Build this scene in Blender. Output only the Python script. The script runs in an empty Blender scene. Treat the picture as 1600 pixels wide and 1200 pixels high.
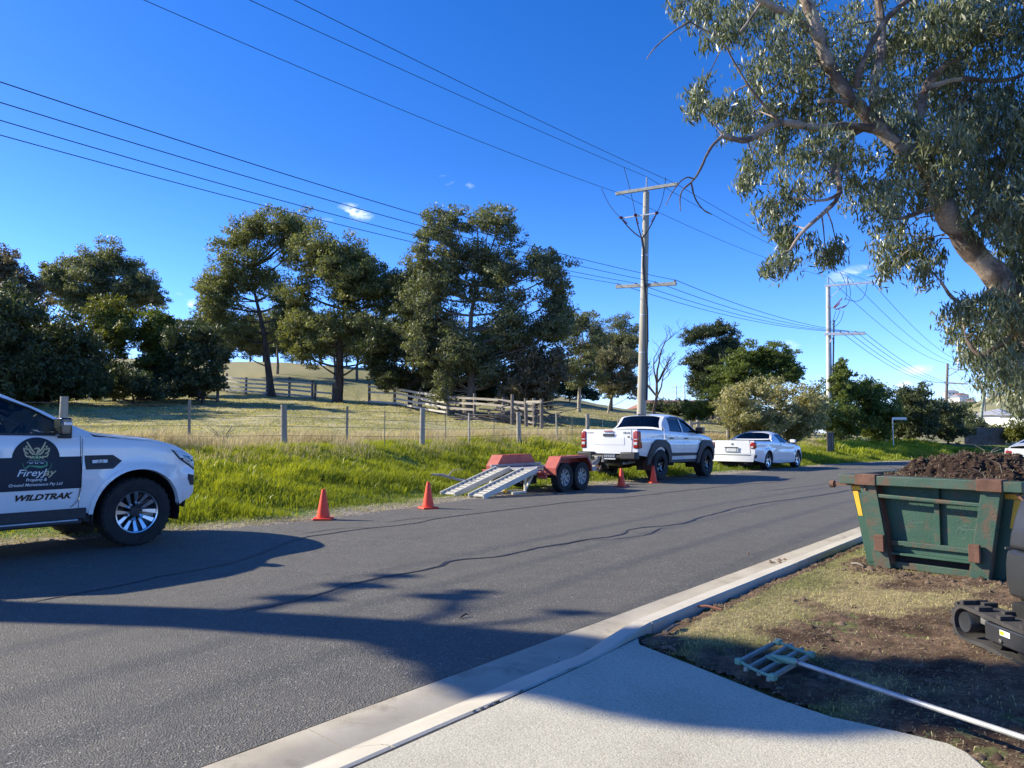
import bpy, bmesh, math, random
import numpy as np
from mathutils import Vector, Matrix
from mathutils.geometry import tessellate_polygon

scene = bpy.context.scene
COL = scene.collection
R = math.radians
rng = np.random.default_rng(7)
random.seed(7)

# ------------------------------------------------------------------ camera, sky, sun, exposure
F = 1170.0; CAMZ = 1.32; HOR = 674.0          # focal length and ground horizon, in pixels of the 1600x1200 photograph
PITCH = math.atan((HOR - 600) / F)
cam = bpy.data.cameras.new('camera'); camo = bpy.data.objects.new('camera', cam); COL.objects.link(camo)
cam.sensor_width = 36; cam.lens = 36 * F / 1600
cam.clip_start = 0.05; cam.clip_end = 6000
camo.location = (0, 0, CAMZ); camo.rotation_euler = (math.pi / 2 + PITCH, 0, 0)
scene.camera = camo

SUN_EL = R(30); SUN_AZ = R(-78)               # azimuth clockwise from +Y
world = bpy.data.worlds.new("World"); scene.world = world; world.use_nodes = True
wn = world.node_tree.nodes; wl = world.node_tree.links
sky = wn.new('ShaderNodeTexSky'); sky.sky_type = 'NISHITA'; sky.sun_disc = False
sky.sun_elevation = SUN_EL; sky.sun_rotation = SUN_AZ
sky.air_density = 1.0; sky.dust_density = 0.3; sky.ozone_density = 3.0; sky.altitude = 0
wn['Background'].inputs[1].default_value = 0.10
# a few small wisps of cloud, set by direction in the sky
def wnode(t, **k):
    n = wn.new(t)
    for a, b in k.items(): setattr(n, a, b)
    return n
def wmath(op, a, b=None, c=None):
    n = wnode('ShaderNodeMath', operation=op)
    for i, v in enumerate((a, b, c)):
        if v is None: continue
        if isinstance(v, (int, float)): n.inputs[i].default_value = v
        else: wl.new(v, n.inputs[i])
    return n.outputs[0]
tc = wnode('ShaderNodeTexCoord'); sp = wnode('ShaderNodeSeparateXYZ'); wl.new(tc.outputs['Generated'], sp.inputs[0])
nz = wnode('ShaderNodeTexNoise'); nz.inputs['Scale'].default_value = 30; nz.inputs['Detail'].default_value = 6; nz.inputs['Roughness'].default_value = .6
mpn = wnode('ShaderNodeMapping'); mpn.inputs['Scale'].default_value = (1, 1, 2.2); wl.new(tc.outputs['Generated'], mpn.inputs[0]); wl.new(mpn.outputs[0], nz.inputs['Vector'])
def pray(px, py):
    v = Vector(((px - 800) / F, 1, (600 - py) / F)); c, s = math.cos(PITCH), math.sin(PITCH)
    return Vector((v.x, v.y * c - v.z * s, v.y * s + v.z * c))
tot = None
for (cx, cy, rx, rz, amp) in [(556, 332, 30, 13, .95), (500, 345, 22, 8, .35), (693, 282, 20, 8, .4), (735, 290, 10, 5, .3), (270, 466, 20, 9, .9), (1345, 432, 50, 18, .55),
                              (1232, 540, 28, 10, .3), (1258, 530, 16, 7, .45), (1437, 578, 34, 8, .5), (1412, 603, 12, 8, .9), (1300, 590, 40, 6, .2), (300, 473, 8, 8, .8),
                              (-900, 300, 160, 30, .6), (2400, 350, 150, 30, .5), (2900, 420, 200, 25, .5)]:
    d = pray(cx, cy).normalized(); az0 = math.atan2(d.x, d.y); el0 = math.asin(d.z)
    az = wmath('ARCTAN2', sp.outputs[0], sp.outputs[1])
    ux = wmath('DIVIDE', wmath('SUBTRACT', az, az0), rx / F)
    uz = wmath('DIVIDE', wmath('SUBTRACT', sp.outputs[2], math.sin(el0)), rz / F)
    uz2 = wmath('ADD', uz, wmath('MULTIPLY', ux, .35 if cx == 556 else -.15))
    r2 = wmath('ADD', wmath('MULTIPLY', ux, ux), wmath('MULTIPLY', uz2, uz2))
    m = wmath('MULTIPLY', wmath('MAXIMUM', wmath('SUBTRACT', 1.0, r2), 0.0), amp)
    tot = m if tot is None else wmath('MAXIMUM', tot, m)
cm = wmath('MULTIPLY', tot, wmath('MULTIPLY', wmath('SUBTRACT', nz.outputs[0], .47), 7.0)); cmc = wnode('ShaderNodeClamp'); wl.new(cm, cmc.inputs[0])
hs = wnode('ShaderNodeHueSaturation'); hs.inputs['Saturation'].default_value = 1.22; tint = wnode('ShaderNodeMix', data_type='RGBA', blend_type='MULTIPLY'); tint.inputs['Factor'].default_value = 1; tint.inputs['B'].default_value = (.86, .90, 1.26, 1); wl.new(sky.outputs[0], tint.inputs['A']); wl.new(tint.outputs['Result'], hs.inputs['Color'])
cmix = wnode('ShaderNodeMix', data_type='RGBA'); cmix.inputs['B'].default_value = (7.6, 8.3, 9.2, 1)
wl.new(cmc.outputs[0], cmix.inputs['Factor']); hr = wnode('ShaderNodeValToRGB'); hr.color_ramp.elements[0].position = 0; hr.color_ramp.elements[0].color = (.80, .95, 1.14, 1); hr.color_ramp.elements[1].position = .34; hr.color_ramp.elements[1].color = (.62, .62, .62, 1); he = hr.color_ramp.elements.new(.12); he.color = (.76, .85, .96, 1)
wl.new(sp.outputs[2], hr.inputs[0]); hsc = wnode('ShaderNodeVectorMath', operation='SCALE'); hsc.inputs['Scale'].default_value = 1.61; wl.new(hr.outputs[0], hsc.inputs[0]); hmu = wnode('ShaderNodeMix', data_type='RGBA', blend_type='MULTIPLY'); hmu.inputs['Factor'].default_value = 1; wl.new(hs.outputs[0], hmu.inputs['A']); wl.new(hsc.outputs[0], hmu.inputs['B'])
wl.new(hmu.outputs['Result'], cmix.inputs['A']); wl.new(cmix.outputs['Result'], wn['Background'].inputs[0])

sl = bpy.data.lights.new('sun', 'SUN'); sl.energy = 4.9; sl.angle = R(.53); sl.color = (1, .915, .72)
so = bpy.data.objects.new('sun', sl); COL.objects.link(so)
sdir = Vector((math.sin(SUN_AZ) * math.cos(SUN_EL), math.cos(SUN_AZ) * math.cos(SUN_EL), math.sin(SUN_EL)))
so.rotation_euler = sdir.to_track_quat('Z', 'Y').to_euler(); so.location = (-30, 10, 30)
scene.view_settings.view_transform = 'Standard'; scene.view_settings.look = 'None'
scene.view_settings.exposure = 0.85; scene.view_settings.gamma = 1; scene.view_settings.use_curve_mapping = False
scene.cycles.max_bounces = 6; scene.cycles.diffuse_bounces = 3; scene.cycles.transparent_max_bounces = 12

# ------------------------------------------------------------------ helpers
def tag(o, label=None, cat=None, group=None, kind=None):
    if label: o['label'] = label
    if cat: o['category'] = cat
    if group: o['group'] = group
    if kind: o['kind'] = kind
    return o
def empty(name, loc=(0, 0, 0), rotz=0, label=None, cat=None, group=None):
    o = bpy.data.objects.new(name, None); COL.objects.link(o); o.location = loc; o.rotation_euler = (0, 0, rotz); o.empty_display_size = .2
    return tag(o, label, cat, group)
def npmesh(name, V, Fc, m=None, parent=None, smooth=False, attrs=None):
    """V (N,3), Fc (M,k) int array or list of lists; attrs {name: per-face floats} or {name: per-vertex rgba}"""
    me = bpy.data.meshes.new(name); V = np.asarray(V, dtype=np.float32)
    if isinstance(Fc, np.ndarray):
        M, k = Fc.shape
        me.vertices.add(len(V)); me.vertices.foreach_set('co', V.ravel())
        me.loops.add(M * k); me.loops.foreach_set('vertex_index', Fc.astype(np.int32).ravel())
        me.polygons.add(M); me.polygons.foreach_set('loop_start', np.arange(0, M * k, k, dtype=np.int32))
        me.update(calc_edges=True)
    else:
        me.from_pydata(V.tolist(), [], Fc); me.update()
    if smooth: me.polygons.foreach_set('use_smooth', np.ones(len(me.polygons), dtype=bool))
    for an, av in (attrs or {}).items():
        av = np.asarray(av, dtype=np.float32)
        if av.ndim == 1: a = me.attributes.new(an, 'FLOAT', 'FACE'); a.data.foreach_set('value', av)
        else: a = me.attributes.new(an, 'FLOAT_COLOR', 'POINT'); a.data.foreach_set('color', av.ravel())
    if m: me.materials.append(m)
    o = bpy.data.objects.new(name, me); COL.objects.link(o)
    if parent: o.parent = parent
    return o
class MB:
    def __init__(s): s.v = []; s.f = []
    def add(s, vs, fs):
        b = len(s.v); s.v += [tuple(v) for v in vs]; s.f += [[b + i for i in f] for f in fs]; return s
    def box(s, c, d, rot=None, taper=1.0):
        c = Vector(c); hx, hy, hz = d[0] / 2, d[1] / 2, d[2] / 2; vs = []
        for z in (-1, 1):
            t = taper if z > 0 else 1
            for x, y in ((-1, -1), (1, -1), (1, 1), (-1, 1)):
                p = Vector((x * hx * t, y * hy * t, z * hz))
                if rot is not None: p = rot @ p
                vs.append(c + p)
        return s.add(vs, [[3, 2, 1, 0], [4, 5, 6, 7], [0, 1, 5, 4], [1, 2, 6, 5], [2, 3, 7, 6], [3, 0, 4, 7]])
    def bar(s, a, b, w, h, up=(0, 0, 1)):
        a = Vector(a); b = Vector(b); d = (b - a); L = d.length; d.normalize(); up = Vector(up)
        y = up.cross(d)
        if y.length < 1e-4: y = Vector((0, 1, 0)).cross(d)
        y.normalize(); z = d.cross(y)
        return s.box((a + b) / 2, (L, w, h), Matrix((d, y, z)).transposed())
    def tube(s, pts, rad, n=8, cap=True):
        pts = [Vector(p) for p in pts]
        if not hasattr(rad, '__len__'): rad = [rad] * len(pts)
        vs = []; prev = None
        for i, p in enumerate(pts):
            t = (pts[min(i + 1, len(pts) - 1)] - pts[max(i - 1, 0)]).normalized()
            if prev is None: u = t.orthogonal().normalized()
            else:
                u = prev - t * prev.dot(t)
                u = u.normalized() if u.length > 1e-6 else t.orthogonal().normalized()
            prev = u; w = t.cross(u)
            for k in range(n):
                a = 2 * math.pi * k / n; vs.append(p + (u * math.cos(a) + w * math.sin(a)) * rad[i])
        fs = [[i * n + k, i * n + (k + 1) % n, (i + 1) * n + (k + 1) % n, (i + 1) * n + k] for i in range(len(pts) - 1) for k in range(n)]
        if cap: fs += [list(range(n))[::-1], list(range((len(pts) - 1) * n, len(pts) * n))]
        return s.add(vs, fs)
    def lathe(s, prof, n=24, M=None, cap=False):
        """prof [(r, z)], axis z, optional matrix"""
        vs = []
        for r, z in prof:
            for k in range(n):
                a = 2 * math.pi * k / n; p = Vector((r * math.cos(a), r * math.sin(a), z)); vs.append(M @ p if M else p)
        fs = [[i * n + k, i * n + (k + 1) % n, (i + 1) * n + (k + 1) % n, (i + 1) * n + k] for i in range(len(prof) - 1) for k in range(n)]
        if cap: fs += [list(range(n))[::-1], list(range((len(prof) - 1) * n, len(prof) * n))]
        return s.add(vs, fs)
    def prism(s, poly, d, M):
        """2D polygon extruded by d along local z of matrix M"""
        n = len(poly); vs = [M @ Vector((p[0], p[1], 0)) for p in poly] + [M @ Vector((p[0], p[1], d)) for p in poly]
        return s.add(vs, [list(range(n))[::-1], list(range(n, 2 * n))] + [[i, (i + 1) % n, n + (i + 1) % n, n + i] for i in range(n)])
    def build(s, name, m, parent=None, smooth=False, bev=0, seg=2, fix=True):
        me = bpy.data.meshes.new(name); me.from_pydata(s.v, [], s.f); me.update()
        if fix:
            bm = bmesh.new(); bm.from_mesh(me); bmesh.ops.recalc_face_normals(bm, faces=bm.faces); bm.to_mesh(me); bm.free()
        if smooth:
            me.shade_smooth(); me.set_sharp_from_angle(angle=R(40))
        if m: me.materials.append(m)
        o = bpy.data.objects.new(name, me); COL.objects.link(o)
        if parent: o.parent = parent
        if bev:
            b = o.modifiers.new('b', 'BEVEL'); b.width = bev; b.segments = seg; b.limit_method = 'ANGLE'; b.angle_limit = R(40)
        return o
def copy_tree(o, parent=None):
    c = o.copy(); COL.objects.link(c); c.parent = parent
    for ch in [x for x in KIDS.get(o.name, [])] if o.name in KIDS else list(o.children): copy_tree(ch, c)
    return c
KIDS = {}
def frame(loc, rotz): return Matrix.Translation(Vector(loc)) @ Matrix.Rotation(rotz, 4, 'Z')

# vectorised value noise
_perm = rng.random((256, 256)).astype(np.float32)
def vnoise(x, y):
    xi = np.floor(x).astype(int); yi = np.floor(y).astype(int); fx = x - xi; fy = y - yi
    fx = fx * fx * (3 - 2 * fx); fy = fy * fy * (3 - 2 * fy)
    g = lambda a, b: _perm[a & 255, b & 255]
    return (g(xi, yi) * (1 - fx) + g(xi + 1, yi) * fx) * (1 - fy) + (g(xi, yi + 1) * (1 - fx) + g(xi + 1, yi + 1) * fx) * fy
def fbm(x, y, o=4):
    r = 0; a = .5; t = 0
    for i in range(o):
        r = r + a * vnoise(x * 2 ** i + 17.3 * i, y * 2 ** i + 5.1 * i); t += a; a *= .5
    return r / t
def sstep(a, b, x): t = np.clip((x - a) / (b - a), 0, 1); return t * t * (3 - 2 * t)

# ------------------------------------------------------------------ materials
def nodes(m): return m.node_tree.nodes, m.node_tree.links
def newmat(name):
    m = bpy.data.materials.new(name); m.use_nodes = True; return m
def pm(name, c1, c2=None, scale=4, rough=.6, metal=0, bump=0, bscale=60, c3=None, c3t=(.6, .7), c3s=3, coat=0, spec=.5, coord='Object', detail=5, stretch=None, rvar=0, emis=None):
    m = newmat(name); n, l = nodes(m); b = n['Principled BSDF']
    b.inputs['Roughness'].default_value = rough; b.inputs['Metallic'].default_value = metal
    b.inputs['Specular IOR Level'].default_value = spec; b.inputs['Coat Weight'].default_value = coat; b.inputs['Coat Roughness'].default_value = .03
    t = n.new('ShaderNodeTexCoord'); src = t.outputs[coord]
    if stretch:
        mp = n.new('ShaderNodeMapping'); mp.inputs['Scale'].default_value = stretch; l.new(src, mp.inputs[0]); src = mp.outputs[0]
    if c2 is None: b.inputs['Base Color'].default_value = (*c1, 1)
    else:
        nz = n.new('ShaderNodeTexNoise'); nz.inputs['Scale'].default_value = scale; nz.inputs['Detail'].default_value = detail; nz.inputs['Roughness'].default_value = .6; l.new(src, nz.inputs['Vector'])
        cr = n.new('ShaderNodeValToRGB'); cr.color_ramp.elements[0].position = .35; cr.color_ramp.elements[1].position = .65
        cr.color_ramp.elements[0].color = (*c1, 1); cr.color_ramp.elements[1].color = (*c2, 1); l.new(nz.outputs[0], cr.inputs[0]); out = cr.outputs[0]
        if c3:
            nz2 = n.new('ShaderNodeTexNoise'); nz2.inputs['Scale'].default_value = c3s; nz2.inputs['Detail'].default_value = 8; nz2.inputs['Roughness'].default_value = .7; l.new(src, nz2.inputs['Vector'])
            mr = n.new('ShaderNodeMapRange'); mr.inputs[1].default_value = c3t[0]; mr.inputs[2].default_value = c3t[1]; l.new(nz2.outputs[0], mr.inputs[0])
            mx = n.new('ShaderNodeMix'); mx.data_type = 'RGBA'; l.new(mr.outputs[0], mx.inputs['Factor']); l.new(out, mx.inputs['A']); mx.inputs['B'].default_value = (*c3, 1); out = mx.outputs['Result']
        l.new(out, b.inputs['Base Color'])
        if rvar:
            mr = n.new('ShaderNodeMapRange'); mr.inputs[3].default_value = rough - rvar; mr.inputs[4].default_value = rough + rvar; l.new(nz.outputs[0], mr.inputs[0]); l.new(mr.outputs[0], b.inputs['Roughness'])
    if bump:
        nb = n.new('ShaderNodeTexNoise'); nb.inputs['Scale'].default_value = bscale; nb.inputs['Detail'].default_value = 4; l.new(src, nb.inputs['Vector'])
        bp = n.new('ShaderNodeBump'); bp.inputs['Strength'].default_value = 1; bp.inputs['Distance'].default_value = bump; l.new(nb.outputs[0], bp.inputs['Height']); l.new(bp.outputs[0], b.inputs['Normal'])
    if emis: b.inputs['Emission Color'].default_value = (*emis, 1); b.inputs['Emission Strength'].default_value = 1
    return m
def leafmat(name, ca, cb, trans=.35, tcol=None, rough=.5, spec=.4, thr=None):
    """per-face 'tone' mixes two leaf colours; light passes through the leaf"""
    m = newmat(name); n, l = nodes(m); b = n['Principled BSDF']; out = n['Material Output']
    at = n.new('ShaderNodeAttribute'); at.attribute_name = 'tone'
    mx = n.new('ShaderNodeMix'); mx.data_type = 'RGBA'; mx.inputs['A'].default_value = (*ca, 1); mx.inputs['B'].default_value = (*cb, 1)
    l.new(at.outputs['Fac'], mx.inputs['Factor']); l.new(mx.outputs['Result'], b.inputs['Base Color'])
    b.inputs['Roughness'].default_value = rough; b.inputs['Specular IOR Level'].default_value = spec
    tr = n.new('ShaderNodeBsdfTranslucent')
    hv = n.new('ShaderNodeMix'); hv.data_type = 'RGBA'; hv.blend_type = 'MULTIPLY'; hv.inputs['Factor'].default_value = 1; l.new(mx.outputs['Result'], hv.inputs['A']); hv.inputs['B'].default_value = (*(tcol or (1.5, 1.5, .7)), 1)
    l.new(hv.outputs['Result'], tr.inputs[0])
    ms = n.new('ShaderNodeMixShader'); ms.inputs[0].default_value = trans; l.new(b.outputs[0], ms.inputs[1]); l.new(tr.outputs[0], ms.inputs[2]); l.new(ms.outputs[0], out.inputs[0])
    return m
# ------------------------------------------------------------------ the lie of the land
def zdrop(y): return -0.010 * np.clip(np.asarray(y, dtype=float) - 14, 0, 60)
L = np.array([(-60, -50), (-12, 2.6), (-8.1, 6.6), (-6.0, 8.78), (-4.29, 10.03), (-2.95, 11.3), (-1.6, 13.5), (-.77, 15.0), (1.7, 18.9), (7.2, 25.4), (14.5, 34), (20.5, 39.6), (34.5, 52.4), (56, 69), (110, 104), (260, 190)])
KD = np.array((.629, .777)); KN = np.array((.777, -.629)); K0 = np.array((-1.31, 2.94))
Rr = np.array([tuple(K0 - 60 * KD), tuple(K0), (4.9, 10.6), (9, 15.7), (13, 20.6), (18.6, 27.0), (25.5, 33.3), (39.5, 45.5), (60, 60.5), (112, 94), (262, 180)])
def sdist(P, poly):
    """signed distance to polyline, positive on its left; also arc length"""
    P = np.atleast_2d(P); best = np.full(len(P), 1e9); sg = np.zeros(len(P)); arc = np.zeros(len(P)); acc = 0
    for a, b in zip(poly[:-1], poly[1:]):
        d = b - a; ln = np.hypot(*d); u = d / ln; q = P - a; s = np.clip(q @ u, 0, ln); c = q - s[:, None] * u
        dist = np.hypot(c[:, 0], c[:, 1]); side = u[0] * q[:, 1] - u[1] * q[:, 0]
        m = dist < best - 1e-9; best[m] = dist[m]; sg[m] = np.sign(side[m]); arc[m] = acc + s[m]; acc += ln
    return best * sg, arc
ZD = np.array([12, 20, 30, 40, 50, 60, 80, 100, 140, 200, 400.])
ZP = np.array([-400, 0, 250, 400, 600, 720, 850, 1000, 1100, 1250, 1400, 1600, 2200.])
ZT = np.array([
 [.85, 1.1, 1.8, 2.6, 3.4, 4.2, 7, 10, 15, 20, 25],
 [.85, 1.05, 1.75, 2.8, 3.6, 4.3, 7, 10, 15, 20, 22],
 [.85, 1.03, 1.65, 2.5, 3.4, 4.3, 7.3, 10.5, 15, 17, 16],
 [.85, 1.0, 1.6, 2.4, 3.2, 4.1, 7.3, 10.6, 14, 14, 12],
 [.85, .95, 1.4, 2.1, 2.9, 3.7, 6.6, 9.8, 12.5, 12, 10],
 [.85, .9, 1.2, 1.8, 2.3, 3.0, 5.5, 8.5, 10, 9, 8],
 [.85, .85, 1.05, 1.5, 2.0, 2.7, 4.4, 6.2, 6.5, 6, 4],
 [.7, .75, .85, 1.2, 1.7, 2.2, 3.3, 4.2, 4.2, 3, 0],
 [.6, .65, .7, .85, 1.3, 2.0, 2.6, 2.8, 2.5, 1, -3],
 [.4, .4, .45, .5, .7, .8, 1.0, 1.0, 1.0, 0, -4],
 [.25, .25, .25, .2, .3, .4, .6, 1, 1, 2, 6],
 [.0, .0, .0, -.1, .0, .1, .4, 1, 3, 7, 22],
 [.1, .1, .1, .0, .0, .1, .4, 1, 3, 7, 20]])
def ztab(x, y):
    D = np.clip(y, 12, 400); px = np.clip(x / np.maximum(y, 6) * F + 800, -400, 2200)
    i = np.clip(np.searchsorted(ZP, px) - 1, 0, len(ZP) - 2); j = np.clip(np.searchsorted(ZD, D) - 1, 0, len(ZD) - 2)
    u = (px - ZP[i]) / (ZP[i + 1] - ZP[i]); v = (D - ZD[j]) / (ZD[j + 1] - ZD[j]); u = u * u * (3 - 2 * u)
    return (ZT[i, j] * (1 - u) + ZT[i + 1, j] * u) * (1 - v) + (ZT[i, j + 1] * (1 - u) + ZT[i + 1, j + 1] * u) * v
def terrain(x, y, detail=True):
    x = np.asarray(x, dtype=float); y = np.asarray(y, dtype=float); sh = x.shape; x = x.ravel(); y = y.ravel()
    P = np.stack([x, y], 1); t, _ = sdist(P, L); tr, _ = sdist(P, Rr); tr = -tr
    base = zdrop(y); zt = ztab(x, y)
    far = sstep(60, 90, y) * 0
    wv = sstep(0.5, 5.4, t)
    z = base * (1 - wv) + zt * wv
    z = np.where(t > 0, z + .035 * sstep(0, .5, t) - .02, z)
    z = np.where(t <= 0, base - .03, z)
    wr = sstep(3, 40, tr) * sstep(30, 60, y)
    z = np.where(tr > .5, (base + .06) * (1 - wr) + np.maximum(zt, base + .06) * wr, z)
    if detail:
        k = sstep(0.2, 1.5, t)
        z = z + k * (.17 * (fbm(x * 1.1, y * 1.1) - .5) + .16 * (fbm(x * .22 + 9, y * .22) - .5))
    return z.reshape(sh)
def tz(x, y): return float(terrain(np.array([x]), np.array([y]))[0])
def G(px, py, z=0.0, drop=True):
    """pixel of the photograph -> point of the road plane (raised by z)"""
    r = pray(px, py); d = 10.0
    for _ in range(40):
        zz = z + (float(zdrop(d)) if drop else 0); k = (zz - CAMZ) / r.z; d = k * r.y
    return Vector((r.x * k, r.y * k, zz))
def Q(px, py, D):
    r = pray(px, py); k = D / r.y; return Vector((r.x * k, D, CAMZ + r.z * k))
def T(px, D, lift=0):
    x = (px - 800) / F * D; return Vector((x, D, tz(x, D) + lift))

# --- terrain sheet, polar about the road corner so that near ground is fine
ang = np.concatenate([np.linspace(-48, 48, 381), np.linspace(50, 310, 75)]) * math.pi / 180
rad = np.concatenate([[0.3], np.geomspace(1.0, 8, 30), np.geomspace(8.15, 60, 140)[0:], np.geomspace(61.5, 1500, 70)])
A_, R_ = np.meshgrid(ang, rad); gx = R_ * np.sin(A_); gy = R_ * np.cos(A_)
gz = terrain(gx, gy)
P2 = np.stack([gx.ravel(), gy.ravel()], 1); tl, _ = sdist(P2, L); tr_, _ = sdist(P2, Rr); tr_ = -tr_
n_r, n_a = gx.shape; idx = np.arange(n_r * n_a).reshape(n_r, n_a)
q = np.stack([idx[:-1, :], idx[1:, :], np.roll(idx, -1, 1)[1:, :], np.roll(idx, -1, 1)[:-1, :]], -1).reshape(-1, 4)[:, ::-1]
xx, yy = P2[:, 0], P2[:, 1]
def lerp3(a, b, w): return np.asarray(a)[None, :] * (1 - w[:, None]) + np.asarray(b)[None, :] * w[:, None]
nA = fbm(xx * .35, yy * .35); nB = fbm(xx * 1.7 + 50, yy * 1.7, 5); nC = fbm(xx * .06 + 9, yy * .06)
field = lerp3((.34, .31, .135), (.46, .40, .21), sstep(.35, .65, nA)); field = field * (1 - .45 * sstep(.52, .62, nB)[:, None]) + np.array((.07, .10, .03)) * .45 * sstep(.52, .62, nB)[:, None]
hill = lerp3((.235, .225, .11), (.33, .295, .155), sstep(.4, .6, nC)); col = field * (1 - sstep(50, 80, yy))[:, None] + hill * sstep(50, 80, yy)[:, None]
lush = lerp3((.06, .11, .018), (.10, .16, .03), nB); k = (1 - sstep(4.0, 6.5, tl + 1.5 * (nA - .5)))[:, None]; col = col * (1 - k) + lush * k
grav = lerp3((.20, .165, .125), (.36, .31, .25), sstep(.35, .6, nB)); k = (1 - sstep(.25, .75, tl + .5 * (nA - .5)))[:, None]; col = col * (1 - k) + grav * k
rs = lerp3((.09, .12, .035), (.17, .16, .07), nA); k = (tr_ > .3)[:, None]; col = np.where(k, rs, col)
ground_mat = newmat('ground'); n_, l_ = nodes(ground_mat); b_ = n_['Principled BSDF']; b_.inputs['Roughness'].default_value = .95; b_.inputs['Specular IOR Level'].default_value = .15
at = n_.new('ShaderNodeAttribute'); at.attribute_name = 'col'; tcn = n_.new('ShaderNodeTexCoord')
nz1 = n_.new('ShaderNodeTexNoise'); nz1.inputs['Scale'].default_value = 9; nz1.inputs['Detail'].default_value = 8; nz1.inputs['Roughness'].default_value = .75; l_.new(tcn.outputs['Object'], nz1.inputs['Vector'])
mr1 = n_.new('ShaderNodeMapRange'); mr1.inputs[1].default_value = .3; mr1.inputs[2].default_value = .7; mr1.inputs[3].default_value = .55; mr1.inputs[4].default_value = 1.45; l_.new(nz1.outputs[0], mr1.inputs[0])
vm = n_.new('ShaderNodeVectorMath'); vm.operation = 'SCALE'; l_.new(at.outputs['Color'], vm.inputs[0]); l_.new(mr1.outputs[0], vm.inputs['Scale']); l_.new(vm.outputs[0], b_.inputs['Base Color'])
bp_ = n_.new('ShaderNodeBump'); bp_.inputs['Distance'].default_value = .05; l_.new(nz1.outputs[0], bp_.inputs['Height']); l_.new(bp_.outputs[0], b_.inputs['Normal'])
ter = npmesh('ground', np.stack([xx, yy, gz.ravel()], 1), q, ground_mat, smooth=True, attrs={'col': np.concatenate([col, np.ones((len(col), 1))], 1)}); tag(ter, kind='structure')

# --- road
def resample(poly, ss):
    seg = np.hypot(*(poly[1:] - poly[:-1]).T); ac = np.concatenate([[0], np.cumsum(seg)]); return np.stack([np.interp(ss, ac, poly[:, 0]), np.interp(ss, ac, poly[:, 1])], 1), ac[-1]
def smoothpoly(poly, it=2):
    p = poly
    for _ in range(it):
        o = [p[0]]
        for a, b in zip(p[:-1], p[1:]): o += [a * .75 + b * .25, a * .25 + b * .75]
        o.append(p[-1]); p = np.array(o)
    return p
Ls = smoothpoly(L); Rs = smoothpoly(Rr)
_, ltot = resample(Ls, [0]); ss = np.concatenate([np.arange(0, 60, 2), np.arange(60, 120, .12), np.arange(120, ltot, 2.5)])
Lp, _ = resample(Ls, ss)
jit = (fbm(ss * 2.1, ss * 0 + 3, 4) - .5) * .22 + (fbm(ss * .4, ss * 0 + 8) - .5) * .12
tang = np.gradient(Lp, axis=0); tang /= np.hypot(*tang.T)[:, None]; nl = np.stack([-tang[:, 1], tang[:, 0]], 1); Lj = Lp + nl * jit[:, None]
fac = []; Rp = []
# matching right edge point: nearest point of the right polyline
Rd, rtot = resample(Rs, np.linspace(0, 1e6, 2)); rr_s = np.arange(0, rtot, .05); Rdense, _ = resample(Rs, rr_s)
ix = [int(np.argmin(((Rdense - p) ** 2).sum(1))) for p in Lp]; ix = np.maximum.accumulate(ix); Rp = Rdense[ix]
NW = 14; w = np.linspace(0, 1, NW)[None, :, None]; RV = Lj[:, None, :] * (1 - w) + Rp[:, None, :] * w
rz = zdrop(RV[..., 1]) + .012 * 0
RV3 = np.concatenate([RV, rz[..., None]], -1).reshape(-1, 3); ri = np.arange(len(ss) * NW).reshape(len(ss), NW)
rq = np.stack([ri[:-1, :-1], ri[:-1, 1:], ri[1:, 1:], ri[1:, :-1]], -1).reshape(-1, 4)
asphalt = newmat('asphalt'); n_, l_ = nodes(asphalt); b_ = n_['Principled BSDF']; tcn = n_.new('ShaderNodeTexCoord')
def tex(t, sc, **k):
    n = n_.new(t); n.inputs['Scale'].default_value = sc
    for a, v in k.items(): n.inputs[a].default_value = v
    l_.new(tcn.outputs['Object'], n.inputs['Vector']); return n
def ramp(src, stops):
    c = n_.new('ShaderNodeValToRGB'); e = c.color_ramp.elements
    while len(e) < len(stops): e.new(.5)
    for i, (p, cc) in enumerate(stops): e[i].position = p; e[i].color = (*cc, 1) if len(cc) == 3 else cc
    l_.new(src, c.inputs[0]); return c.outputs[0]
def mixc(fac, a, b, mode='MIX'):
    m = n_.new('ShaderNodeMix'); m.data_type = 'RGBA'; m.blend_type = mode
    for s, v in (('Factor', fac), ('A', a), ('B', b)):
        if isinstance(v, (int, float)): m.inputs[s].default_value = v
        elif isinstance(v, tuple): m.inputs[s].default_value = (*v, 1)
        else: l_.new(v, m.inputs[s])
    return m.outputs['Result']
v1 = tex('ShaderNodeTexVoronoi', 110); fine = tex('ShaderNodeTexNoise', 160, Detail=3); big = tex('ShaderNodeTexNoise', .5, Detail=6, Roughness=.6); mid = tex('ShaderNodeTexNoise', 3.1, Detail=7, Roughness=.7)
stone = ramp(v1.outputs['Color'], [(0, (.055, .051, .045)), (.5, (.115, .107, .089)), (.82, (.165, .153, .127)), (.93, (.40, .375, .32))])
c0 = mixc(ramp(big.outputs[0], [(.35, (0, 0, 0)), (.65, (1, 1, 1))]), stone, (.124, .115, .095)); c0 = mixc(.35, c0, stone)
c0 = mixc(1.0, c0, ramp(mid.outputs[0], [(.3, (.86, .86, .87)), (.7, (1.14, 1.13, 1.11))]), 'MULTIPLY')
sepx = n_.new('ShaderNodeMapping'); sepx.inputs['Rotation'].default_value = (0, 0, R(39)); l_.new(tcn.outputs['Object'], sepx.inputs[0])
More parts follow.
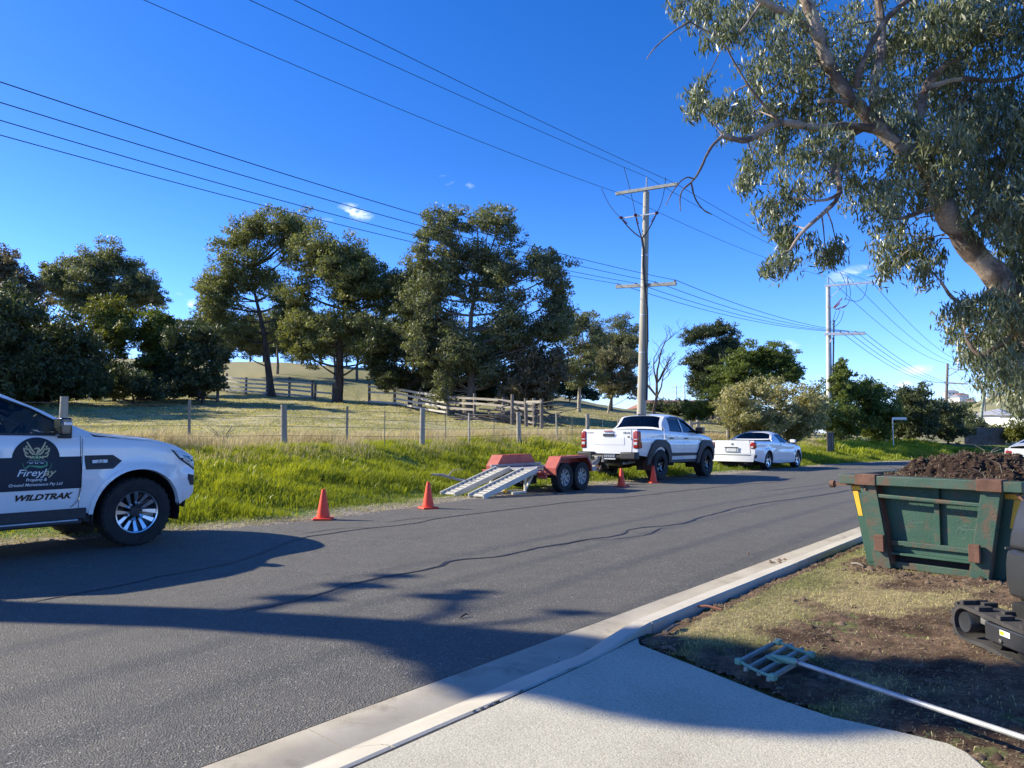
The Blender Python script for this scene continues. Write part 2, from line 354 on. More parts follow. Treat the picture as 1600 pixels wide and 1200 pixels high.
sx = n_.new('ShaderNodeMapping'); sx.inputs['Scale'].default_value = (.55, .03, 1); l_.new(sepx.outputs[0], sx.inputs[0]); trk = n_.new('ShaderNodeTexNoise'); trk.inputs['Scale'].default_value = 1.8; trk.inputs['Detail'].default_value = 3; l_.new(sx.outputs[0], trk.inputs['Vector'])
c0 = mixc(1.0, c0, ramp(trk.outputs[0], [(.35, (.95, .95, .96)), (.62, (1.04, 1.04, 1.03))]), 'MULTIPLY')
l_.new(c0, b_.inputs['Base Color']); b_.inputs['Roughness'].default_value = .78; b_.inputs['Specular IOR Level'].default_value = .45
bp_ = n_.new('ShaderNodeBump'); bp_.inputs['Distance'].default_value = .006; l_.new(v1.outputs['Distance'], bp_.inputs['Height']); bp2 = n_.new('ShaderNodeBump'); bp2.inputs['Distance'].default_value = .004; l_.new(fine.outputs[0], bp2.inputs['Height']); l_.new(bp_.outputs[0], bp2.inputs['Normal']); l_.new(bp2.outputs[0], b_.inputs['Normal'])
road = npmesh('road', RV3, rq, asphalt); tag(road, kind='structure')
tar = pm('bitumen_seal', (.012, .012, .014), (.022, .022, .024), 30, rough=.55, bump=.002, bscale=200)
def crack(pts, wd, zoff=.004, seedk=0):
    P = [G(*p) for p in pts]; poly = np.array([(p.x, p.y) for p in P]); poly = smoothpoly(poly, 1)
    _, tt = resample(poly, [0]); s = np.arange(0, tt, .05); C, _ = resample(poly, s); tg = np.gradient(C, axis=0); tg /= np.hypot(*tg.T)[:, None]; nn = np.stack([-tg[:, 1], tg[:, 0]], 1)
    off = (fbm(s * 1.6 + seedk * 9, s * 0 + seedk, 5) - .5) * .14; C = C + nn * off[:, None]
    ww = 1.35 * wd * (.5 + 1.1 * fbm(s * 4 + seedk * 31, s * 0 + 2, 3)); ww *= np.minimum(1, np.minimum(s, tt - s) / .3 + .1)
    a = C + nn * ww[:, None] / 2; b = C - nn * ww[:, None] / 2; z = zdrop(C[:, 1]) + zoff
    V = np.concatenate([np.c_[a, z], np.c_[b, z]]); m = len(s); i = np.arange(m - 1)
    return npmesh('crack_seal', V, np.stack([i + m, i + m + 1, i + 1, i], 1), tar, road)
crack([(40, 943), (200, 912), (380, 876), (450, 844), (560, 827), (640, 820), (700, 808), (790, 797), (900, 784), (1000, 775), (1120, 761), (1230, 752)], .026, seedk=1)
crack([(600, 817), (650, 809), (690, 808)], .016, .0055, seedk=2)
crack([(470, 836), (520, 826), (560, 825), (602, 826)], .014, .0055, seedk=3)
crack([(380, 957), (500, 930), (560, 908), (690, 887), (705, 877), (790, 868), (900, 845), (965, 838), (985, 826), (1060, 821), (1095, 808), (1160, 792), (1240, 780), (1330, 766)], .030, seedk=4)
crack([(900, 847), (960, 842), (1010, 836), (1040, 824)], .014, .0055, seedk=5)
crack([(865, 855), (900, 845), (935, 841)], .012, .007, seedk=6)
crack([(340, 966), (370, 952), (400, 946)], .010, .004, seedk=7)
crack([(1190, 768), (1290, 757), (1380, 748)], .016, .004, seedk=8)

# --- gutter and kerb, cast in lengths
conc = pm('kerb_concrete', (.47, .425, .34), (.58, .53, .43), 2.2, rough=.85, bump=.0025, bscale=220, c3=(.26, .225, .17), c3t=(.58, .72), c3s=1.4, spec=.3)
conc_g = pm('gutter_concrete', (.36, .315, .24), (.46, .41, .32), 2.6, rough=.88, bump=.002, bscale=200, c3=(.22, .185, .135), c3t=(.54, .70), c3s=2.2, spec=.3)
slabm = newmat('driveway_concrete'); n_, l_ = nodes(slabm); b_ = n_['Principled BSDF']; tcn = n_.new('ShaderNodeTexCoord')
v1 = tex('ShaderNodeTexVoronoi', 190); big = tex('ShaderNodeTexNoise', 1.1, Detail=6, Roughness=.6); md = tex('ShaderNodeTexNoise', 120, Detail=4)
c0 = ramp(v1.outputs['Color'], [(0, (.16, .145, .12)), (.10, (.42, .385, .295)), (.6, (.52, .48, .37)), (1, (.62, .575, .445))])
c0 = mixc(1.0, c0, ramp(big.outputs[0], [(.3, (.80, .79, .77)), (.5, (.98, .98, .98)), (.7, (1.06, 1.06, 1.06))]), 'MULTIPLY'); c0 = mixc(1.0, c0, ramp(md.outputs[0], [(.36, (.84, .83, .81)), (.5, (1.04, 1.04, 1.04))]), 'MULTIPLY')
l_.new(c0, b_.inputs['Base Color']); b_.inputs['Roughness'].default_value = .9; b_.inputs['Specular IOR Level'].default_value = .25
bp_ = n_.new('ShaderNodeBump'); bp_.inputs['Distance'].default_value = .003; l_.new(md.outputs[0], bp_.inputs['Height']); l_.new(bp_.outputs[0], b_.inputs['Normal'])
kerb = empty('kerb'); tag(kerb, kind='structure')
def kprof(s):
    """profile across the kerb at arc s from K0: layback at the driveway, upright beyond"""
    w = float(sstep(2.05, 2.9, np.array([s]))[0]) if s > 0 else 0.0
    if s < -12: w = float(sstep(-12, -13, np.array([s]))[0])
    A = [(0, -.002), (.02, .004), (.29, -.012), (.40, .028), (.50, .060), (.56, .072), (.575, .066), (.58, -.10)]
    B = [(0, -.002), (.02, .004), (.355, -.020), (.38, .090), (.395, .108), (.505, .115), (.518, .106), (.522, -.10)]
    return [(a[0] * (1 - w) + b[0] * w, a[1] * (1 - w) + b[1] * w) for a, b in zip(A, B)]
kc, kt = resample(Rs, [0]); acK0 = float(sdist(K0[None, :], Rs)[1][0])
joints = [-14, -11, -8, -5.3, -2.6, .62, 2.85, 5.6, 8.4, 11.2, 14, 17, 20, 23, 26, 29, 32, 36, 40, 45, 50, 56, 62, 70]
for s0, s1 in zip(joints[:-1], joints[1:]):
    s = np.linspace(s0 + .004, s1 - .004, 2 + int((s1 - s0) / .18)); C, _ = resample(Rs, s + acK0); tg = np.stack(resample(Rs, s + acK0 + .05)[0] - C); tg /= np.hypot(*tg.T)[:, None]; nn = np.stack([tg[:, 1], -tg[:, 0]], 1)
    V = []; np_ = 8
    for i in range(len(s)):
        wob = (float(fbm(np.array([s[i] * 2.]), np.array([1.]))[0]) - .5) * .012
        for o, z in kprof(s[i]): V.append((C[i, 0] + nn[i, 0] * (o + wob), C[i, 1] + nn[i, 1] * (o + wob), float(zdrop(C[i, 1])) + z))
    fs = [[i * np_ + k, i * np_ + k + 1, (i + 1) * np_ + k + 1, (i + 1) * np_ + k][::-1] for i in range(len(s) - 1) for k in range(np_ - 1)] + [list(range(np_)), list(range((len(s) - 1) * np_, len(s) * np_))[::-1]]
    gt = [f for f in fs if len(f) == 4 and min(f) % np_ < 2]; kb = [f for f in fs if not (len(f) == 4 and min(f) % np_ < 2)]
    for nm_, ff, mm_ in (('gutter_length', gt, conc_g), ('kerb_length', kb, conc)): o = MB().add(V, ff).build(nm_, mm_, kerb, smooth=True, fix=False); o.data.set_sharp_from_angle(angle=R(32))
# tar joint between the layback and the slab
jm = pm('joint_filler', (.02, .02, .022), (.05, .047, .042), 20, rough=.8, bump=.003, bscale=100)
s = np.arange(-12, 2.75, .06); C = K0 + s[:, None] * KD
fill = np.stack([C[:, 0], C[:, 1]], 1); V = []
for i, sv in enumerate(s):
    o = kprof(sv)[6][0]; wv = .022 + .014 * float(fbm(np.array([sv * 3]), np.array([7.]))[0])
    for oo in (o - .008, o + wv): V.append((fill[i, 0] + KN[0] * oo, fill[i, 1] + KN[1] * oo, .064))
i = np.arange(len(s) - 1) * 2; npmesh('joint_strip', np.array(V), np.stack([i, i + 1, i + 3, i + 2], 1), jm, kerb)
# --- driveway slab
def off(s, o): p = K0 + s * KD + o * KN; return (p[0], p[1])
drv = [off(-12, .60), off(0, .60), off(1.2, .60), off(2.0, .588), off(2.62, .548)] + [tuple(G(px, py, .07)[:2]) for px, py in ((1000, 1007), (1080, 1038), (1210, 1090), (1300, 1120), (1400, 1142), (1480, 1161), (1515, 1178), (1540, 1200))] + [(2.35, 2.3), (3.4, .8), (6, -2), (-2, -12)]
bm = bmesh.new(); top = [bm.verts.new((x, y, .072)) for x, y in drv]; f = bm.faces.new(top); r_ = bmesh.ops.extrude_face_region(bm, geom=[f])
for v in r_['geom']:
    if isinstance(v, bmesh.types.BMVert): v.co.z -= .13
bmesh.ops.triangulate(bm, faces=[x for x in bm.faces if len(x.verts) > 4]); bmesh.ops.recalc_face_normals(bm, faces=bm.faces)
me = bpy.data.meshes.new('driveway'); bm.to_mesh(me); bm.free(); me.materials.append(slabm); dro = bpy.data.objects.new('driveway', me); COL.objects.link(dro); tag(dro, kind='structure')
bv = dro.modifiers.new('b', 'BEVEL'); bv.width = .008; bv.segments = 2; bv.limit_method = 'ANGLE'
dpoly = np.array(drv)
def inpoly(x, y, poly):
    c = np.zeros(len(x), bool); j = len(poly) - 1
    for i in range(len(poly)):
        xi, yi = poly[i]; xj, yj = poly[j]; m = ((yi > y) != (yj > y)) & (x < (xj - xi) * (y - yi) / (yj - yi + 1e-12) + xi); c ^= m; j = i
    return c
# --- nature strip: patchy lawn and turned soil
SOILP = [(1440, 1000, 280, 74, 1.2), (1180, 1050, 220, 50, 1.1), (1450, 905, 130, 20, 1.0), (1010, 992, 70, 24, 1.0), (1480, 1130, 260, 70, 1.1), (1345, 872, 30, 10, .8), (1560, 1010, 140, 90, 1.1), (1600, 930, 120, 40, .9), (1750, 1050, 200, 120, 1.0)]
def soilmask(x, y):
    px = x / np.maximum(y, .5) * F + 800; py = HOR + (CAMZ - .09) / np.maximum(y, .5) * F
    m = np.zeros(len(x))
    for cx, cy, rx, ry, a in SOILP: m = np.maximum(m, a * (1 - np.sqrt(((px - cx) / rx) ** 2 + ((py - cy) / ry) ** 2) * .8))
    m = m + (fbm(x * 2.3, y * 2.3, 5) - .5) * 1.1
    trr = -sdist(np.stack([x, y], 1), Rr)[0]; m = np.maximum(m, (1 - sstep(.56, .72, trr)) * 1.2)
    m = np.where((px > 1800) | (py < 780), m - .0, m)
    return sstep(.18, .5, m)
def nstrip_z(x, y):
    s_ = soilmask(x, y); t_ = -sdist(np.stack([x, y], 1), Rr)[0]
    return .075 + zdrop(y) + .05 * (fbm(x * 1.3, y * 1.3) - .5) + s_ * (.045 * (fbm(x * 9, y * 9, 4) - .5) + .018 * (fbm(x * 38, y * 38, 2) - .5)) - .05 * (1 - sstep(.52, .60, t_))
gx_ = np.arange(-.2, 8.5, .036); gy_ = np.arange(1.2, 13.0, .036); X, Y = np.meshgrid(gx_, gy_); x = X.ravel(); y = Y.ravel()
trr = -sdist(np.stack([x, y], 1), Rr)[0]; keepv = (trr > .50) & (~inpoly(x, y, dpoly) | (sdist(np.stack([x, y], 1), dpoly)[0] > -9e9) & False)
inside = inpoly(x, y, dpoly); z = nstrip_z(x, y); z = np.where(inside, z - .10, z)
sm = soilmask(x, y); n1 = fbm(x * 5, y * 5, 4); n2 = fbm(x * .8 + 3, y * .8); n3 = fbm(x * 30, y * 30, 3)
pxx = x / np.maximum(y, .5) * F + 800; n2 = np.clip(n2 - .12 + .45 * sstep(1240, 1420, pxx), 0, 1); lawn = lerp3((.15, .155, .05), (.34, .27, .14), sstep(.3, .7, n2)); lawn = lawn * (.7 + .6 * n3)[:, None]
soil = lerp3((.075, .046, .030), (.19, .125, .080), sstep(.3, .7, n1)) * (.6 + .8 * n3)[:, None]
cc = lawn * (1 - sm)[:, None] + soil * sm[:, None]
gi = np.arange(len(x)).reshape(X.shape); qq = np.stack([gi[:-1, :-1], gi[:-1, 1:], gi[1:, 1:], gi[1:, :-1]], -1).reshape(-1, 4)
qq = qq[keepv[qq].all(1)]
used = np.unique(qq); remap = np.zeros(len(x), int); remap[used] = np.arange(len(used))
ns = npmesh('nature_strip', np.stack([x, y, z], 1)[used], remap[qq], ground_mat, smooth=True, attrs={'col': np.concatenate([cc, np.ones((len(cc), 1))], 1)[used]}); tag(ns, kind='structure')
# ------------------------------------------------------------------ trees
def unit(n):
    v = rng.normal(size=(n, 3)); return v / np.linalg.norm(v, axis=1)[:, None]
def leaf_arrays(P, size, wr=.4, droop=.5, tri=False):
    """rhombus leaves at points P; size per leaf; tips biased down by droop"""
    n = len(P); d = unit(n); d[:, 2] -= droop * rng.random(n) * 2; d /= np.linalg.norm(d, axis=1)[:, None]
    w = np.cross(d, unit(n)); w /= np.linalg.norm(w, axis=1)[:, None] + 1e-9
    s = np.broadcast_to(size, n)[:, None] * (.7 + .6 * rng.random(n))[:, None]
    nrm = np.cross(d, w)
    if tri: return np.stack([P - d * s * .5 - w * s * wr * .5, P - d * s * .5 + w * s * wr * .5, P + d * s * .5], 1).reshape(-1, 3), np.arange(n * 3).reshape(n, 3)
    V = np.stack([P - d * s * .5, P + w * s * wr * .5 - nrm * s * .04, P + d * s * .5, P - w * s * wr * .5 + nrm * s * .04], 1).reshape(-1, 3)
    return V, np.arange(n * 4).reshape(n, 4)
def puff_points(c, r, n, flat=.75):
    u = unit(n); u[:, 2] = np.where(u[:, 2] < -.2, u[:, 2] * .45, u[:, 2]); rr = r * (.30 + .85 * rng.random(n) ** .75); P = u * rr[:, None]; P[:, 2] *= flat; return P + np.asarray(c)[None, :]
bark_dark = pm('bark_dark', (.055, .045, .038), (.12, .10, .085), 6, rough=.95, bump=.02, bscale=18, stretch=(1, 1, .25), spec=.2)
bark_pale = pm('bark_pale', (.28, .25, .21), (.48, .44, .38), 5, rough=.9, bump=.01, bscale=14, stretch=(1, 1, .3), spec=.2)
bark_grey = pm('bark_grey', (.12, .105, .09), (.23, .20, .17), 6, rough=.95, bump=.015, bscale=16, stretch=(1, 1, .3), spec=.2)
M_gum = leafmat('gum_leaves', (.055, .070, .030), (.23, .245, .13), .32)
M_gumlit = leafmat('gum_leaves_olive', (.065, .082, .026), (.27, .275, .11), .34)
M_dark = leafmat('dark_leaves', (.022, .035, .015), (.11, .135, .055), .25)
M_shrubgreen = leafmat('green_leaves', (.045, .075, .016), (.18, .22, .05), .36)
M_brown = leafmat('brown_leaves', (.07, .06, .034), (.22, .18, .10), .28)
M_bushpale = leafmat('pale_bush_leaves', (.10, .11, .035), (.50, .45, .24), .35)
M_yellow = leafmat('yellow_green_leaves', (.07, .085, .014), (.20, .20, .035), .35)
M_grey = leafmat('grey_green_leaves', (.065, .07, .04), (.25, .235, .14), .3)
def bez(a, b, bend, n=6):
    a = Vector(a); b = Vector(b); m = (a + b) / 2 + Vector(bend)
    return [a * (1 - t) ** 2 + m * 2 * t * (1 - t) + b * t * t for t in [i / (n - 1) for i in range(n)]]
def tree(name, label, px, D, lobes, mat, bark=None, trunk_px=None, r0=.28, leaf=.215, dens=1.0, forks=2, group=None, cat='tree', depth=.8, wr=.42, puff=.40, droop=.45, baseless=False, flat=.95, trunk_h=.35, limbs=True, squash=1.0, twigs=True, D2=None, fill=.8, grow_=1.05):
    """lobes: (px, py, r_px) read off the photograph and placed round the tree's own distance D"""
    root = empty(name, T(px, D), 0, label, cat, group); ro = Vector(root.location)
    mb = MB(); Vs = []; tone = []
    C = []; rnd = random.Random(int(px * 7 + D * 13) & 0xffff)
    lobes = list(lobes); extra = []
    for i, (ax, ay, ar) in enumerate(lobes):
        nb = sorted([(math.hypot(ax - bx, ay - by), bx, by, br) for j, (bx, by, br) in enumerate(lobes) if j != i])[:2]
        for dd_, bx, by, br in nb:
            if dd_ < 2.4 * max(ar, br) and rnd.random() < fill: extra.append(((ax + bx) / 2 + rnd.uniform(-.2, .2) * ar, (ay + by) / 2 + rnd.uniform(-.1, .25) * ar, (ar + br) * .42))
    lobes += extra
    for (lx, ly, lr) in lobes:
        r = lr * grow_ / F * D; dd = D + rnd.uniform(-1, 1) * depth * max(2.0, r * 1.3); c = Q(lx, ly, dd); C.append((c, r))
    top = max(c.z for c, r in C); base = ro.z
    # trunk: leans towards the middle of its crown
    mx = sum(c.x for c, r in C) / len(C); my = sum(c.y for c, r in C) / len(C)
    h = max(top - base, 1.0); tp = Vector((ro.x + (mx - ro.x) * .35, ro.y + (my - ro.y) * .35, base + h * trunk_h))
    tr = bez(ro + Vector((0, 0, -.3)), tp, (rnd.uniform(-.03, .03) * h, 0, 0), 7); r0 *= .72; mb.tube(tr, [r0 * (1.25 if i == 0 else 1 - .055 * i) for i in range(7)], 9)
    lead = Vector((mx, my, base + h * .72)); up = bez(tp, lead, (rnd.uniform(-.05, .05) * h, 0, 0), 7); mb.tube(up, [r0 * .66 * (1 - .13 * i) for i in range(7)], 7)
    nodes_ = tr[3:] + up
    for c, r in C:
        if limbs:
            cand = [p for p in nodes_ if p.z < c.z - .15 * h * .3] or nodes_[:2]
            st = min(cand, key=lambda p: (p - c).length * (1 + .3 * rnd.random()) + abs((c.z - p.z) - .6 * (p - c).xy.length) * .35)
            L_ = (c - st).length; bb = bez(st, c, ((c.x - st.x) * .12, (c.y - st.y) * .1, -.12 * L_ + rnd.uniform(-.05, .08) * L_), 6)
            rb = max(.035, r0 * .30 * min(1.2, r / 1.5)); mb.tube(bb, [rb * (1 - .14 * i) for i in range(6)], 6, cap=False)
        npf = int(11 + 9 * min(r, 2.0)) if limbs else 9
        for k in range(npf):
            u = unit(1)[0]; u[2] = u[2] * .95 + .05; q_ = r * (.2 + .88 * rnd.random() ** .8); pc = np.array(c) + u * q_ * np.array([1, 1.5, .9 * squash]); pr = (r * puff if r < 1 else (r ** .75) * puff) * (.55 + .75 * rnd.random())
            if twigs and k % 3 == 0: mb.tube([c + Vector((0, 0, -.3 * r)), (c + Vector(pc)) / 2 + Vector((0, 0, -.12 * r)), Vector(pc)], [.03 * r / 2 + .012, .02 * r / 2 + .008, .008], 4, cap=False)
            nl_ = int(dens * 6.6 * (pr ** 2) / (leaf ** 2 * wr)) + 6
            P = puff_points(pc, pr, nl_, flat); Vs.append(P); tb = rnd.uniform(-.18, .18); tone.append(np.clip(rng.random(nl_) * .75 + .12 + tb, 0, 1))
    P = np.concatenate(Vs); V, Fc = leaf_arrays(P, leaf, wr, droop, tri=D > 34)
    V = V - np.array(ro)[None, :]
    npmesh('crown', V, Fc, mat, root, attrs={'tone': np.concatenate(tone)})
    mb.v = [tuple(Vector(v) - ro) for v in mb.v]
    mb.build('trunk', bark or bark_dark, root, smooth=True, fix=False)
    return root
NL = [0]
# the paddock gums
tree('gum_tree', 'tall leaning gum with open airy crown, trunk before the lit board fence', 425, 59, [(385, 362, 28), (430, 355, 30), (352, 392, 22), (470, 352, 26), (330, 440, 24), (345, 470, 26), (398, 415, 36), (425, 455, 34), (378, 500, 30), (400, 540, 24), (445, 520, 26), (332, 492, 22), (320, 455, 16), (355, 530, 18), (460, 480, 26), (365, 440, 26), (455, 395, 28)], M_gumlit, bark_dark, r0=.42, dens=.85, group='gum trees in the paddock')
tree('gum_tree', 'broad gum with dark trunk standing in the gap at the board fence', 527, 56, [(500, 388, 34), (545, 398, 26), (470, 402, 28), (520, 430, 34), (562, 440, 30), (480, 460, 34), (540, 480, 36), (592, 455, 26), (600, 490, 28), (500, 520, 32), (560, 530, 32), (460, 500, 24), (485, 555, 22), (455, 540, 18), (585, 560, 22), (615, 440, 20), (575, 415, 22)], M_gumlit, bark_dark, r0=.5, dens=.95, group='gum trees in the paddock')
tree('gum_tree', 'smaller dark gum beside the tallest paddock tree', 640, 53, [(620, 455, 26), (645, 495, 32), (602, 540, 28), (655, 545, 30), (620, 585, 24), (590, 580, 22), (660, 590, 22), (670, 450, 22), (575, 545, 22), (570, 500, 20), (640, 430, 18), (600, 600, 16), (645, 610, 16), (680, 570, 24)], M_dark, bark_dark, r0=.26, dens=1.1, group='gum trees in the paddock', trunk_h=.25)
tree('gum_tree', 'tallest gum of the paddock with pale upper limbs and wide crown', 728, 50, [(690, 348, 28), (745, 343, 26), (780, 347, 26), (660, 372, 14), (803, 372, 18), (705, 400, 28), (742, 400, 30), (655, 412, 22), (782, 420, 30), (832, 420, 28), (870, 425, 26), (862, 400, 16), (690, 445, 34), (742, 460, 36), (802, 470, 36), (862, 470, 30), (884, 498, 20), (680, 500, 36), (732, 540, 40), (792, 520, 34), (840, 515, 28), (700, 590, 26), (762, 585, 28), (715, 560, 34), (665, 560, 28), (650, 470, 26), (640, 520, 24), (820, 560, 26), (790, 590, 22), (865, 520, 26), (690, 620, 16)], M_gum, bark_grey, r0=.5, dens=.9, group='gum trees in the paddock', trunk_h=.28)
tree('acacia_tree', 'brownish bushy tree at the foot of the tallest gum', 838, 49, [(830, 560, 30), (862, 585, 26), (812, 600, 26), (795, 625, 18), (850, 625, 20), (875, 560, 20), (840, 600, 24)], M_brown, bark_dark, r0=.2, dens=1.2, leaf=.24, trunk_h=.2)
tree('gum_tree', 'slim gum with bleached forked limbs right of the tallest gum', 905, 66, [(900, 500, 17), (925, 505, 18), (890, 530, 20), (912, 555, 20), (938, 535, 15), (885, 575, 18), (930, 590, 18), (905, 590, 20)], M_gum, bark_pale, r0=.26, dens=.8, group='gum trees in the paddock')
tree('gum_tree', 'round topped dark gum left of the concrete pole', 955, 78, [(968, 508, 18), (990, 528, 20), (945, 535, 22), (965, 545, 22), (995, 560, 18), (925, 560, 16)], M_gum, bark_grey, r0=.26, dens=1.1, group='gum trees in the paddock')
tree('gum_tree', 'drooping olive gum just left of the concrete pole, low skirt of leaves', 950, 70, [(960, 560, 22), (985, 572, 20), (945, 590, 20), (975, 600, 22), (950, 612, 14), (990, 612, 14), (940, 570, 16)], M_grey, bark_pale, r0=.16, dens=1.2, droop=.9, group='gum trees in the paddock', trunk_h=.2)
tree('shrub', 'dark hedge of scrub on the rise behind the slim gum', 890, 84, [(870, 605, 16), (890, 608, 16), (915, 612, 14), (850, 600, 18), (930, 618, 10)], M_dark, r0=.1, dens=1.2, trunk_h=.15, cat='shrub', leaf=.3)
tree('gum_tree', 'spreading gum with tufted crown behind the umbrella shaped tree', 1112, 72, [(1078, 530, 16), (1092, 522, 14), (1112, 520, 18), (1133, 516, 16), (1145, 542, 20), (1082, 565, 18), (1112, 568, 24), (1100, 598, 22), (1128, 600, 22), (1090, 610, 16), (1108, 545, 18), (1128, 548, 16), (1095, 580, 18)], M_dark, bark_dark, r0=.3, dens=1.0, group='gum trees in the paddock')
tree('wattle_tree', 'dense umbrella shaped tree with flat dark green dome', 1170, 62, [(1150, 570, 26), (1175, 558, 24), (1205, 556, 24), (1232, 566, 22), (1245, 590, 12), (1130, 598, 28), (1165, 600, 30), (1200, 590, 26), (1110, 620, 20), (1225, 585, 16)], M_shrubgreen, bark_dark, r0=.3, dens=1.3, leaf=.22, flat=.6)
# left hand belt, partly beyond the frame
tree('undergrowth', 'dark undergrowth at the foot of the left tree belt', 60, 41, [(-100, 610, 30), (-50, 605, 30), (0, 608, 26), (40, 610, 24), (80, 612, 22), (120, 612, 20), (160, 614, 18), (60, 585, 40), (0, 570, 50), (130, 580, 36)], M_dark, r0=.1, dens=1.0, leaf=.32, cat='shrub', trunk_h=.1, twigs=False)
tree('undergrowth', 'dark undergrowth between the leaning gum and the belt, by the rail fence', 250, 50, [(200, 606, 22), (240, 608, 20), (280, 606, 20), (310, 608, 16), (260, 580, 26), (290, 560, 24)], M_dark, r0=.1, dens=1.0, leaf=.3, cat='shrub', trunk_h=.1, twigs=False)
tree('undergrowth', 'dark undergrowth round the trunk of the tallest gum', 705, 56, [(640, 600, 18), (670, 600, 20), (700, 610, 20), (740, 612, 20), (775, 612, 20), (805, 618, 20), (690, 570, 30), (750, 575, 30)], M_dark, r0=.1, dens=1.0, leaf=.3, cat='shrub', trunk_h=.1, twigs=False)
LB = 'dark trees along the left of the paddock'
tree('gum_tree', 'tall round headed gum rising behind the dark belt at left', 160, 62, [(100, 432, 28), (142, 408, 28), (178, 402, 26), (205, 432, 28), (228, 462, 26), (82, 455, 24), (150, 450, 34), (190, 470, 30), (120, 480, 26), (250, 470, 14), (75, 420, 10)], M_gum, bark_pale, r0=.34, dens=1.15, group=LB)
tree('casuarina_tree', 'spindly brownish casuarina at the far left edge', 20, 50, [(8, 400, 16), (12, 425, 20), (45, 440, 18), (40, 465, 22), (10, 460, 26), (60, 470, 18), (-30, 420, 26), (-40, 470, 30)], M_brown, bark_dark, r0=.2, dens=1.2, group=LB, puff=.4, leaf=.2)
tree('wattle_tree', 'yellow green bushy tree in the middle of the dark belt', 178, 47, [(165, 488, 28), (190, 500, 24), (150, 520, 26), (185, 535, 28), (165, 575, 30)], M_yellow, r0=.2, dens=1.2, group=LB, trunk_h=.2)
tree('wattle_tree', 'green rounded tree at the middle of the dark belt, below the gum', 248, 49, [(245, 505, 28), (268, 515, 22), (230, 535, 26), (262, 550, 28), (245, 585, 28), (225, 600, 20)], M_shrubgreen, r0=.2, dens=1.25, group=LB, trunk_h=.2)
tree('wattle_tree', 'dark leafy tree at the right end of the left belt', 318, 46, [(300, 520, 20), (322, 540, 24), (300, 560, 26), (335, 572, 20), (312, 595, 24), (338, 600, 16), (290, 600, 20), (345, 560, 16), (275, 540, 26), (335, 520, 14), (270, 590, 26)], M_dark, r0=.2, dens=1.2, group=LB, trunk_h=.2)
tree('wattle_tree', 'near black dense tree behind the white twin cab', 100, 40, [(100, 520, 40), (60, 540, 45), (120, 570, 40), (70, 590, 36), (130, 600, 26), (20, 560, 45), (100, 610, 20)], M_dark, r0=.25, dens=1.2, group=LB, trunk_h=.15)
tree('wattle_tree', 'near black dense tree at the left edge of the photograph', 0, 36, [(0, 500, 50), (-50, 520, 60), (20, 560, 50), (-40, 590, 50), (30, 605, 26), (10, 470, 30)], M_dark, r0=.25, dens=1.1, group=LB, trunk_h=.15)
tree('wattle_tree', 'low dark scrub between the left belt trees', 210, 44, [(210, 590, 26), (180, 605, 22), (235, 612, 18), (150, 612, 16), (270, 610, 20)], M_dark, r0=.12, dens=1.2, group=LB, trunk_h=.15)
for i, (px, D) in enumerate([(-160, 36), (-330, 40), (-520, 44), (-760, 46), (-200, 50), (-420, 58)]):
    s_ = D / 40; rr = lambda a: rng.uniform(-a, a)
    tree('gum_tree', f'dark tree of the belt beyond the left edge of the photograph, {["first", "second", "third", "fourth", "fifth", "sixth"][[-160, -200, -330, -420, -520, -760].index(px)]} outwards', px, D, [(px + rr(60), 470 + rr(20), 60), (px - 60, 500 + rr(30), 60), (px + 60, 510 + rr(30), 60), (px, 570, 60), (px - 70, 590, 45), (px + 70, 590, 45)], M_dark, r0=.35, dens=.7, leaf=.34, group=LB, twigs=False)
# further back on the rise
BG = 'small trees on the rise behind the board fence'
for i, (px, D, ty, w, lb) in enumerate([(335, 78, 500, 26, 'small tree on the rise at the left end of the board fence'), (432, 82, 505, 24, 'small tree seen through the trunks, left of the gate gap'), (522, 80, 520, 22, 'thin trunked tree on the rise left of centre'), (558, 80, 520, 22, 'thin trunked tree on the rise between two gums'),
                                    (645, 84, 500, 26, 'tree on the rise behind the smaller dark gum'), (600, 96, 515, 24, 'far tree on the skyline between the gums'), (470, 100, 505, 26, 'far tree on the skyline behind the broad gum'), (690, 80, 520, 30, 'tree on the rise behind the tallest gum'), (770, 84, 530, 30, 'tree on the rise right of the tallest trunk'), (390, 110, 515, 22, 'far tree on the skyline behind the leaning gum'), (500, 112, 520, 30, 'far tree on the skyline left of the broad gum trunk'), (570, 114, 515, 30, 'far tree on the skyline right of the broad gum trunk'), (615, 110, 530, 26, 'far tree on the skyline behind the smaller dark gum'), (350, 120, 520, 22, 'far tree on the skyline at the belt end'), (320, 116, 525, 30, 'far tree on the skyline behind the dark leafy belt tree'), (410, 124, 522, 30, 'furthest tree on the skyline left of the leaning trunk'), (455, 122, 524, 30, 'furthest tree on the skyline right of the leaning trunk'), (540, 126, 524, 32, 'furthest tree on the skyline behind the gate gap'), (660, 118, 535, 30, 'far tree on the skyline left of the tallest gum')]):
    tree('gum_tree', lb, px, D, [(px - w * .6, ty + 6, w * .8), (px + w * .5, ty, w * .8), (px, ty - 8, w * .8), (px - w * .4, ty + 22, w * .7), (px + w * .7, ty + 20, w * .7)], M_gum, bark_grey, r0=.24, dens=.7, leaf=.28, group=BG, twigs=False)
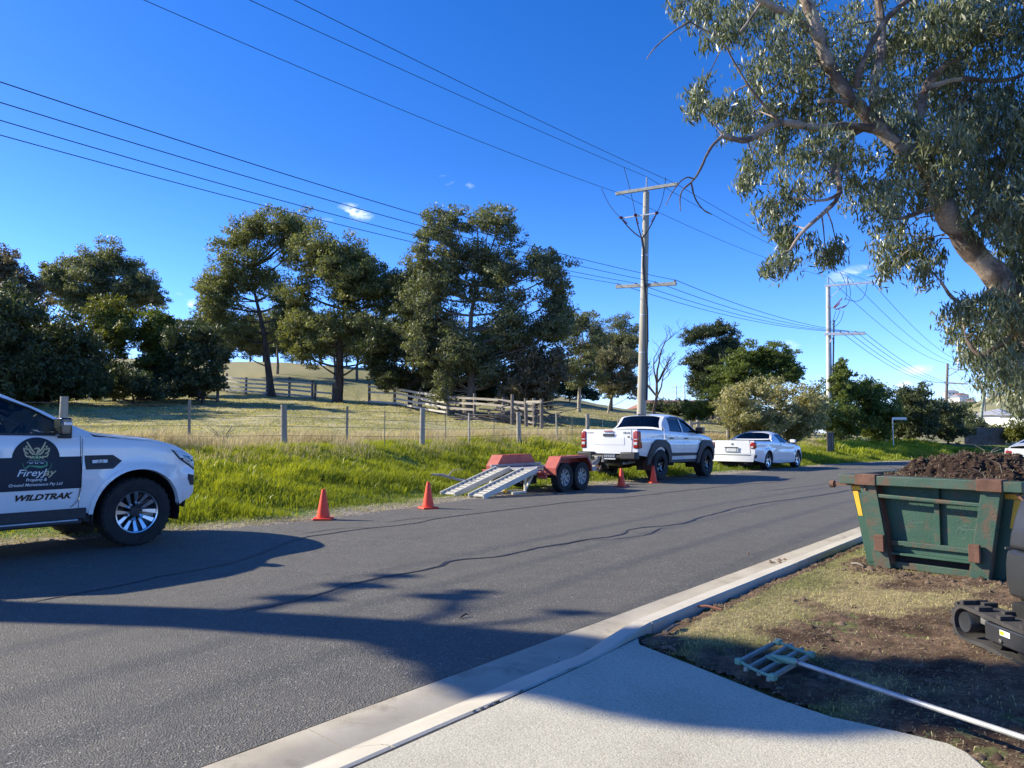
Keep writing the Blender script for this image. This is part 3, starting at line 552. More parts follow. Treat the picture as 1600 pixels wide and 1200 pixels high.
# roadside bushes at right
tree('bush', 'large pale speckled bush behind the white ute', 1215, 37, [(1150, 625, 28), (1185, 612, 24), (1220, 618, 26), (1255, 622, 24), (1285, 638, 18), (1140, 650, 24), (1175, 650, 28), (1215, 650, 30), (1250, 655, 28), (1195, 672, 22), (1235, 680, 20), (1160, 675, 18), (1275, 660, 16)], M_bushpale, bark_grey, r0=.12, dens=1.1, leaf=.13, wr=.55, cat='bush', trunk_h=.15, droop=.1)
RB = 'dark green bushes along the far verge'
for px, D, lob, mt, lb in [
    (1310, 50, [(1316, 566, 7), (1312, 580, 12), (1318, 598, 18), (1300, 612, 20), (1330, 618, 20), (1310, 645, 28), (1335, 655, 24), (1290, 665, 20), (1320, 680, 16)], M_shrubgreen, 'cone topped dark bush behind the second pole'),
    (1365, 52, [(1350, 610, 22), (1375, 615, 20), (1365, 640, 28), (1385, 650, 24), (1350, 660, 24), (1375, 680, 18)], M_shrubgreen, 'middle bush of the far verge, left of the street sign'),
    (1425, 55, [(1412, 620, 18), (1435, 615, 18), (1425, 642, 26), (1450, 650, 22), (1410, 655, 24), (1435, 675, 20), (1400, 680, 14)], M_dark, 'dark bush of the far verge, right of the street sign'),
    (1480, 59, [(1468, 642, 18), (1492, 650, 18), (1480, 668, 20), (1505, 672, 16), (1460, 672, 16), (1490, 685, 12)], M_dark, 'low dark bush before the third pole'),
    (1525, 70, [(1515, 662, 14), (1535, 668, 14), (1525, 682, 12)], M_dark, 'small dark bush where the verge meets the road bend')]:
    tree('bush', lb, px, D, lob, mt, r0=.15, dens=1.25, leaf=.24, cat='bush', trunk_h=.15, group=RB)
for px, D, r, py, lb in [(1562, 66, 14, 676, 'yellow green garden bush left of the parked hatchback'), (1590, 62, 16, 674, 'yellow green garden bush above the parked hatchback'), (1635, 60, 20, 670, 'yellow green garden bush beyond the right edge')]:
    tree('bush', lb, px, D, [(px, py, r), (px - r * .8, py + 6, r * .8), (px + r * .8, py + 4, r * .8)], M_yellow, r0=.08, dens=1.2, leaf=.24, cat='bush', trunk_h=.15, group='yellow green garden bushes')
# hedge on the crest under the skyline
for px, D, lb in [(1030, 96, 'dark hedge on the crest right of the concrete pole'), (1062, 92, 'dark hedge on the crest below the tiled roof'), (1092, 84, 'green hedge on the crest beside the spreading gum')]:
    tree('hedge', lb, px, D, [(px - 14, 638, 11), (px, 636, 11), (px + 14, 638, 11), (px - 7, 648, 9), (px + 10, 649, 9)], M_dark, r0=.1, dens=1.2, leaf=.34, cat='hedge', trunk_h=.1, twigs=False, group='crest hedges')
tree('shrub', 'green shrub at the foot of the spreading gum', 1085, 66, [(1075, 640, 14), (1095, 635, 16), (1110, 645, 14), (1085, 655, 12)], M_shrubgreen, r0=.08, dens=1.2, cat='shrub', trunk_h=.1)
# far wooded hill at right
WHERE = ['left of the timber pole', 'behind the timber pole', 'right of the timber pole', 'below the hilltop houses', 'behind the thin power pole', 'above the garden bushes', 'beyond the right edge']
ORD = 'first second third fourth fifth sixth seventh eighth ninth tenth eleventh twelfth thirteenth fourteenth fifteenth sixteenth seventeenth eighteenth'.split()
for i in range(36):
    k = i % 18; lo = i < 18; px = 1428 + k * 15 + rng.uniform(-5, 5); D = (135 + rng.uniform(-15, 25)) if lo else rng.uniform(240, 380); py = (662 if lo else 634) + rng.uniform(-4, 6) + (8 if px > 1530 and lo else 0); r = 18 if lo else 9
    kind = ['grey green', 'green', 'pale olive', 'dark'][i % 4]
    tree('gum_tree', f'distant {kind} hill tree, {ORD[k]} from the left in the ' + ('lower row' if lo else 'upper row'), px, D, [(px, py, r), (px + r, py + 4, r), (px - r, py + 5, r), (px, py + 12, r * 1.2)], [M_gum, M_shrubgreen, M_grey, M_dark][i % 4], r0=.3, dens=.8, leaf=.7 if lo else 1.2, twigs=False, limbs=False, group='distant trees on the wooded hill', trunk_h=.2)

# bare tree
def deadtree(px, D, h, label):
    root = empty('dead_tree', T(px, D), 0, label, 'tree'); mb = MB(); rnd = random.Random(5)
    def grow(p, d, ln, r, lv):
        q_ = [p]; cur = Vector(p); dd = Vector(d)
        for i in range(4):
            dd = (dd + Vector((rnd.uniform(-.22, .22), rnd.uniform(-.22, .22), rnd.uniform(-.05, .12)))).normalized(); cur = cur + dd * ln / 4; q_.append(cur.copy())
        mb.tube(q_, [r, r * .88, r * .76, r * .64, r * .5], 6 if lv < 2 else 4, cap=False)
        if lv < 4:
            for k in range(3 if lv else 7):
                i = rnd.randint(2, 4) if lv else rnd.choice([2, 2, 3, 3, 4, 4]); a = rnd.uniform(0, 6.28); nd = (dd * .55 + Vector((math.cos(a), math.sin(a), rnd.uniform(.1, .5))) * .7).normalized(); grow(q_[i], nd, ln * rnd.uniform(.45, .62), r * .5, lv + 1)
    grow(Vector((0, 0, -.2)), Vector((.05, 0, 1)), h * .72, .15, 0); mb.build('trunk', bark_dark, root, smooth=True, fix=False); return root
deadtree(1020, 60, 6.2, 'bare dead tree standing right of the concrete pole')
# ------------------------------------------------------------------ grass
def blades(name, X, Y, Z, h, wid, mat, tone, lean=.35, parent=None, wind=(0.15, -.05), quad=True):
    n = len(X); a = rng.random(n) * 2 * math.pi; c, s = np.cos(a), np.sin(a); B = np.stack([X, Y, Z], 1); h = np.broadcast_to(h, n) * (.6 + .8 * rng.random(n)); w = np.broadcast_to(wid, n)
    la = rng.random(n) * 2 * math.pi; lm = lean * rng.random(n) * h
    mid = B + np.stack([np.cos(la) * lm * .35, np.sin(la) * lm * .35, h * .6], 1); tip = B + np.stack([np.cos(la) * lm + wind[0] * h, np.sin(la) * lm + wind[1] * h, h * (1 - .25 * lean)], 1)
    sd = np.stack([c, s, 0 * c], 1) * (w / 2)[:, None]
    V = (np.stack([B, mid + sd, tip, mid - sd], 1) if quad else np.stack([B - sd, B + sd, tip], 1)).reshape(-1, 3); q_ = 4 if quad else 3; i = np.arange(n)[:, None] * q_
    me = npmesh(name, V, np.concatenate([i + j for j in range(q_)], 1), mat, parent, attrs={'tone': tone}); return me
def along(poly, n, smin, smax, omin, omax, opow=1.0):
    s = smin + (smax - smin) * rng.random(n); C, _ = resample(poly, s); C2, _ = resample(poly, s + .05); tg = C2 - C; tg /= np.hypot(*tg.T)[:, None]; o = omin + (omax - omin) * rng.random(n) ** opow
    return C[:, 0] - tg[:, 1] * o, C[:, 1] + tg[:, 0] * o, s, o
M_lush = leafmat('lush_grass', (.10, .15, .016), (.34, .39, .035), .42, (1.7, 1.5, .5), rough=.45)
M_lawn = leafmat('lawn_blades', (.11, .17, .03), (.50, .44, .21), .3, rough=.6)
M_straw = leafmat('dry_grass', (.30, .25, .13), (.66, .58, .38), .4, (1.3, 1.2, .9), rough=.6)
M_field = leafmat('field_grass', (.26, .26, .09), (.58, .50, .25), .35, (1.4, 1.35, .7), rough=.6)
acL = lambda x, y: float(sdist(np.array([[x, y]]), Ls)[1][0])
s0 = acL(-7.5, 7); sF = acL(1.7, 18.9); s2 = acL(20.5, 39.6); s3 = acL(34.5, 52.4)
def cull(x, y, extra=60): px = x / np.maximum(y, .5) * F + 800; return (px > -120 - extra) & (px < 1660 + extra)
# lush verge, thick near the camera, thinning with distance
for nm, n, a_, b_, hh, ww in (('verge_grass', 160000, s0, sF + 2, .095, .010), ('verge_grass', 90000, sF + 2, s2, .13, .018), ('verge_grass', 30000, s2, s3, .22, .045)):
    x, y, s, o = along(Ls, n, a_, b_, .35, 5.6, .95); k = cull(x, y); x, y, s, o = x[k], y[k], s[k], o[k]
    cl = fbm(x * 1.3, y * 1.3, 4); c2 = fbm(x * .35 + 7, y * .35); edge = sstep(.3, 1.5, o + (cl - .5) * 1.4); keep = rng.random(len(x)) < (.15 + .85 * edge) * sstep(.3, .45, cl + .12)
    x, y, o, cl, c2, edge = x[keep], y[keep], o[keep], cl[keep], c2[keep], edge[keep]
    tone = np.clip(.22 + 1.3 * (c2 - .35) + .35 * rng.random(len(x)) + .25 * (cl - .5) + .42 * sstep(1.0, 3.6, o) - .14, 0, 1); h = hh * (.30 + .9 * edge) * (.45 + 1.1 * cl) * (1 + .35 * sstep(.56, .70, cl))  # blades darken towards the road: shade of the lumps put into the tone
    tag(blades(nm, x, y, terrain(x, y) - .01, h, ww, M_lush, tone), kind='stuff')
# taller rank clumps and weeds
x, y, s, o = along(Ls, 26000, s0, s2, 1.2, 5.4); k = cull(x, y); x, y = x[k], y[k]; cl = fbm(x * .8 + 30, y * .8 + 4, 3); k = cl > .58; x, y, cl = x[k], y[k], cl[k]
tag(blades('rank_grass', x, y, terrain(x, y), .20 * (cl + .3), .016, M_lush, np.clip(.1 + .5 * rng.random(len(x)), 0, 1), lean=.6), kind='stuff')
# dry seeding grass along the fence
for n, a_, b_, hh, ww in ((70000, s0, sF + 3, .40, .007), (60000, sF + 3, s2, .42, .012)):
    x, y, s, o = along(Ls, n, a_, b_, 3.5, 7.8); k = cull(x, y); x, y, o = x[k], y[k], o[k]; cl = fbm(x * 1.1 + 3, y * 1.1, 4); pk = 1 - np.abs(o - 5.7) / 2.3
    k = rng.random(len(x)) < np.clip(pk * 1.3, 0, 1) * sstep(.32, .6, cl); x, y, cl, pk = x[k], y[k], cl[k], pk[k]
    tag(blades('dry_grass', x, y, terrain(x, y), hh * (.4 + 1.1 * cl * pk), ww, M_straw, np.clip(rng.random(len(x)) * 1.0, 0, 1), lean=.5), kind='stuff')
# straw at the road edge and trampled runners
x, y, s, o = along(Ls, 22000, s0, sF + 8, -.05, 1.3, 1.3); k = cull(x, y) & (fbm(x * 3, y * 3) > .42); x, y = x[k], y[k]
tag(blades('road_edge_grass', x, y, terrain(x, y) + .0, .05, .008, M_field, rng.random(len(x)), lean=1.6, quad=False), kind='stuff')
# paddock sward: tufts that thin out with distance
u = rng.random(130000); y = 15 * (75 / 15) ** (u ** .8); px = -80 + rng.random(len(y)) * 1500; x = (px - 800) / F * y; t_, _ = sdist(np.stack([x, y], 1), L)
k = t_ > 6.0; x, y = x[k], y[k]; cl = fbm(x * .9, y * .9, 4); k = rng.random(len(x)) < sstep(.25, .6, cl) * (.4 + .6 * (y < 60)); x, y, cl = x[k], y[k], cl[k]
tag(blades('paddock_grass', x, y, terrain(x, y), (.035 + .0009 * y) * (.5 + cl), .012 + .0012 * y, M_field, np.clip(.75 * rng.random(len(x)) + .7 * (fbm(x * .2, y * .2) - .4), 0, 1), lean=.9, quad=False), kind='stuff')
# gravel on the shoulder
ico_v = np.array([(0, 0, .8), (1, 0, 0), (.2, .9, .1), (-.9, .3, 0), (-.4, -.8, .1), (.5, -.7, 0)], dtype=float); ico_f = np.array([(0, 1, 2), (0, 2, 3), (0, 3, 4), (0, 4, 5), (0, 5, 1)])
def pebbles(name, x, y, z, r, mat, tone, squ=.7, kind='stuff'):
    n = len(x); a = rng.random(n) * 6.283; c, s = np.cos(a), np.sin(a); r = np.broadcast_to(r, n) * (.5 + rng.random(n)); sc = .6 + .8 * rng.random((n, 3)); sc[:, 2] *= squ
    P = ico_v[None] * sc[:, None, :] * r[:, None, None]; V = np.stack([P[..., 0] * c[:, None] - P[..., 1] * s[:, None] + x[:, None], P[..., 0] * s[:, None] + P[..., 1] * c[:, None] + y[:, None], P[..., 2] + np.asarray(z)[:, None]], -1).reshape(-1, 3)
    Fc = (ico_f[None] + (np.arange(n) * 6)[:, None, None]).reshape(-1, 3); return tag(npmesh(name, V, Fc, mat, attrs={'tone': np.repeat(tone, 5)}), kind=kind)
def tonemat(name, a, b, rough=.9):
    m = newmat(name); n, l = nodes(m); bb = n['Principled BSDF']; at = n.new('ShaderNodeAttribute'); at.attribute_name = 'tone'; mx = n.new('ShaderNodeMix'); mx.data_type = 'RGBA'; mx.inputs['A'].default_value = (*a, 1); mx.inputs['B'].default_value = (*b, 1)
    l.new(at.outputs['Fac'], mx.inputs['Factor']); l.new(mx.outputs['Result'], bb.inputs['Base Color']); bb.inputs['Roughness'].default_value = rough; bb.inputs['Specular IOR Level'].default_value = .2; return m
x, y, s, o = along(Ls, 26000, s0 - 1, s2, -.16, .75, .9); k = cull(x, y) & (rng.random(len(x)) < (.35 + .65 * (fbm(x * 1.2, y * 1.2) > .45))); x, y = x[k], y[k]
pebbles('shoulder_gravel', x, y, np.maximum(terrain(x, y), zdrop(y)) , .013, tonemat('gravel', (.12, .095, .07), (.52, .45, .37)), rng.random(len(x)))
# near lawn, clippings and soil crumbs
n = 150000; x = rng.random(n) * 6.5 + .3; y = 2.2 + (rng.random(n) ** 1.3) * 10; trr = -sdist(np.stack([x, y], 1), Rr)[0]; k = (trr > .60) & ~inpoly(x, y, dpoly) & cull(x, y, 0); x, y = x[k], y[k]
sm = soilmask(x, y); cl = fbm(x * 2.2, y * 2.2, 4); k = rng.random(len(x)) > sm * .93; x2, y2, c2, s2_ = x[k], y[k], cl[k], sm[k]
gr = fbm(x2 * .8 + 3, y2 * .8)
tag(blades('lawn_grass', x2, y2, nstrip_z(x2, y2) - .004, .026 * (.5 + c2), .0045, M_lawn, np.clip(1.4 * (gr - .42) + .6 * sstep(1240, 1420, x2 / y2 * F + 800) + .45 * rng.random(len(x2)) + .12, 0, 1), lean=1.3), kind='stuff')
n = 60000; x = rng.random(n) * 5.5 + .6; y = 2.4 + rng.random(n) * 6; trr = -sdist(np.stack([x, y], 1), Rr)[0]; cl = fbm(x * 1.8 + 4, y * 1.8); k = (trr > .58) & ~inpoly(x, y, dpoly) & (rng.random(n) < sstep(.38, .62, cl + .10 * sstep(1240, 1420, x / y * F + 800))); x, y = x[k], y[k]
tag(blades('grass_clippings', x, y, nstrip_z(x, y) + .006, .012, .004, M_straw, rng.random(len(x)) * .8, lean=5.0, quad=False), kind='stuff')
n = 60000; x = rng.random(n) * 5.5 + .6; y = 2.4 + rng.random(n) * 7; trr = -sdist(np.stack([x, y], 1), Rr)[0]; sm = soilmask(x, y); k = (trr > .53) & ~inpoly(x, y, dpoly) & (rng.random(n) < sm * (.25 + .75 * (fbm(x * 3, y * 3) > .5))); x, y = x[k], y[k]
M_crumb = tonemat('soil_crumb', (.055, .035, .024), (.20, .14, .095))
pebbles('soil_crumbs', x, y, nstrip_z(x, y) - .002, .007 * (1 + 2.2 * (rng.random(len(x)) > .96)), M_crumb, rng.random(len(x)), 1)
# ------------------------------------------------------------------ vehicles
def paint(name, c): return pm(name, c, tuple(v * .93 for v in c), 1.3, rough=.32, coat=.9, spec=.5)
M_white = paint('white_paint', (.80, .80, .79)); M_silver = paint('silver_paint', (.42, .44, .46))
M_trim = pm('black_plastic', (.018, .018, .02), (.03, .03, .032), 30, rough=.6, bump=.0006, bscale=300)
M_under = pm('underbody', (.008, .008, .008), (.02, .018, .016), 5, rough=.9)
M_tyre = pm('tyre_rubber', (.012, .012, .012), (.028, .026, .024), 8, rough=.85, bump=.001, bscale=120)
M_alloy = pm('machined_alloy', (.62, .63, .65), rough=.28, metal=1); M_galv = pm('galvanised', (.45, .46, .46), (.6, .6, .6), 8, rough=.45, metal=.8)
M_steel = pm('bare_steel', (.38, .37, .35), (.22, .2, .18), 7, rough=.5, metal=.8)
M_black = pm('gloss_black', (.01, .01, .012), rough=.2, coat=.5)
M_red = newmat('lamp_red'); b_ = M_red.node_tree.nodes['Principled BSDF']; b_.inputs['Base Color'].default_value = (.30, .006, .010, 1); b_.inputs['Roughness'].default_value = .12; b_.inputs['Coat Weight'].default_value = 1
M_clear = pm('lamp_clear', (.55, .56, .58), rough=.08, coat=1); M_amber = pm('lamp_amber', (.6, .2, .03), rough=.15, coat=1); M_lampin = pm('lamp_inner', (.16, .17, .18), rough=.15, metal=.7)
def glassmat(name, tint, mixf):
    m = newmat(name); n, l = nodes(m); out = n['Material Output']; tr = n.new('ShaderNodeBsdfTransparent'); tr.inputs[0].default_value = (*tint, 1); gl = n.new('ShaderNodeBsdfGlossy'); gl.inputs['Roughness'].default_value = .02; gl.inputs[0].default_value = (.9, .92, .95, 1)
    fr = n.new('ShaderNodeFresnel'); fr.inputs[0].default_value = 1.5; ms = n.new('ShaderNodeMixShader'); l.new(fr.outputs[0], ms.inputs[0]); l.new(tr.outputs[0], ms.inputs[1]); l.new(gl.outputs[0], ms.inputs[2]); l.new(ms.outputs[0], out.inputs[0]); return m
M_glass = glassmat('window_glass', (.55, .62, .60), .1); M_tint = glassmat('tinted_glass', (.06, .07, .075), .1)
M_seat = pm('seat_fabric', (.02, .02, .022), (.035, .034, .034), 20, rough=.9)
def sm(xs, zs):
    xs = np.array(xs, float); zs = np.array(zs, float)
    if xs[0] > xs[-1]: xs = xs[::-1]; zs = zs[::-1]
    def f(x):
        x = np.asarray(x, float); r = 0
        for d, w in ((-.05, .15), (-.025, .2), (0, .3), (.025, .2), (.05, .15)): r = r + w * np.interp(x + d, xs, zs)
        return r
    return f
def panel(name, outer, fmap, m, parent, holes=(), off=0.0, thick=.018, step=.07, flip=False):
    """outline(s) in a 2D domain, cut on a grid and laid on the curved skin fmap(u, v) -> (x, y, z)"""
    loops = [[Vector((p[0], p[1], 0)) for p in outer]] + [[Vector((p[0], p[1], 0)) for p in h] for h in holes]
    tris = tessellate_polygon(loops); flat = [v for lp in loops for v in lp]
    bm = bmesh.new(); vs = [bm.verts.new(v) for v in flat]
    for t in tris:
        try: bm.faces.new([vs[i] for i in t])
        except ValueError: pass
    for ax in (0, 1):
        lo = min(v[ax] for v in flat); hi = max(v[ax] for v in flat); k = math.ceil(lo / step + 1e-6)
        while k * step < hi - 1e-6:
            co = [0, 0, 0]; no = [0, 0, 0]; co[ax] = k * step; no[ax] = 1
            bmesh.ops.bisect_plane(bm, geom=bm.verts[:] + bm.edges[:] + bm.faces[:], plane_co=co, plane_no=no); k += 1
    bmesh.ops.recalc_face_normals(bm, faces=bm.faces)
    bm.verts.ensure_lookup_table(); bm.verts.index_update()
    uv = np.array([(v.co.x, v.co.y) for v in bm.verts]); e = .02
    f = lambda a: np.stack(np.broadcast_arrays(*fmap(a[:, 0], a[:, 1])), 1).astype(float)
    P = f(uv); du = f(uv + [e, 0]) - f(uv - [e, 0]); dv = f(uv + [0, e]) - f(uv - [0, e]); N = np.cross(du, dv); N /= np.linalg.norm(N, axis=1)[:, None] + 1e-12
    if flip: N = -N
    P = P + N * off
    faces = [[v.index for v in fc.verts] for fc in bm.faces]
    # wind faces to agree with N
    out = []
    for fc in faces:
        a, b, c = P[fc[0]], P[fc[1]], P[fc[2]]; nn = np.cross(b - a, c - a); out.append(fc if nn @ N[fc[0]] > 0 else fc[::-1])
    V = P.tolist(); NN = N.tolist()
    if thick:
        for ed in bm.edges:
            if len(ed.link_faces) == 1:
                i, j = ed.verts[0].index, ed.verts[1].index; b0 = len(V)
                V += [P[i], P[j], P[j] - N[j] * thick, P[i] - N[i] * thick]; NN += [(0, 0, 0)] * 4; out.append([b0, b0 + 1, b0 + 2, b0 + 3])
    bm.free()
    me = bpy.data.meshes.new(name); me.from_pydata([tuple(v) for v in V], [], out); me.update(); me.shade_smooth(); me.normals_split_custom_set_from_vertices([tuple(n) for n in NN])
    me.materials.append(m); o = bpy.data.objects.new(name, me); COL.objects.link(o); o.parent = parent; return o
def rrect(x0, z0, x1, z1, r, n=4):
    o = []
    for cx, cz, a0 in ((x1 - r, z1 - r, 0), (x0 + r, z1 - r, 90), (x0 + r, z0 + r, 180), (x1 - r, z0 + r, 270)):
        for i in range(n + 1): a = R(a0 + 90 * i / n); o.append((cx + r * math.cos(a), cz + r * math.sin(a)))
    return o
def arc(cx, cz, r, a0, a1, n=14): return [(cx + r * math.cos(R(a0 + (a1 - a0) * i / n)), cz + r * math.sin(R(a0 + (a1 - a0) * i / n))) for i in range(n + 1)]
RY = Matrix.Rotation(math.pi / 2, 4, 'X')        # lathe axis -> -y (outwards on the right side)
def wheel(parent, x, y, side, Rt, w, rr, style='twin', rimmat=None, name='wheel'):
    lug = .034 if Rt > .41 else .012
    Mx = Matrix.Translation((x, y, Rt)) @ (RY if side < 0 else Matrix.Rotation(-math.pi / 2, 4, 'X'))   # +z local = outward
    h = w / 2; root = MB().lathe([(.001, .2 * h), (rr * .3, .2 * h), (rr * .35, -.2 * h), (rr * .62, -.25 * h), (rr * .62, -.4 * h)], 20, Mx).build(name, M_under, parent, smooth=True)
    prof = [(rr, -h * .8), (rr + .01, -h), (Rt * .82, -h * 1.05), (Rt * .95, -h * .98), (Rt, -h * .78), (Rt, -h * .3), (Rt - .012, -h * .28), (Rt - .012, -h * .2), (Rt, -h * .18), (Rt, h * .18), (Rt - .012, h * .2), (Rt - .012, h * .28), (Rt, h * .3), (Rt, h * .78), (Rt * .95, h * .98), (Rt * .82, h * 1.05), (rr + .012, h), (rr, h * .84)]
    mb = MB().lathe(prof, 48, Mx)
    for k in range(30):
        a = k * 2 * math.pi / 30
        for sg in (-1, 1): mb.box(Mx @ Vector((math.cos(a + sg * .05) * (Rt - .004), math.sin(a + sg * .05) * (Rt - .004), sg * h * .86)), (lug, .05 if lug > .02 else .035, .02), (Mx @ Matrix.Rotation(a, 4, 'Z')).to_3x3())
    mb.build('tyre', M_tyre, root, smooth=True)
    rim = MB().lathe([(rr * 1.0, h * .84), (rr * .985, h * .9), (rr * .93, h * .86), (rr * .90, h * .5), (rr * .86, -h * .5)], 40, Mx)
    rm = rimmat or M_alloy; blk = MB().lathe([(rr * .9, h * .45), (rr * .5, h * .1), (.002, h * .12)], 30, Mx)
    z0 = h * .50
    def spoke(a, da, w0, w1, r0, r1, t=.03):
        p0 = Vector((math.cos(a) * r0, math.sin(a) * r0, z0 * .9)); p1 = Vector((math.cos(a + da) * r1, math.sin(a + da) * r1, z0 * 1.45)); d = (p1 - p0).normalized(); s = Vector((-d.y, d.x, 0)).normalized()
        pts = [p0 - s * w0 / 2, p1 - s * w1 / 2, p1 + s * w1 / 2, p0 + s * w0 / 2]; dn = Vector((0, 0, -t)); vs = [Mx @ p for p in pts] + [Mx @ (p + dn) for p in pts]
        rim.add(vs, [[0, 1, 2, 3], [7, 6, 5, 4], [0, 4, 5, 1], [1, 5, 6, 2], [2, 6, 7, 3], [3, 7, 4, 0]])
    if style == 'twin':
        for k in range(6):
            a = k * math.pi / 3 + .25
            for sg in (-1, 1): spoke(a + sg * .16, sg * .13, rr * .10, rr * .20, rr * .36, rr * .93); spoke(a + sg * .05, sg * .12, rr * .12, rr * .10, rr * .20, rr * .40)
    elif style == 'five':
        for k in range(5): spoke(k * 2 * math.pi / 5 + .3, 0, rr * .30, rr * .24, rr * .15, rr * .95)
    elif style == 'eight':
        for k in range(8): spoke(k * math.pi / 4 + .2, 0, rr * .22, rr * .34, rr * .3, rr * .93)
        rim.lathe([(rr * .42, z0 * .6), (rr * .42, z0), (rr * .30, z0 * 1.1), (rr * .30, z0 * .6)], 24, Mx)
    rim.build('rim', rm, root, smooth=True)
    blk.build('rim_back', M_black, root, smooth=True)
    cap = MB().lathe([(rr * .24, z0 * .7), (rr * .22, z0 * 1.1), (.001, z0 * 1.2)], 20, Mx)
    for k in range(6):
        a = k * math.pi / 3 + .1; cap.lathe([(.012, z0 * .8), (.012, z0 * 1.25), (.001, z0 * 1.3)], 6, Mx @ Matrix.Translation((math.cos(a) * rr * .27, math.sin(a) * rr * .27, 0)))
    cap.build('hub_cap', M_trim if style == 'twin' else rm, root, smooth=True)
    return root
class Car:
    def __init__(s, name, label, cat, loc, theta, sp):
        s.sp = sp; s.root = empty(name, loc, math.pi / 2 - theta, label, cat); s.root.rotation_euler = (0, sp.get('pitch', 0), math.pi / 2 - theta)
        g = lambda k: sm(*zip(*sp[k])); s.Zb = g('belt'); s.Ze = g('edge'); s.Zc = g('top'); s.Wb = g('wb'); s.We = g('we'); s.Zs = g('sill'); s.m = sp['paint']
        s.axles = sp['axles']; s.Rt = sp['Rt']; s.xf = sp['xf']; s.xr = sp['xr']
    def yside(s, x, z):
        zb = s.Zb(x); zs = s.Zs(x); u = np.clip((z - zs) / (zb - zs), -.3, 1); W = s.Wb(x)
        y = W * np.interp(u, [-.3, 0, .12, .45, .62, .66, .9, 1], [.93, .955, .975, 1.0, .998, .985, .98, .955])
        for ax in s.axles:
            d = np.hypot(x - ax, z - s.Rt); y = y + s.sp.get('flare', .02) * np.exp(-((d - s.Rt - .07) / .09) ** 2) * np.clip((zb - z) / .12, 0, 1)
        ze = np.maximum(s.Ze(x), zb + .001); v = np.clip((z - zb) / (ze - zb), 0, 1.2); y2 = W * .955 * (1 - v) + s.We(x) * v + .018 * np.sin(np.pi * np.clip(v, 0, 1)) * (ze - zb > .1)
        return np.where(z <= zb, y, y2)
    def side(s, sg): return lambda x, z: (x, sg * s.yside(x, z), z)
    def topm(s, x, v):
        b = s.sp['bulge']; ex = b * (1 - v * v) * np.clip((x - (s.xf - .35)) / .35, 0, 1.3) ** 2; er = -.04 * (1 - v * v) * np.clip(((s.xr + .2) - x) / .2, 0, 1.3) ** 2
        return x + ex + er, v * s.We(x), s.Ze(x) + (s.Zc(x) - s.Ze(x)) * (1 - np.abs(v) ** 3.4)
    def line(s, f, x0, x1, dz=0, n=None): n = n or max(2, int(abs(x1 - x0) / .08)); return [(x, float(f(x)) + dz) for x in np.linspace(x0, x1, n)]
    def bottom(s, x0, x1):
        """lower edge from x0 to x1 (x0<x1) with arches"""
        pts = []; Ra = s.sp['arch']; xs = [x0]
        cur = x0; pts.append((x0, float(s.Zs(x0))))
        for ax in sorted(s.axles):
            zz = float(s.Zs(ax)); dzz = zz - s.Rt; half = math.sqrt(max(Ra * Ra - dzz * dzz, .001)); a = math.degrees(math.asin(max(-1, min(1, dzz / Ra))))
            if ax - half > x0 and ax + half < x1: pts += arc(ax, s.Rt, Ra, 180 - a, a, 18)
            elif ax + half > x0 and ax - half < x0 and ax + half < x1: pts = [p for p in arc(ax, s.Rt, Ra, 180 - a, a, 18) if p[0] > x0]
        pts.append((x1, float(s.Zs(x1)))); return pts
    def sidepanel(s, name, x0, x1, m=None, top=None, skew=0, off=0):
        g = .004; bt = s.bottom(x0 + g, x1 - g); tp = s.line(top or s.Zb, x1 - g, x0 + g)
        return [panel(name, bt + tp, s.side(sg), m or s.m, s.root, flip=(sg > 0), off=off) for sg in (-1, 1)]
    def wheels(s, w, rr, style, rimmat=None, inset=.02):
        for ax in s.axles:
            for sg in (-1, 1):
                y = sg * (float(s.Wb(ax)) - w / 2 - inset); wheel(s.root, ax, y, sg, s.Rt, w, rr, style, rimmat)
                Mx = Matrix.Translation((ax, sg * (float(s.Wb(ax)) - .02), s.Rt)) @ Matrix.Rotation(-sg * math.pi / 2, 4, 'X'); Ra = s.sp['arch'] - .004
                pr = [(Ra * math.cos(R(a)), Ra * math.sin(R(a))) for a in np.linspace(-15, 195, 20)]
                n_ = len(pr); vs = [(ax + p[0], sg * (float(s.Wb(ax)) - .03), s.Rt + p[1]) for p in pr] + [(ax + p[0], sg * .45, s.Rt + p[1]) for p in pr]
                MB().add(vs, [[i, i + 1, n_ + i + 1, n_ + i] for i in range(n_ - 1)] + [list(range(n_, 2 * n_))]).build('wheel_arch_liner', M_under, s.root, smooth=True)
def pts3(P, f): return [Vector([float(c) for c in f(np.array([p[0]]), np.array([p[1]]))]) for p in P]
def textmesh(body, size, shear=0.0, bold=0.0, spacing=1.0, sx=1.0):
    c = bpy.data.curves.new('t', 'FONT'); c.body = body; c.size = size; c.shear = shear; c.offset = bold; c.space_character = spacing; c.resolution_u = 3; c.align_x = 'CENTER'; c.fill_mode = 'FRONT'
    o = bpy.data.objects.new('t', c); me = bpy.data.meshes.new_from_object(o); V = [(v.co.x * sx, v.co.y) for v in me.vertices]; Fs = [list(p.vertices) for p in me.polygons]
    bpy.data.objects.remove(o); bpy.data.curves.remove(c); bpy.data.meshes.remove(me); return V, Fs
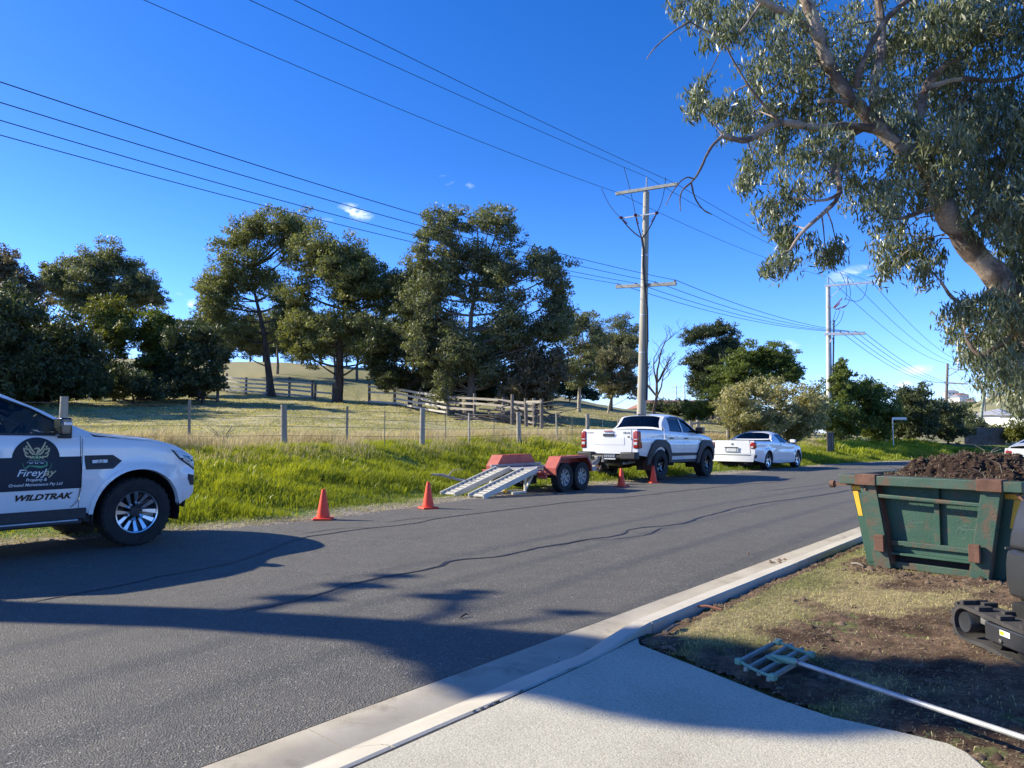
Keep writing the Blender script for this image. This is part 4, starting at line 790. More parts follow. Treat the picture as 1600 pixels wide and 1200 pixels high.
def lettering(name, body, size, cx, cz, fmap, m, parent, off=.004, ux=1, **k):
    """flat lettering laid on a skin: text x runs along ux*u of the skin, y along v"""
    V, Fs = textmesh(body, size, **k); e = .01; P = []
    for x, y in V:
        u = np.array([cx + ux * x]); v = np.array([cz + y]); p = np.array([float(np.asarray(c).ravel()[0]) for c in fmap(u, v)])
        pu = np.array([float(np.asarray(c).ravel()[0]) for c in fmap(u + e, v)]) - p; pv = np.array([float(np.asarray(c).ravel()[0]) for c in fmap(u, v + e)]) - p; n = np.cross(pu, pv); n /= np.linalg.norm(n); P.append(p + n * off)
    return MB().add(P, Fs).build(name, m, parent, fix=False)
def mirror_part(c, x, z, m, dims=(.13, .20, .19), name='wing_mirror'):
    for sg in (-1, 1):
        y0 = float(c.yside(np.array([x]), np.array([z]))[0]); mb = MB(); mb.box((x, sg * (y0 + .13), z + .05), dims); mb.bar((x, sg * (y0 - .02), z - .02), (x, sg * (y0 + .08), z + .02), .06, .035)
        mb.build(name, m, c.root, smooth=True, bev=.03, seg=3)
def seats(c, rows, z=.78, yy=.38, hgt=.62):
    for x in rows:
        for sg in (-1, 1):
            o = MB().box((x + .25, sg * yy, z + .08), (.5, .5, .15)).build('seat', M_seat, c.root, bev=.04, smooth=True)
            MB().box((x - .02, sg * yy, z + .08 + hgt / 2), (.14, .48, hgt), Matrix.Rotation(R(-14), 3, 'Y')).box((x - .12, sg * yy, z + hgt + .18), (.10, .26, .17)).build('backrest', M_seat, o, bev=.04, smooth=True)
def dash(c, x, z, w=.75):
    o = MB().box((x, 0, z - .08), (.38, 2 * w, .2), taper=.8).build('dashboard', M_trim, c.root, bev=.04, smooth=True)
    Mx = Matrix.Translation((x - .32, -.38, z + .02)) @ Matrix.Rotation(R(-65), 4, 'Y'); pr = [Mx @ Vector((.185 * math.cos(a), .185 * math.sin(a), 0)) for a in np.linspace(0, 2 * math.pi, 25)]
    mb = MB().tube(pr, .016, 6, cap=False); mb.lathe([(.06, -.02), (.06, .02), (.001, .03)], 12, Mx); mb.bar(Mx @ Vector((-.18, 0, 0)), Mx @ Vector((.18, 0, 0)), .03, .02); mb.bar(Mx @ Vector((0, 0, 0)), Mx @ Vector((0, 0, -.3)), .05, .05); mb.build('steering_wheel', M_trim, c.root, smooth=True)
def pickup_common(c, d):
    """panels shared by twin cab utes; d gives the cut lines in x"""
    s = c; m = s.m
    s.sidepanel('front_wing', d['door_f'], s.xf)
    s.sidepanel('front_door', d['door_m'], d['door_f'])
    if 'door_r' in d: s.sidepanel('rear_door', d['door_r'], d['door_m'])
    rear0 = d.get('door_r', d['door_m']); bed0 = d.get('bed', rear0)
    if bed0 < rear0: s.sidepanel('cab_corner', bed0, rear0)
    s.sidepanel('tub_side', s.xr, bed0 - (.012 if 'bed' in d else 0))
    # greenhouse
    a, b = d['glass']; ze = s.Ze; zb = s.Zb
    for sg in (-1, 1):
        outer = s.line(zb, b, a, .002) + s.line(ze, a, b)[1:-1]; outer = [(x, z) for x, z in outer]
        holes = []
        for poly in d['windows']: holes.append(poly)
        panel('cab_side', outer, s.side(sg), m, s.root, holes=holes, flip=(sg > 0), thick=.03, step=.12)
        for i, poly in enumerate(d['windows']):
            cx = sum(p[0] for p in poly) / len(poly); cz = sum(p[1] for p in poly) / len(poly)
            big = [(cx + (x - cx) * 1.02, cz + (z - cz) * 1.03) for x, z in poly]
            panel('window_seal', [(cx + (x - cx) * 1.045, cz + (z - cz) * 1.07) for x, z in poly], s.side(sg), M_trim, s.root, holes=[[(cx + (x - cx) * .975, cz + (z - cz) * .95) for x, z in poly]], flip=(sg > 0), off=.003, thick=.02, step=.2)
            panel('side_window', big, s.side(sg), d['glassmat'][i], s.root, flip=(sg > 0), off=-.01, thick=0, step=.2)
    x0, x1, x2, x3 = d['ws0'], d['ws1'], d['rw0'], d['rw1']      # windscreen base, top, rear window top, base
    V = .965
    panel('bonnet', [(x0 + .03, -.94), (s.xf, -.94), (s.xf, .94), (x0 + .03, .94)], s.topm, m, s.root, step=.09)
    for sg in (-1, 1):
        lo, hi = sorted((sg * .945, sg * 1.0)); panel('wing_top', [(x0 + .03, lo), (s.xf, lo), (s.xf, hi), (x0 + .03, hi)], s.topm, m, s.root, step=.09)
        lo, hi = sorted((sg * V, sg * 1.0)); panel('screen_pillar', [(x1, lo), (x0 + .03, lo), (x0 + .03, hi), (x1, hi)], s.topm, m, s.root, step=.09)
        if not d.get('rw_flat'): panel('rear_pillar', [(x3, lo), (x2, lo), (x2, hi), (x3, hi)], s.topm, m, s.root, step=.05)
    panel('windscreen', [(x1 + .004, -V), (x0 + .03, -V), (x0 + .03, V), (x1 + .004, V)], s.topm, M_glass, s.root, step=.09, thick=0, off=-.004)
    panel('roof', [(x2, -1), (x1, -1), (x1, 1), (x2, 1)], s.topm, m, s.root, step=.12)
    rv = d.get('rwv', .88)
    rx0, rx1 = x3 + (x2 - x3) * .14, x3 + (x2 - x3) * .93
    panel('rear_cab_wall', [(x3, -V), (x2, -V), (x2, V), (x3, V)], s.topm, m, s.root, holes=[[(rx0, -rv), (rx1, -rv * .96), (rx1, rv * .96), (rx0, rv)]], step=.05)
    panel('rear_window', [(rx0 - .01, -rv - .01), (rx1 + .01, -rv - .01), (rx1 + .01, rv + .01), (rx0 - .01, rv + .01)], s.topm, M_tint, s.root, step=.05, thick=0, off=-.008)
    # underbody and bulkheads
    zs = float(s.Zs(-1.5)); W = float(s.Wb(-1.5))
    ub = MB(); ax = sorted(s.axles); g = s.sp['arch'] + .02
    ub.box(((ax[0] + ax[1]) / 2, 0, zs + .08), (ax[1] - ax[0] - 2 * g, 2 * W - .12, .2)); ub.box(((s.xr + s.xf) / 2, 0, zs + .06), (s.xf - s.xr - .2, .9, .26)); ub.box((.25, 0, zs + .35), (.8, .9, .5))
    ub.tube([(ax[0], -.75, s.Rt), (ax[0], .75, s.Rt)], .05, 10); ub.lathe([(.001, -.12), (.13, -.06), (.13, .06), (.001, .12)], 12, Matrix.Translation((ax[0], .1, s.Rt))); ub.tube([(ax[1], -.75, s.Rt), (ax[1], .75, s.Rt)], .04, 10)
    ub.box((x3 + .03, 0, (zs + float(s.Zb(x3))) / 2), (.03, 2 * W - .14, float(s.Zb(x3)) - zs - .04)); ub.box((.0 + x0 + .05, 0, zs + .35), (.03, 2 * W - .2, .6))
    ub.build('underbody', M_under, s.root)
    zt = d.get('deck_z', None)
    if zt: MB().box(((s.xr + x3) / 2, 0, zt), (x3 - s.xr - .06, 2 * W - .2, .02)).build('tonneau_cover', M_trim, s.root)
def fascia(c, name, x, z0, z1, sgn, m, v0=-1, v1=1, holes=(), off=0, bul=None, poly=None, thick=.02, step=.09, lean=0):
    """front (sgn +1) or rear (-1) skin in (v, z)"""
    b = c.sp['bulge'] if bul is None else bul
    f = lambda v, z: (x + sgn * b * (1 - v * v) - sgn * lean * (z - z0), v * c.yside(np.full_like(np.asarray(z, float), x), np.minimum(z, c.Zb(x))), z)
    poly = poly or [(v0, z0), (v1, z0), (v1, z1), (v0, z1)]
    return panel(name, poly, f, m, c.root, holes=holes, flip=(sgn < 0), off=off, thick=thick, step=step), f

# ---------------------------------------------------------------- white twin cab at left
TH = R(39)
hd = Vector((math.sin(TH), math.cos(TH), 0)); rt = Vector((math.cos(TH), -math.sin(TH), 0))
pR = G(213, 853) - rt * .90
spR = dict(paint=M_white, axles=[0, -3.22], Rt=.39, arch=.505, xf=.72, xr=-4.50, bulge=.10, flare=.022,
  belt=[(-4.6, 1.34), (-2.95, 1.34), (-2.9, 1.30), (-2.0, 1.285), (-1.0, 1.265), (-.55, 1.265), (-.2, 1.235), (.2, 1.20), (.45, 1.14), (.62, 1.05), (.75, .96)],
  edge=[(-4.6, 1.355), (-3.0, 1.355), (-2.92, 1.42), (-2.7, 1.76), (-2.3, 1.79), (-1.75, 1.785), (-1.35, 1.705), (-1.0, 1.555), (-.7, 1.39), (-.5, 1.30), (-.2, 1.26), (.2, 1.22), (.45, 1.155), (.62, 1.065), (.75, .98)],
  top=[(-4.6, 1.36), (-3.02, 1.36), (-2.94, 1.46), (-2.78, 1.82), (-2.3, 1.87), (-1.75, 1.855), (-1.35, 1.775), (-.9, 1.535), (-.45, 1.325), (-.2, 1.30), (.2, 1.26), (.45, 1.19), (.62, 1.10), (.75, 1.0)],
  wb=[(-4.6, .90), (-4.3, .925), (-3.2, .93), (-1.5, .93), (0, .93), (.3, .925), (.5, .89), (.65, .845), (.76, .79)],
  we=[(-4.6, .86), (-3.0, .86), (-2.8, .70), (-2.0, .68), (-1.4, .69), (-.9, .76), (-.5, .84), (0, .865), (.4, .85), (.7, .80), (.82, .74)],
  sill=[(-4.6, .62), (-3.7, .55), (-2.7, .41), (-.5, .41), (-.45, .42), (.45, .44), (.55, .46), (.76, .56)])
car = Car('pickup_truck', 'white twin cab pickup with dark fire bird door decal, nose towards the first cone', 'pickup truck', pR, TH, spR)
winF = [(-.80, 1.285), (-1.72, 1.300), (-1.72, 1.745), (-1.42, 1.69), (-1.1, 1.565), (-.88, 1.44)]
winR = [(-1.84, 1.305), (-2.62, 1.325), (-2.52, 1.70), (-2.2, 1.755), (-1.84, 1.755)]
pickup_common(car, dict(door_f=-.64, door_m=-1.78, door_r=-2.72, bed=-2.96, glass=(-2.93, -.50), windows=[winF[::-1], winR[::-1]], glassmat=[M_glass, M_tint], ws0=-.50, ws1=-1.42, rw0=-2.72, rw1=-2.97, deck_z=1.33))
sd = car.side(-1)
fascia(car, 'front_bumper', .72, .54, .95, 1, M_white, poly=[(-1, .54), (1, .54), (1, .95), (.6, 1.0), (0, 1.02), (-.6, 1.0), (-1, .95)], holes=[[(-.6, .58), (.6, .58), (.62, .94), (-.62, .94)]], lean=.0)
fascia(car, 'grille', .71, .56, .95, 1, M_black, v0=-.63, v1=.63, thick=0); fascia(car, 'skid_plate', .66, .38, .53, 1, M_trim, v0=-.85, v1=.85)
for k in range(4): fascia(car, 'grille_bar', .72, .56 + k * .085, .585 + k * .085, 1, M_trim, v0=-.61, v1=.61, thick=.03)
fascia(car, 'tailgate', -4.50, .72, 1.35, -1, M_white, v0=-.86, v1=.86); fascia(car, 'rear_bumper', -4.56, .50, .71, -1, M_trim)
for sg in (-1, 1):
    S = car.side(sg); fl = sg > 0
    hl = [(.40, 1.095), (.50, 1.00), (.60, .925), (.715, .865), (.72, .92), (.70, .985), (.64, 1.04), (.52, 1.088)]
    h = panel('headlight', hl, S, M_clear, car.root, off=.004, flip=fl, thick=.02, step=.05); panel('headlight_surround', [(.38, 1.10), (.49, .985), (.72, .845), (.72, .865), (.505, 1.0), (.41, 1.092)], S, M_trim, car.root, off=.006, flip=fl, thick=.02)
    panel('headlight_lens', [(.54, 1.03), (.60, .955), (.67, .935), (.65, 1.01)], S, M_lampin, h, off=.009, flip=fl, thick=.01, step=.03)
    panel('fog_lamp_housing', [(.62, .80), (.71, .78), (.72, .66), (.665, .66), (.62, .74)], S, M_trim, car.root, off=.005, flip=fl, thick=.02)
    panel('bumper_chin', [(.56, .60), (.72, .63), (.72, .57), (.66, .50), (.56, .48)], S, M_white, car.root, off=.006, flip=fl)
    panel('side_vent', [(-.60, 1.055), (-.30, 1.055), (-.20, .985), (-.30, .90), (-.585, .90)], S, M_trim, car.root, off=.006, flip=fl, thick=.012)
    panel('vent_badge', [(-.52, .965), (-.36, .968), (-.36, 1.005), (-.52, 1.002)], S, M_galv, car.root, off=.012, flip=fl, thick=.006)
    Ra = .505; fr = arc(0, .39, Ra + .03, 178, 8, 22) + arc(0, .39, Ra - .012, 8, 178, 22)
    panel('arch_lip', fr, S, M_white, car.root, off=.016, flip=fl, thick=.05, step=.2)
    fr = arc(-3.22, .40, Ra + .035, 176, 4, 22) + arc(-3.22, .40, Ra - .012, 4, 176, 22); panel('arch_lip', fr, S, M_white, car.root, off=.016, flip=fl, thick=.05, step=.2)
    panel('mud_flap', [(-.60, .58), (-.47, .44), (-.47, .30), (-.60, .34)], S, M_trim, car.root, off=-.04, flip=fl, thick=.02)
    for x in (-1.62, -2.6): panel('door_handle', rrect(x - .10, 1.075, x + .10, 1.115, .018), S, M_trim, car.root, off=.03, flip=fl, thick=.028, step=.2)
    panel('tail_light', [(-4.49, .95), (-4.30, .96), (-4.27, 1.32), (-4.49, 1.33)], S, M_red, car.root, off=.006, flip=fl)
    MB().bar((-.62, sg * .90, .34), (-2.62, sg * .90, .34), .14, .05).build('side_step', M_trim, car.root, bev=.02, smooth=True)
    MB().bar((-.66, sg * .955, .362), (-2.62, sg * .955, .362), .03, .02).build('step_trim', M_galv, car.root, bev=.008)
    MB().bar((-.56, sg * .895, .425), (-2.68, sg * .895, .425), .05, .12).build('sill_cover', M_trim, car.root, bev=.01)
mirror_part(car, -.86, 1.32, M_black, (.11, .20, .19))
for sg in (-1, 1): MB().box((-.855, sg * 1.125, 1.40), (.08, .05, .04)).build('mirror_indicator', M_clear, car.root, bev=.01)
MB().box((-.80, -.905, 1.315), (.14, .02, .14)).build('mirror_mount', M_trim, car.root, bev=.01)
lettering('engine_badge_lettering', '3.2', .034, -.44, .973, lambda u, v: sd(u, v), M_black, car.root, off=.0205, shear=.2, bold=.0006, sx=1.6)
# decal band with its round head, cut to the door
def dcl(px, py):
    """photo pixel -> (x, z) on the plane of the door"""
    r = pray(px, py); n = rt; p0 = car.root.location + rt * .925; k = (p0 - Vector((0, 0, CAMZ))).dot(n) / r.dot(n); w_ = Vector((0, 0, CAMZ)) + r * k - car.root.location; return (w_.dot(hd), w_.z)
M_decal = pm('decal_navy', (.012, .020, .032), (.016, .024, .038), 3, rough=.55, spec=.3); M_gold = pm('decal_gold', (.55, .46, .24), rough=.4); M_dgreen = pm('decal_green', (.10, .30, .13), rough=.4); M_dwhite = pm('decal_white', (.72, .72, .70), rough=.4); M_dgrey = pm('decal_grey', (.20, .24, .26), rough=.4)
cx, cz = dcl(57, 717); rC = .225
zt, zbm = dcl(60, 714.5)[1], dcl(60, 766)[1]
band = [(-1.775, zbm), (-.628, zbm), (-.628, zt)]; a0 = math.degrees(math.asin((zt - cz) / rC)); band += arc(cx, cz, rC, a0, 180 - a0, 20) + [(-1.775, zt)]
panel('door_decal', band, sd, M_decal, car.root, off=.0035, thick=0, step=.09)
panel('door_decal', [(-2.715, zbm), (-1.785, zbm), (-1.785, zt), (-2.715, zt)], sd, M_decal, car.root, off=.0035, thick=0, step=.09)
SL = lambda u, v: sd(u, v)
def cs(px, py, s=1371 / 320): return dcl(px / s, 600 + py / s)
def stroke(name, pts, w, m, off=.005, taper=True):
    P = [cs(*p) for p in pts]; n = len(P); a, b = [], []
    for i in range(n):
        t = Vector((P[min(i + 1, n - 1)][0] - P[max(i - 1, 0)][0], P[min(i + 1, n - 1)][1] - P[max(i - 1, 0)][1])).normalized(); ww = w * (.35 + .65 * math.sin(math.pi * (i + .5) / n) if taper else 1) / 2
        a.append((P[i][0] - t.y * ww, P[i][1] + t.x * ww)); b.append((P[i][0] + t.y * ww, P[i][1] - t.x * ww))
    V = pts3(a + b, SL); V = [v + Vector((0, -off, 0)) for v in V]; return MB().add(V, [[i, i + 1, n + i + 1, n + i] for i in range(n - 1)]).build(name, m, car.root, fix=False)
# fire bird: two wings of pointed feathers, head, houses and a green swoosh
for mir in (0, 1):
    mm = (lambda p: (247 * 2 - p[0], p[1])) if mir else (lambda p: p)
    for pts in ([(235, 462), (215, 440), (196, 410), (186, 388)], [(186, 388), (178, 420), (185, 440), (160, 428)], [(160, 428), (166, 452), (190, 468), (166, 466)], [(166, 466), (180, 486), (208, 486), (200, 496)], [(240, 470), (222, 470), (205, 455), (192, 430)], [(200, 496), (215, 492), (228, 484)]):
        stroke('emblem_wing', [mm(p) for p in pts], .017, M_gold)
stroke('emblem_bird', [(230, 436), (244, 430), (262, 432), (266, 440), (256, 448), (250, 462), (247, 478)], .018, M_gold)
stroke('emblem_house', [(222, 500), (246, 478), (272, 500)], .016, M_dgreen, taper=False); stroke('emblem_house', [(230, 496), (230, 512), (264, 512), (264, 496)], .008, M_dgreen, taper=False); stroke('emblem_window', [(240, 493), (256, 493)], .02, M_gold, taper=False)
stroke('emblem_house', [(180, 530), (206, 508), (230, 524), (246, 510), (266, 524), (290, 508), (318, 530)], .008, M_dgrey, taper=False)
for x in (203, 215, 240, 252, 277, 289): stroke('emblem_window', [(x, 526), (x, 538)], .011, M_dwhite, taper=False)
stroke('emblem_swoosh', [(168, 566), (200, 545), (240, 552), (275, 556), (312, 546), (316, 520)], .022, M_dgreen)
stroke('emblem_ring', [(150, 528), (158, 556), (176, 580)], .005, M_dgreen, taper=False); stroke('emblem_ring', [(346, 528), (338, 556), (316, 582)], .005, M_dgreen, taper=False)
p = cs(236, 615); lettering('decal_lettering', 'FireyJ', .100, cs(205, 615)[0], p[1], SL, M_dwhite, car.root, shear=.3, bold=.0008, sx=1.2)
lettering('decal_lettering', 'ay', .100, cs(326, 615)[0], p[1], SL, M_gold, car.root, shear=.3, bold=.0012, sx=1.2)
p = cs(240, 650); lettering('decal_lettering', 'Property &', .043, p[0], p[1], SL, M_dwhite, car.root, shear=.25, bold=.0006)
p = cs(238, 682); lettering('decal_lettering', 'Ground Maintenance Pty Ltd', .043, p[0], p[1], SL, M_dwhite, car.root, shear=.25, bold=.0005)
p = cs(284, 775); lettering('model_lettering', 'WILDTRAK', .085, p[0], p[1], SL, M_black, car.root, shear=.35, bold=.0035, sx=1.26, off=.005)
for sg in (-1, 1):
    for xx in (-.63,): pass
MB().tube([(-.63, -.93, 1.24), (-.628, -.936, 1.0), (-.63, -.935, .7), (-.66, -.925, .56), (-.72, -.915, .50)], .004, 5).build('door_seal', M_black, car.root)
car.wheels(.265, .245, 'twin'); seats(car, [-1.75, -2.55]); dash(car, -.80, 1.20)
MB().box((-1.05, -.1, 1.60), (.03, .22, .07)).build('rear_view_mirror', M_trim, car.root, bev=.01)
KIDS.clear()

# ---------------------------------------------------------------- lifted white twin cab with black flares
TH2 = R(38.5); hd2 = Vector((math.sin(TH2), math.cos(TH2), 0)); rt2 = Vector((math.cos(TH2), -math.sin(TH2), 0))
pH = G(1034, 752) - rt2 * .96 + hd2 * 3.085
spH = dict(paint=M_white, axles=[0, -3.085], Rt=.42, arch=.53, xf=.86, xr=-4.28, bulge=.10, flare=.01, pitch=.010,
  belt=[(-4.4, 1.39), (-2.72, 1.39), (-2.65, 1.36), (-1.6, 1.335), (-.75, 1.31), (-.45, 1.30), (0, 1.25), (.5, 1.17), (.75, 1.09), (.9, 1.0)],
  edge=[(-4.4, 1.40), (-2.80, 1.40), (-2.70, 1.46), (-2.42, 1.79), (-2.0, 1.82), (-1.55, 1.80), (-1.15, 1.71), (-.8, 1.54), (-.5, 1.36), (-.35, 1.31), (0, 1.265), (.5, 1.185), (.75, 1.105), (.9, 1.02)],
  top=[(-4.4, 1.405), (-2.84, 1.405), (-2.76, 1.48), (-2.50, 1.83), (-2.0, 1.885), (-1.55, 1.875), (-1.15, 1.80), (-.7, 1.56), (-.3, 1.34), (0, 1.31), (.5, 1.24), (.75, 1.16), (.9, 1.06)],
  wb=[(-4.4, .88), (-4.2, .905), (-3.0, .925), (0, .925), (.4, .91), (.7, .85), (.9, .78)],
  we=[(-4.4, .86), (-2.84, .865), (-2.6, .71), (-2.0, .68), (-1.2, .69), (-.75, .76), (-.35, .85), (0, .86), (.5, .84), (.9, .74)],
  sill=[(-4.4, .72), (-3.6, .66), (-2.6, .55), (-.5, .55), (.45, .56), (.9, .56)])
car = Car('pickup_truck', 'lifted white twin cab pickup with black wheel arch flares, hitched to the red trailer', 'pickup truck', pH, TH2, spH)
wF = [(-.62, 1.345), (-1.52, 1.355), (-1.52, 1.775), (-1.25, 1.71), (-.9, 1.56)]; wR = [(-1.63, 1.36), (-2.40, 1.385), (-2.30, 1.73), (-2.0, 1.785), (-1.63, 1.785)]
pickup_common(car, dict(door_f=-.52, door_m=-1.575, door_r=-2.50, bed=-2.80, glass=(-2.72, -.38), windows=[wF[::-1], wR[::-1]], glassmat=[M_tint, M_tint], ws0=-.36, ws1=-1.20, rw0=-2.44, rw1=-2.80, deck_z=1.0, rwv=.90))
_, fr_ = fascia(car, 'tailgate', -4.30, .74, 1.40, -1, M_white, v0=-.80, v1=.80, bul=.03)
fascia(car, 'tailgate_pressing', -4.303, .98, 1.18, -1, M_white, v0=-.55, v1=.55, bul=.03, thick=.006, off=.004)
for v0, v1 in ((-1, -.81), (.81, 1)): fascia(car, 'tub_corner', -4.29, .74, 1.40, -1, M_white, v0=v0, v1=v1, bul=.03)
fascia(car, 'tailgate_handle', -4.33, 1.20, 1.30, -1, M_trim, bul=.03, poly=[(-.20, 1.215), (.20, 1.215), (.17, 1.30), (-.17, 1.30)], thick=.03)
fascia(car, 'handle_bar', -4.345, 1.275, 1.30, -1, M_galv, v0=-.19, v1=.19, bul=.03, thick=.02)
fascia(car, 'high_brake_light', -4.335, 1.34, 1.37, -1, M_red, v0=-.17, v1=.17, bul=.03, thick=.02)
rear = lambda u, v: fr_(u, v)
rmap = lambda u, v: (np.full_like(np.asarray(u, float), -4.335), -np.asarray(u, float), v)     # seen from behind, u runs to the right
lettering('maker_lettering', 'TOYOTA', .055, -.60, 1.29, rmap, M_trim, car.root, off=-.012, bold=.001)
lettering('model_lettering', 'HILUX', .075, .56, 1.28, rmap, M_black, car.root, off=-.012, bold=.002)
MB().box((-4.352, -.64, 1.195), (.008, .07, .045)).build('grade_badge', M_trim, car.root, bev=.003)
bmp = MB(); bmp.box((-4.40, 0, .655), (.18, 1.0, .10)); bmp.box((-4.38, .68, .69), (.24, .48, .20)); bmp.box((-4.38, -.68, .69), (.24, .48, .20)); bmp.build('rear_bumper', M_trim, car.root, bev=.035, smooth=True)
pl_ = MB().box((-4.49, -.12, .66), (.02, .38, .14)).build('number_plate', pm('plate_dark', (.05, .055, .08), rough=.4), car.root, bev=.004)
for k in range(6): MB().box((-4.502, -.26 + k * .055, .675), (.004, .026, .055 - .012 * (k % 2))).build('plate_character', M_galv, pl_)
MB().box((-4.505, -.12, .598), (.012, .40, .03)).build('plate_frame', M_galv, pl_, bev=.003)
MB().bar((-4.42, 0, .56), (-4.66, 0, .55), .07, .07).lathe([(.001, .04), (.025, .03), (.025, -.02), (.015, -.05)], 10, Matrix.Translation((-4.63, 0, .63))).build('tow_bar', M_steel, car.root)
MB().bar((-4.2, -.55, .58), (-4.2, .55, .58), .08, .08).build('tow_bar_beam', M_under, car.root)
for sg in (-1, 1):
    S = car.side(sg); fl = sg > 0
    t = MB(); t.box((-4.24, sg * .83, 1.12), (.17, .17, .47)); t.build('tail_light', M_red, car.root, bev=.03, smooth=True); panel('tail_light', [(-4.27, .88), (-4.10, .90), (-4.17, 1.30), (-4.27, 1.35)], S, M_red, car.root, off=.012, flip=fl)
    MB().box((-4.325, sg * .83, 1.02), (.02, .11, .08)).box((-4.325, sg * .83, 1.13), (.02, .11, .03)).build('reverse_lamp', M_clear, car.root, bev=.01)
    for ax, a0, a1 in ((0, 178, 8), (-3.085, 172, 8)):
        o_ = [(ax + c_ * .70, .42 + d_ * .70) for c_, d_ in ((-1.0, .0), (-.96, .42), (-.70, .84), (-.35, 1.0), (.35, 1.0), (.72, .84), (.95, .45), (.99, .12))] + arc(ax, .42, .515, a1, a0, 22); panel('arch_flare', o_, S, M_trim, car.root, off=.05, flip=fl, thick=.09, step=.2)
    for x in (-1.40, -2.36): panel('door_handle', rrect(x - .10, 1.15, x + .09, 1.195, .018), S, M_black, car.root, off=.03, flip=fl, thick=.028, step=.2)
    panel('door_moulding', [(-.56, .66), (-2.5, .66), (-2.5, .755), (-.56, .74)], S, M_trim, car.root, off=.012, flip=(not fl) if False else fl, thick=.012)
    panel('wing_badge', rrect(-.46, 1.10, -.34, 1.13, .01), S, M_black, car.root, off=.005, flip=fl, thick=.004)
    MB().bar((-.62, sg * .84, .50), (-2.5, sg * .84, .50), .10, .08).build('rock_slider', M_trim, car.root, bev=.02)
    panel('headlight', [(.45, 1.14), (.84, 1.0), (.84, .93), (.62, .97)], S, M_clear, car.root, off=.004, flip=fl)
    panel('window_visor', [(-.66, 1.40), (-.92, 1.575), (-1.26, 1.725), (-1.6, 1.79), (-2.3, 1.75), (-2.3, 1.71), (-1.6, 1.745), (-1.26, 1.68), (-.94, 1.535), (-.68, 1.37)], S, M_black, car.root, off=.022, flip=fl, thick=.02)
fascia(car, 'front_bumper', .86, .56, 1.0, 1, M_white); fascia(car, 'grille', .865, .62, .94, 1, M_black, v0=-.6, v1=.6, off=.01)
MB().box((-2.2, .35, 1.905), (.12, .04, .05)).box((-2.45, 0, 1.86), (.06, .25, .04)).build('roof_antenna', M_black, car.root, bev=.01)
MB().tube([(-3.7, -.45, .50), (-4.35, -.48, .48)], .035, 8).tube([(-3.3, .2, .45), (-4.0, .25, .5)], .10, 10).build('exhaust', M_steel, car.root, smooth=True)
mirror_part(car, -.60, 1.36, M_black, (.17, .24, .20)); seats(car, [-1.55, -2.3], z=.86); dash(car, -.65, 1.26)
car.wheels(.30, .225, 'five', M_black, inset=-.03)
# the lone flap behind the rear wheel, reddish mud flap
M_rflap = pm('red_mudflap', (.09, .02, .02), (.05, .02, .02), 4, rough=.7)
for sg in (-1, 1): MB().box((-3.60, sg * .80, .42), (.02, .26, .26)).build('mud_flap', M_rflap, car.root)

# ---------------------------------------------------------------- white low ute
TH3 = R(41); hd3 = Vector((math.sin(TH3), math.cos(TH3), 0)); rt3 = Vector((math.cos(TH3), -math.sin(TH3), 0))
pU = G(1202, 734.5) - rt3 * .93 + hd3 * 3.01
spU = dict(paint=M_white, axles=[0, -3.01], Rt=.335, arch=.385, xf=.82, xr=-4.16, bulge=.12, flare=.02, pitch=.010,
  belt=[(-4.3, 1.06), (-2.6, 1.055), (-2.2, 1.02), (-1.2, .98), (-.45, .945), (0, .90), (.45, .82), (.7, .74), (.85, .68)],
  edge=[(-4.3, 1.075), (-2.75, 1.075), (-2.45, 1.14), (-2.05, 1.31), (-1.7, 1.36), (-1.35, 1.34), (-.95, 1.20), (-.55, 1.03), (-.3, .955), (0, .915), (.45, .835), (.7, .755), (.85, .69)],
  top=[(-4.3, 1.09), (-2.55, 1.09), (-2.42, 1.13), (-2.10, 1.41), (-1.7, 1.475), (-1.35, 1.455), (-.9, 1.29), (-.3, 1.02), (0, .99), (.45, .91), (.7, .83), (.85, .75)],
  wb=[(-4.3, .84), (-4.05, .90), (-3.0, .945), (-1.5, .93), (0, .935), (.4, .91), (.7, .82), (.85, .72)],
  we=[(-4.3, .80), (-4.0, .86), (-2.75, .885), (-2.4, .78), (-2.0, .66), (-1.5, .64), (-.9, .70), (-.4, .82), (0, .85), (.5, .80), (.85, .66)],
  sill=[(-4.3, .36), (-3.5, .28), (-2.6, .22), (-.5, .22), (.45, .22), (.85, .24)])
car = Car('utility_car', 'low white utility car parked ahead of the lifted pickup', 'ute', pU, TH3, spU)
wU = [(-.62, .985), (-1.78, 1.03), (-1.86, 1.30), (-1.62, 1.325), (-1.30, 1.305), (-.95, 1.165)]
pickup_common(car, dict(door_f=-.52, door_m=-1.92, glass=(-2.60, -.35), windows=[wU[::-1]], glassmat=[M_glass], ws0=-.34, ws1=-1.36, rw0=-2.06, rw1=-2.46, deck_z=1.075, rwv=.90))
fascia(car, 'tailgate', -4.17, .60, 1.085, -1, M_white, v0=-.80, v1=.80, bul=.05); fascia(car, 'rear_bumper', -4.20, .30, .60, -1, M_white, bul=.10, lean=0)
for v0, v1 in ((-1, -.81), (.81, 1)): fascia(car, 'rear_corner', -4.16, .60, 1.075, -1, M_white, v0=v0, v1=v1, bul=.05)
fascia(car, 'bumper_crease', -4.21, .545, .56, -1, M_trim, v0=-.86, v1=.86, bul=.10, thick=.02, off=.004); fascia(car, 'tailgate_lip', -4.25, .80, .835, -1, M_trim, v0=-.32, v1=.32, bul=.02); fascia(car, 'plate_recess', -4.235, .66, .80, -1, M_silver, v0=-.32, v1=.32, bul=.02, thick=.02)
MB().box((-4.262, 0, .725), (.012, .36, .11)).build('number_plate', pm('plate_white', (.72, .72, .70), rough=.4), car.root, bev=.004)
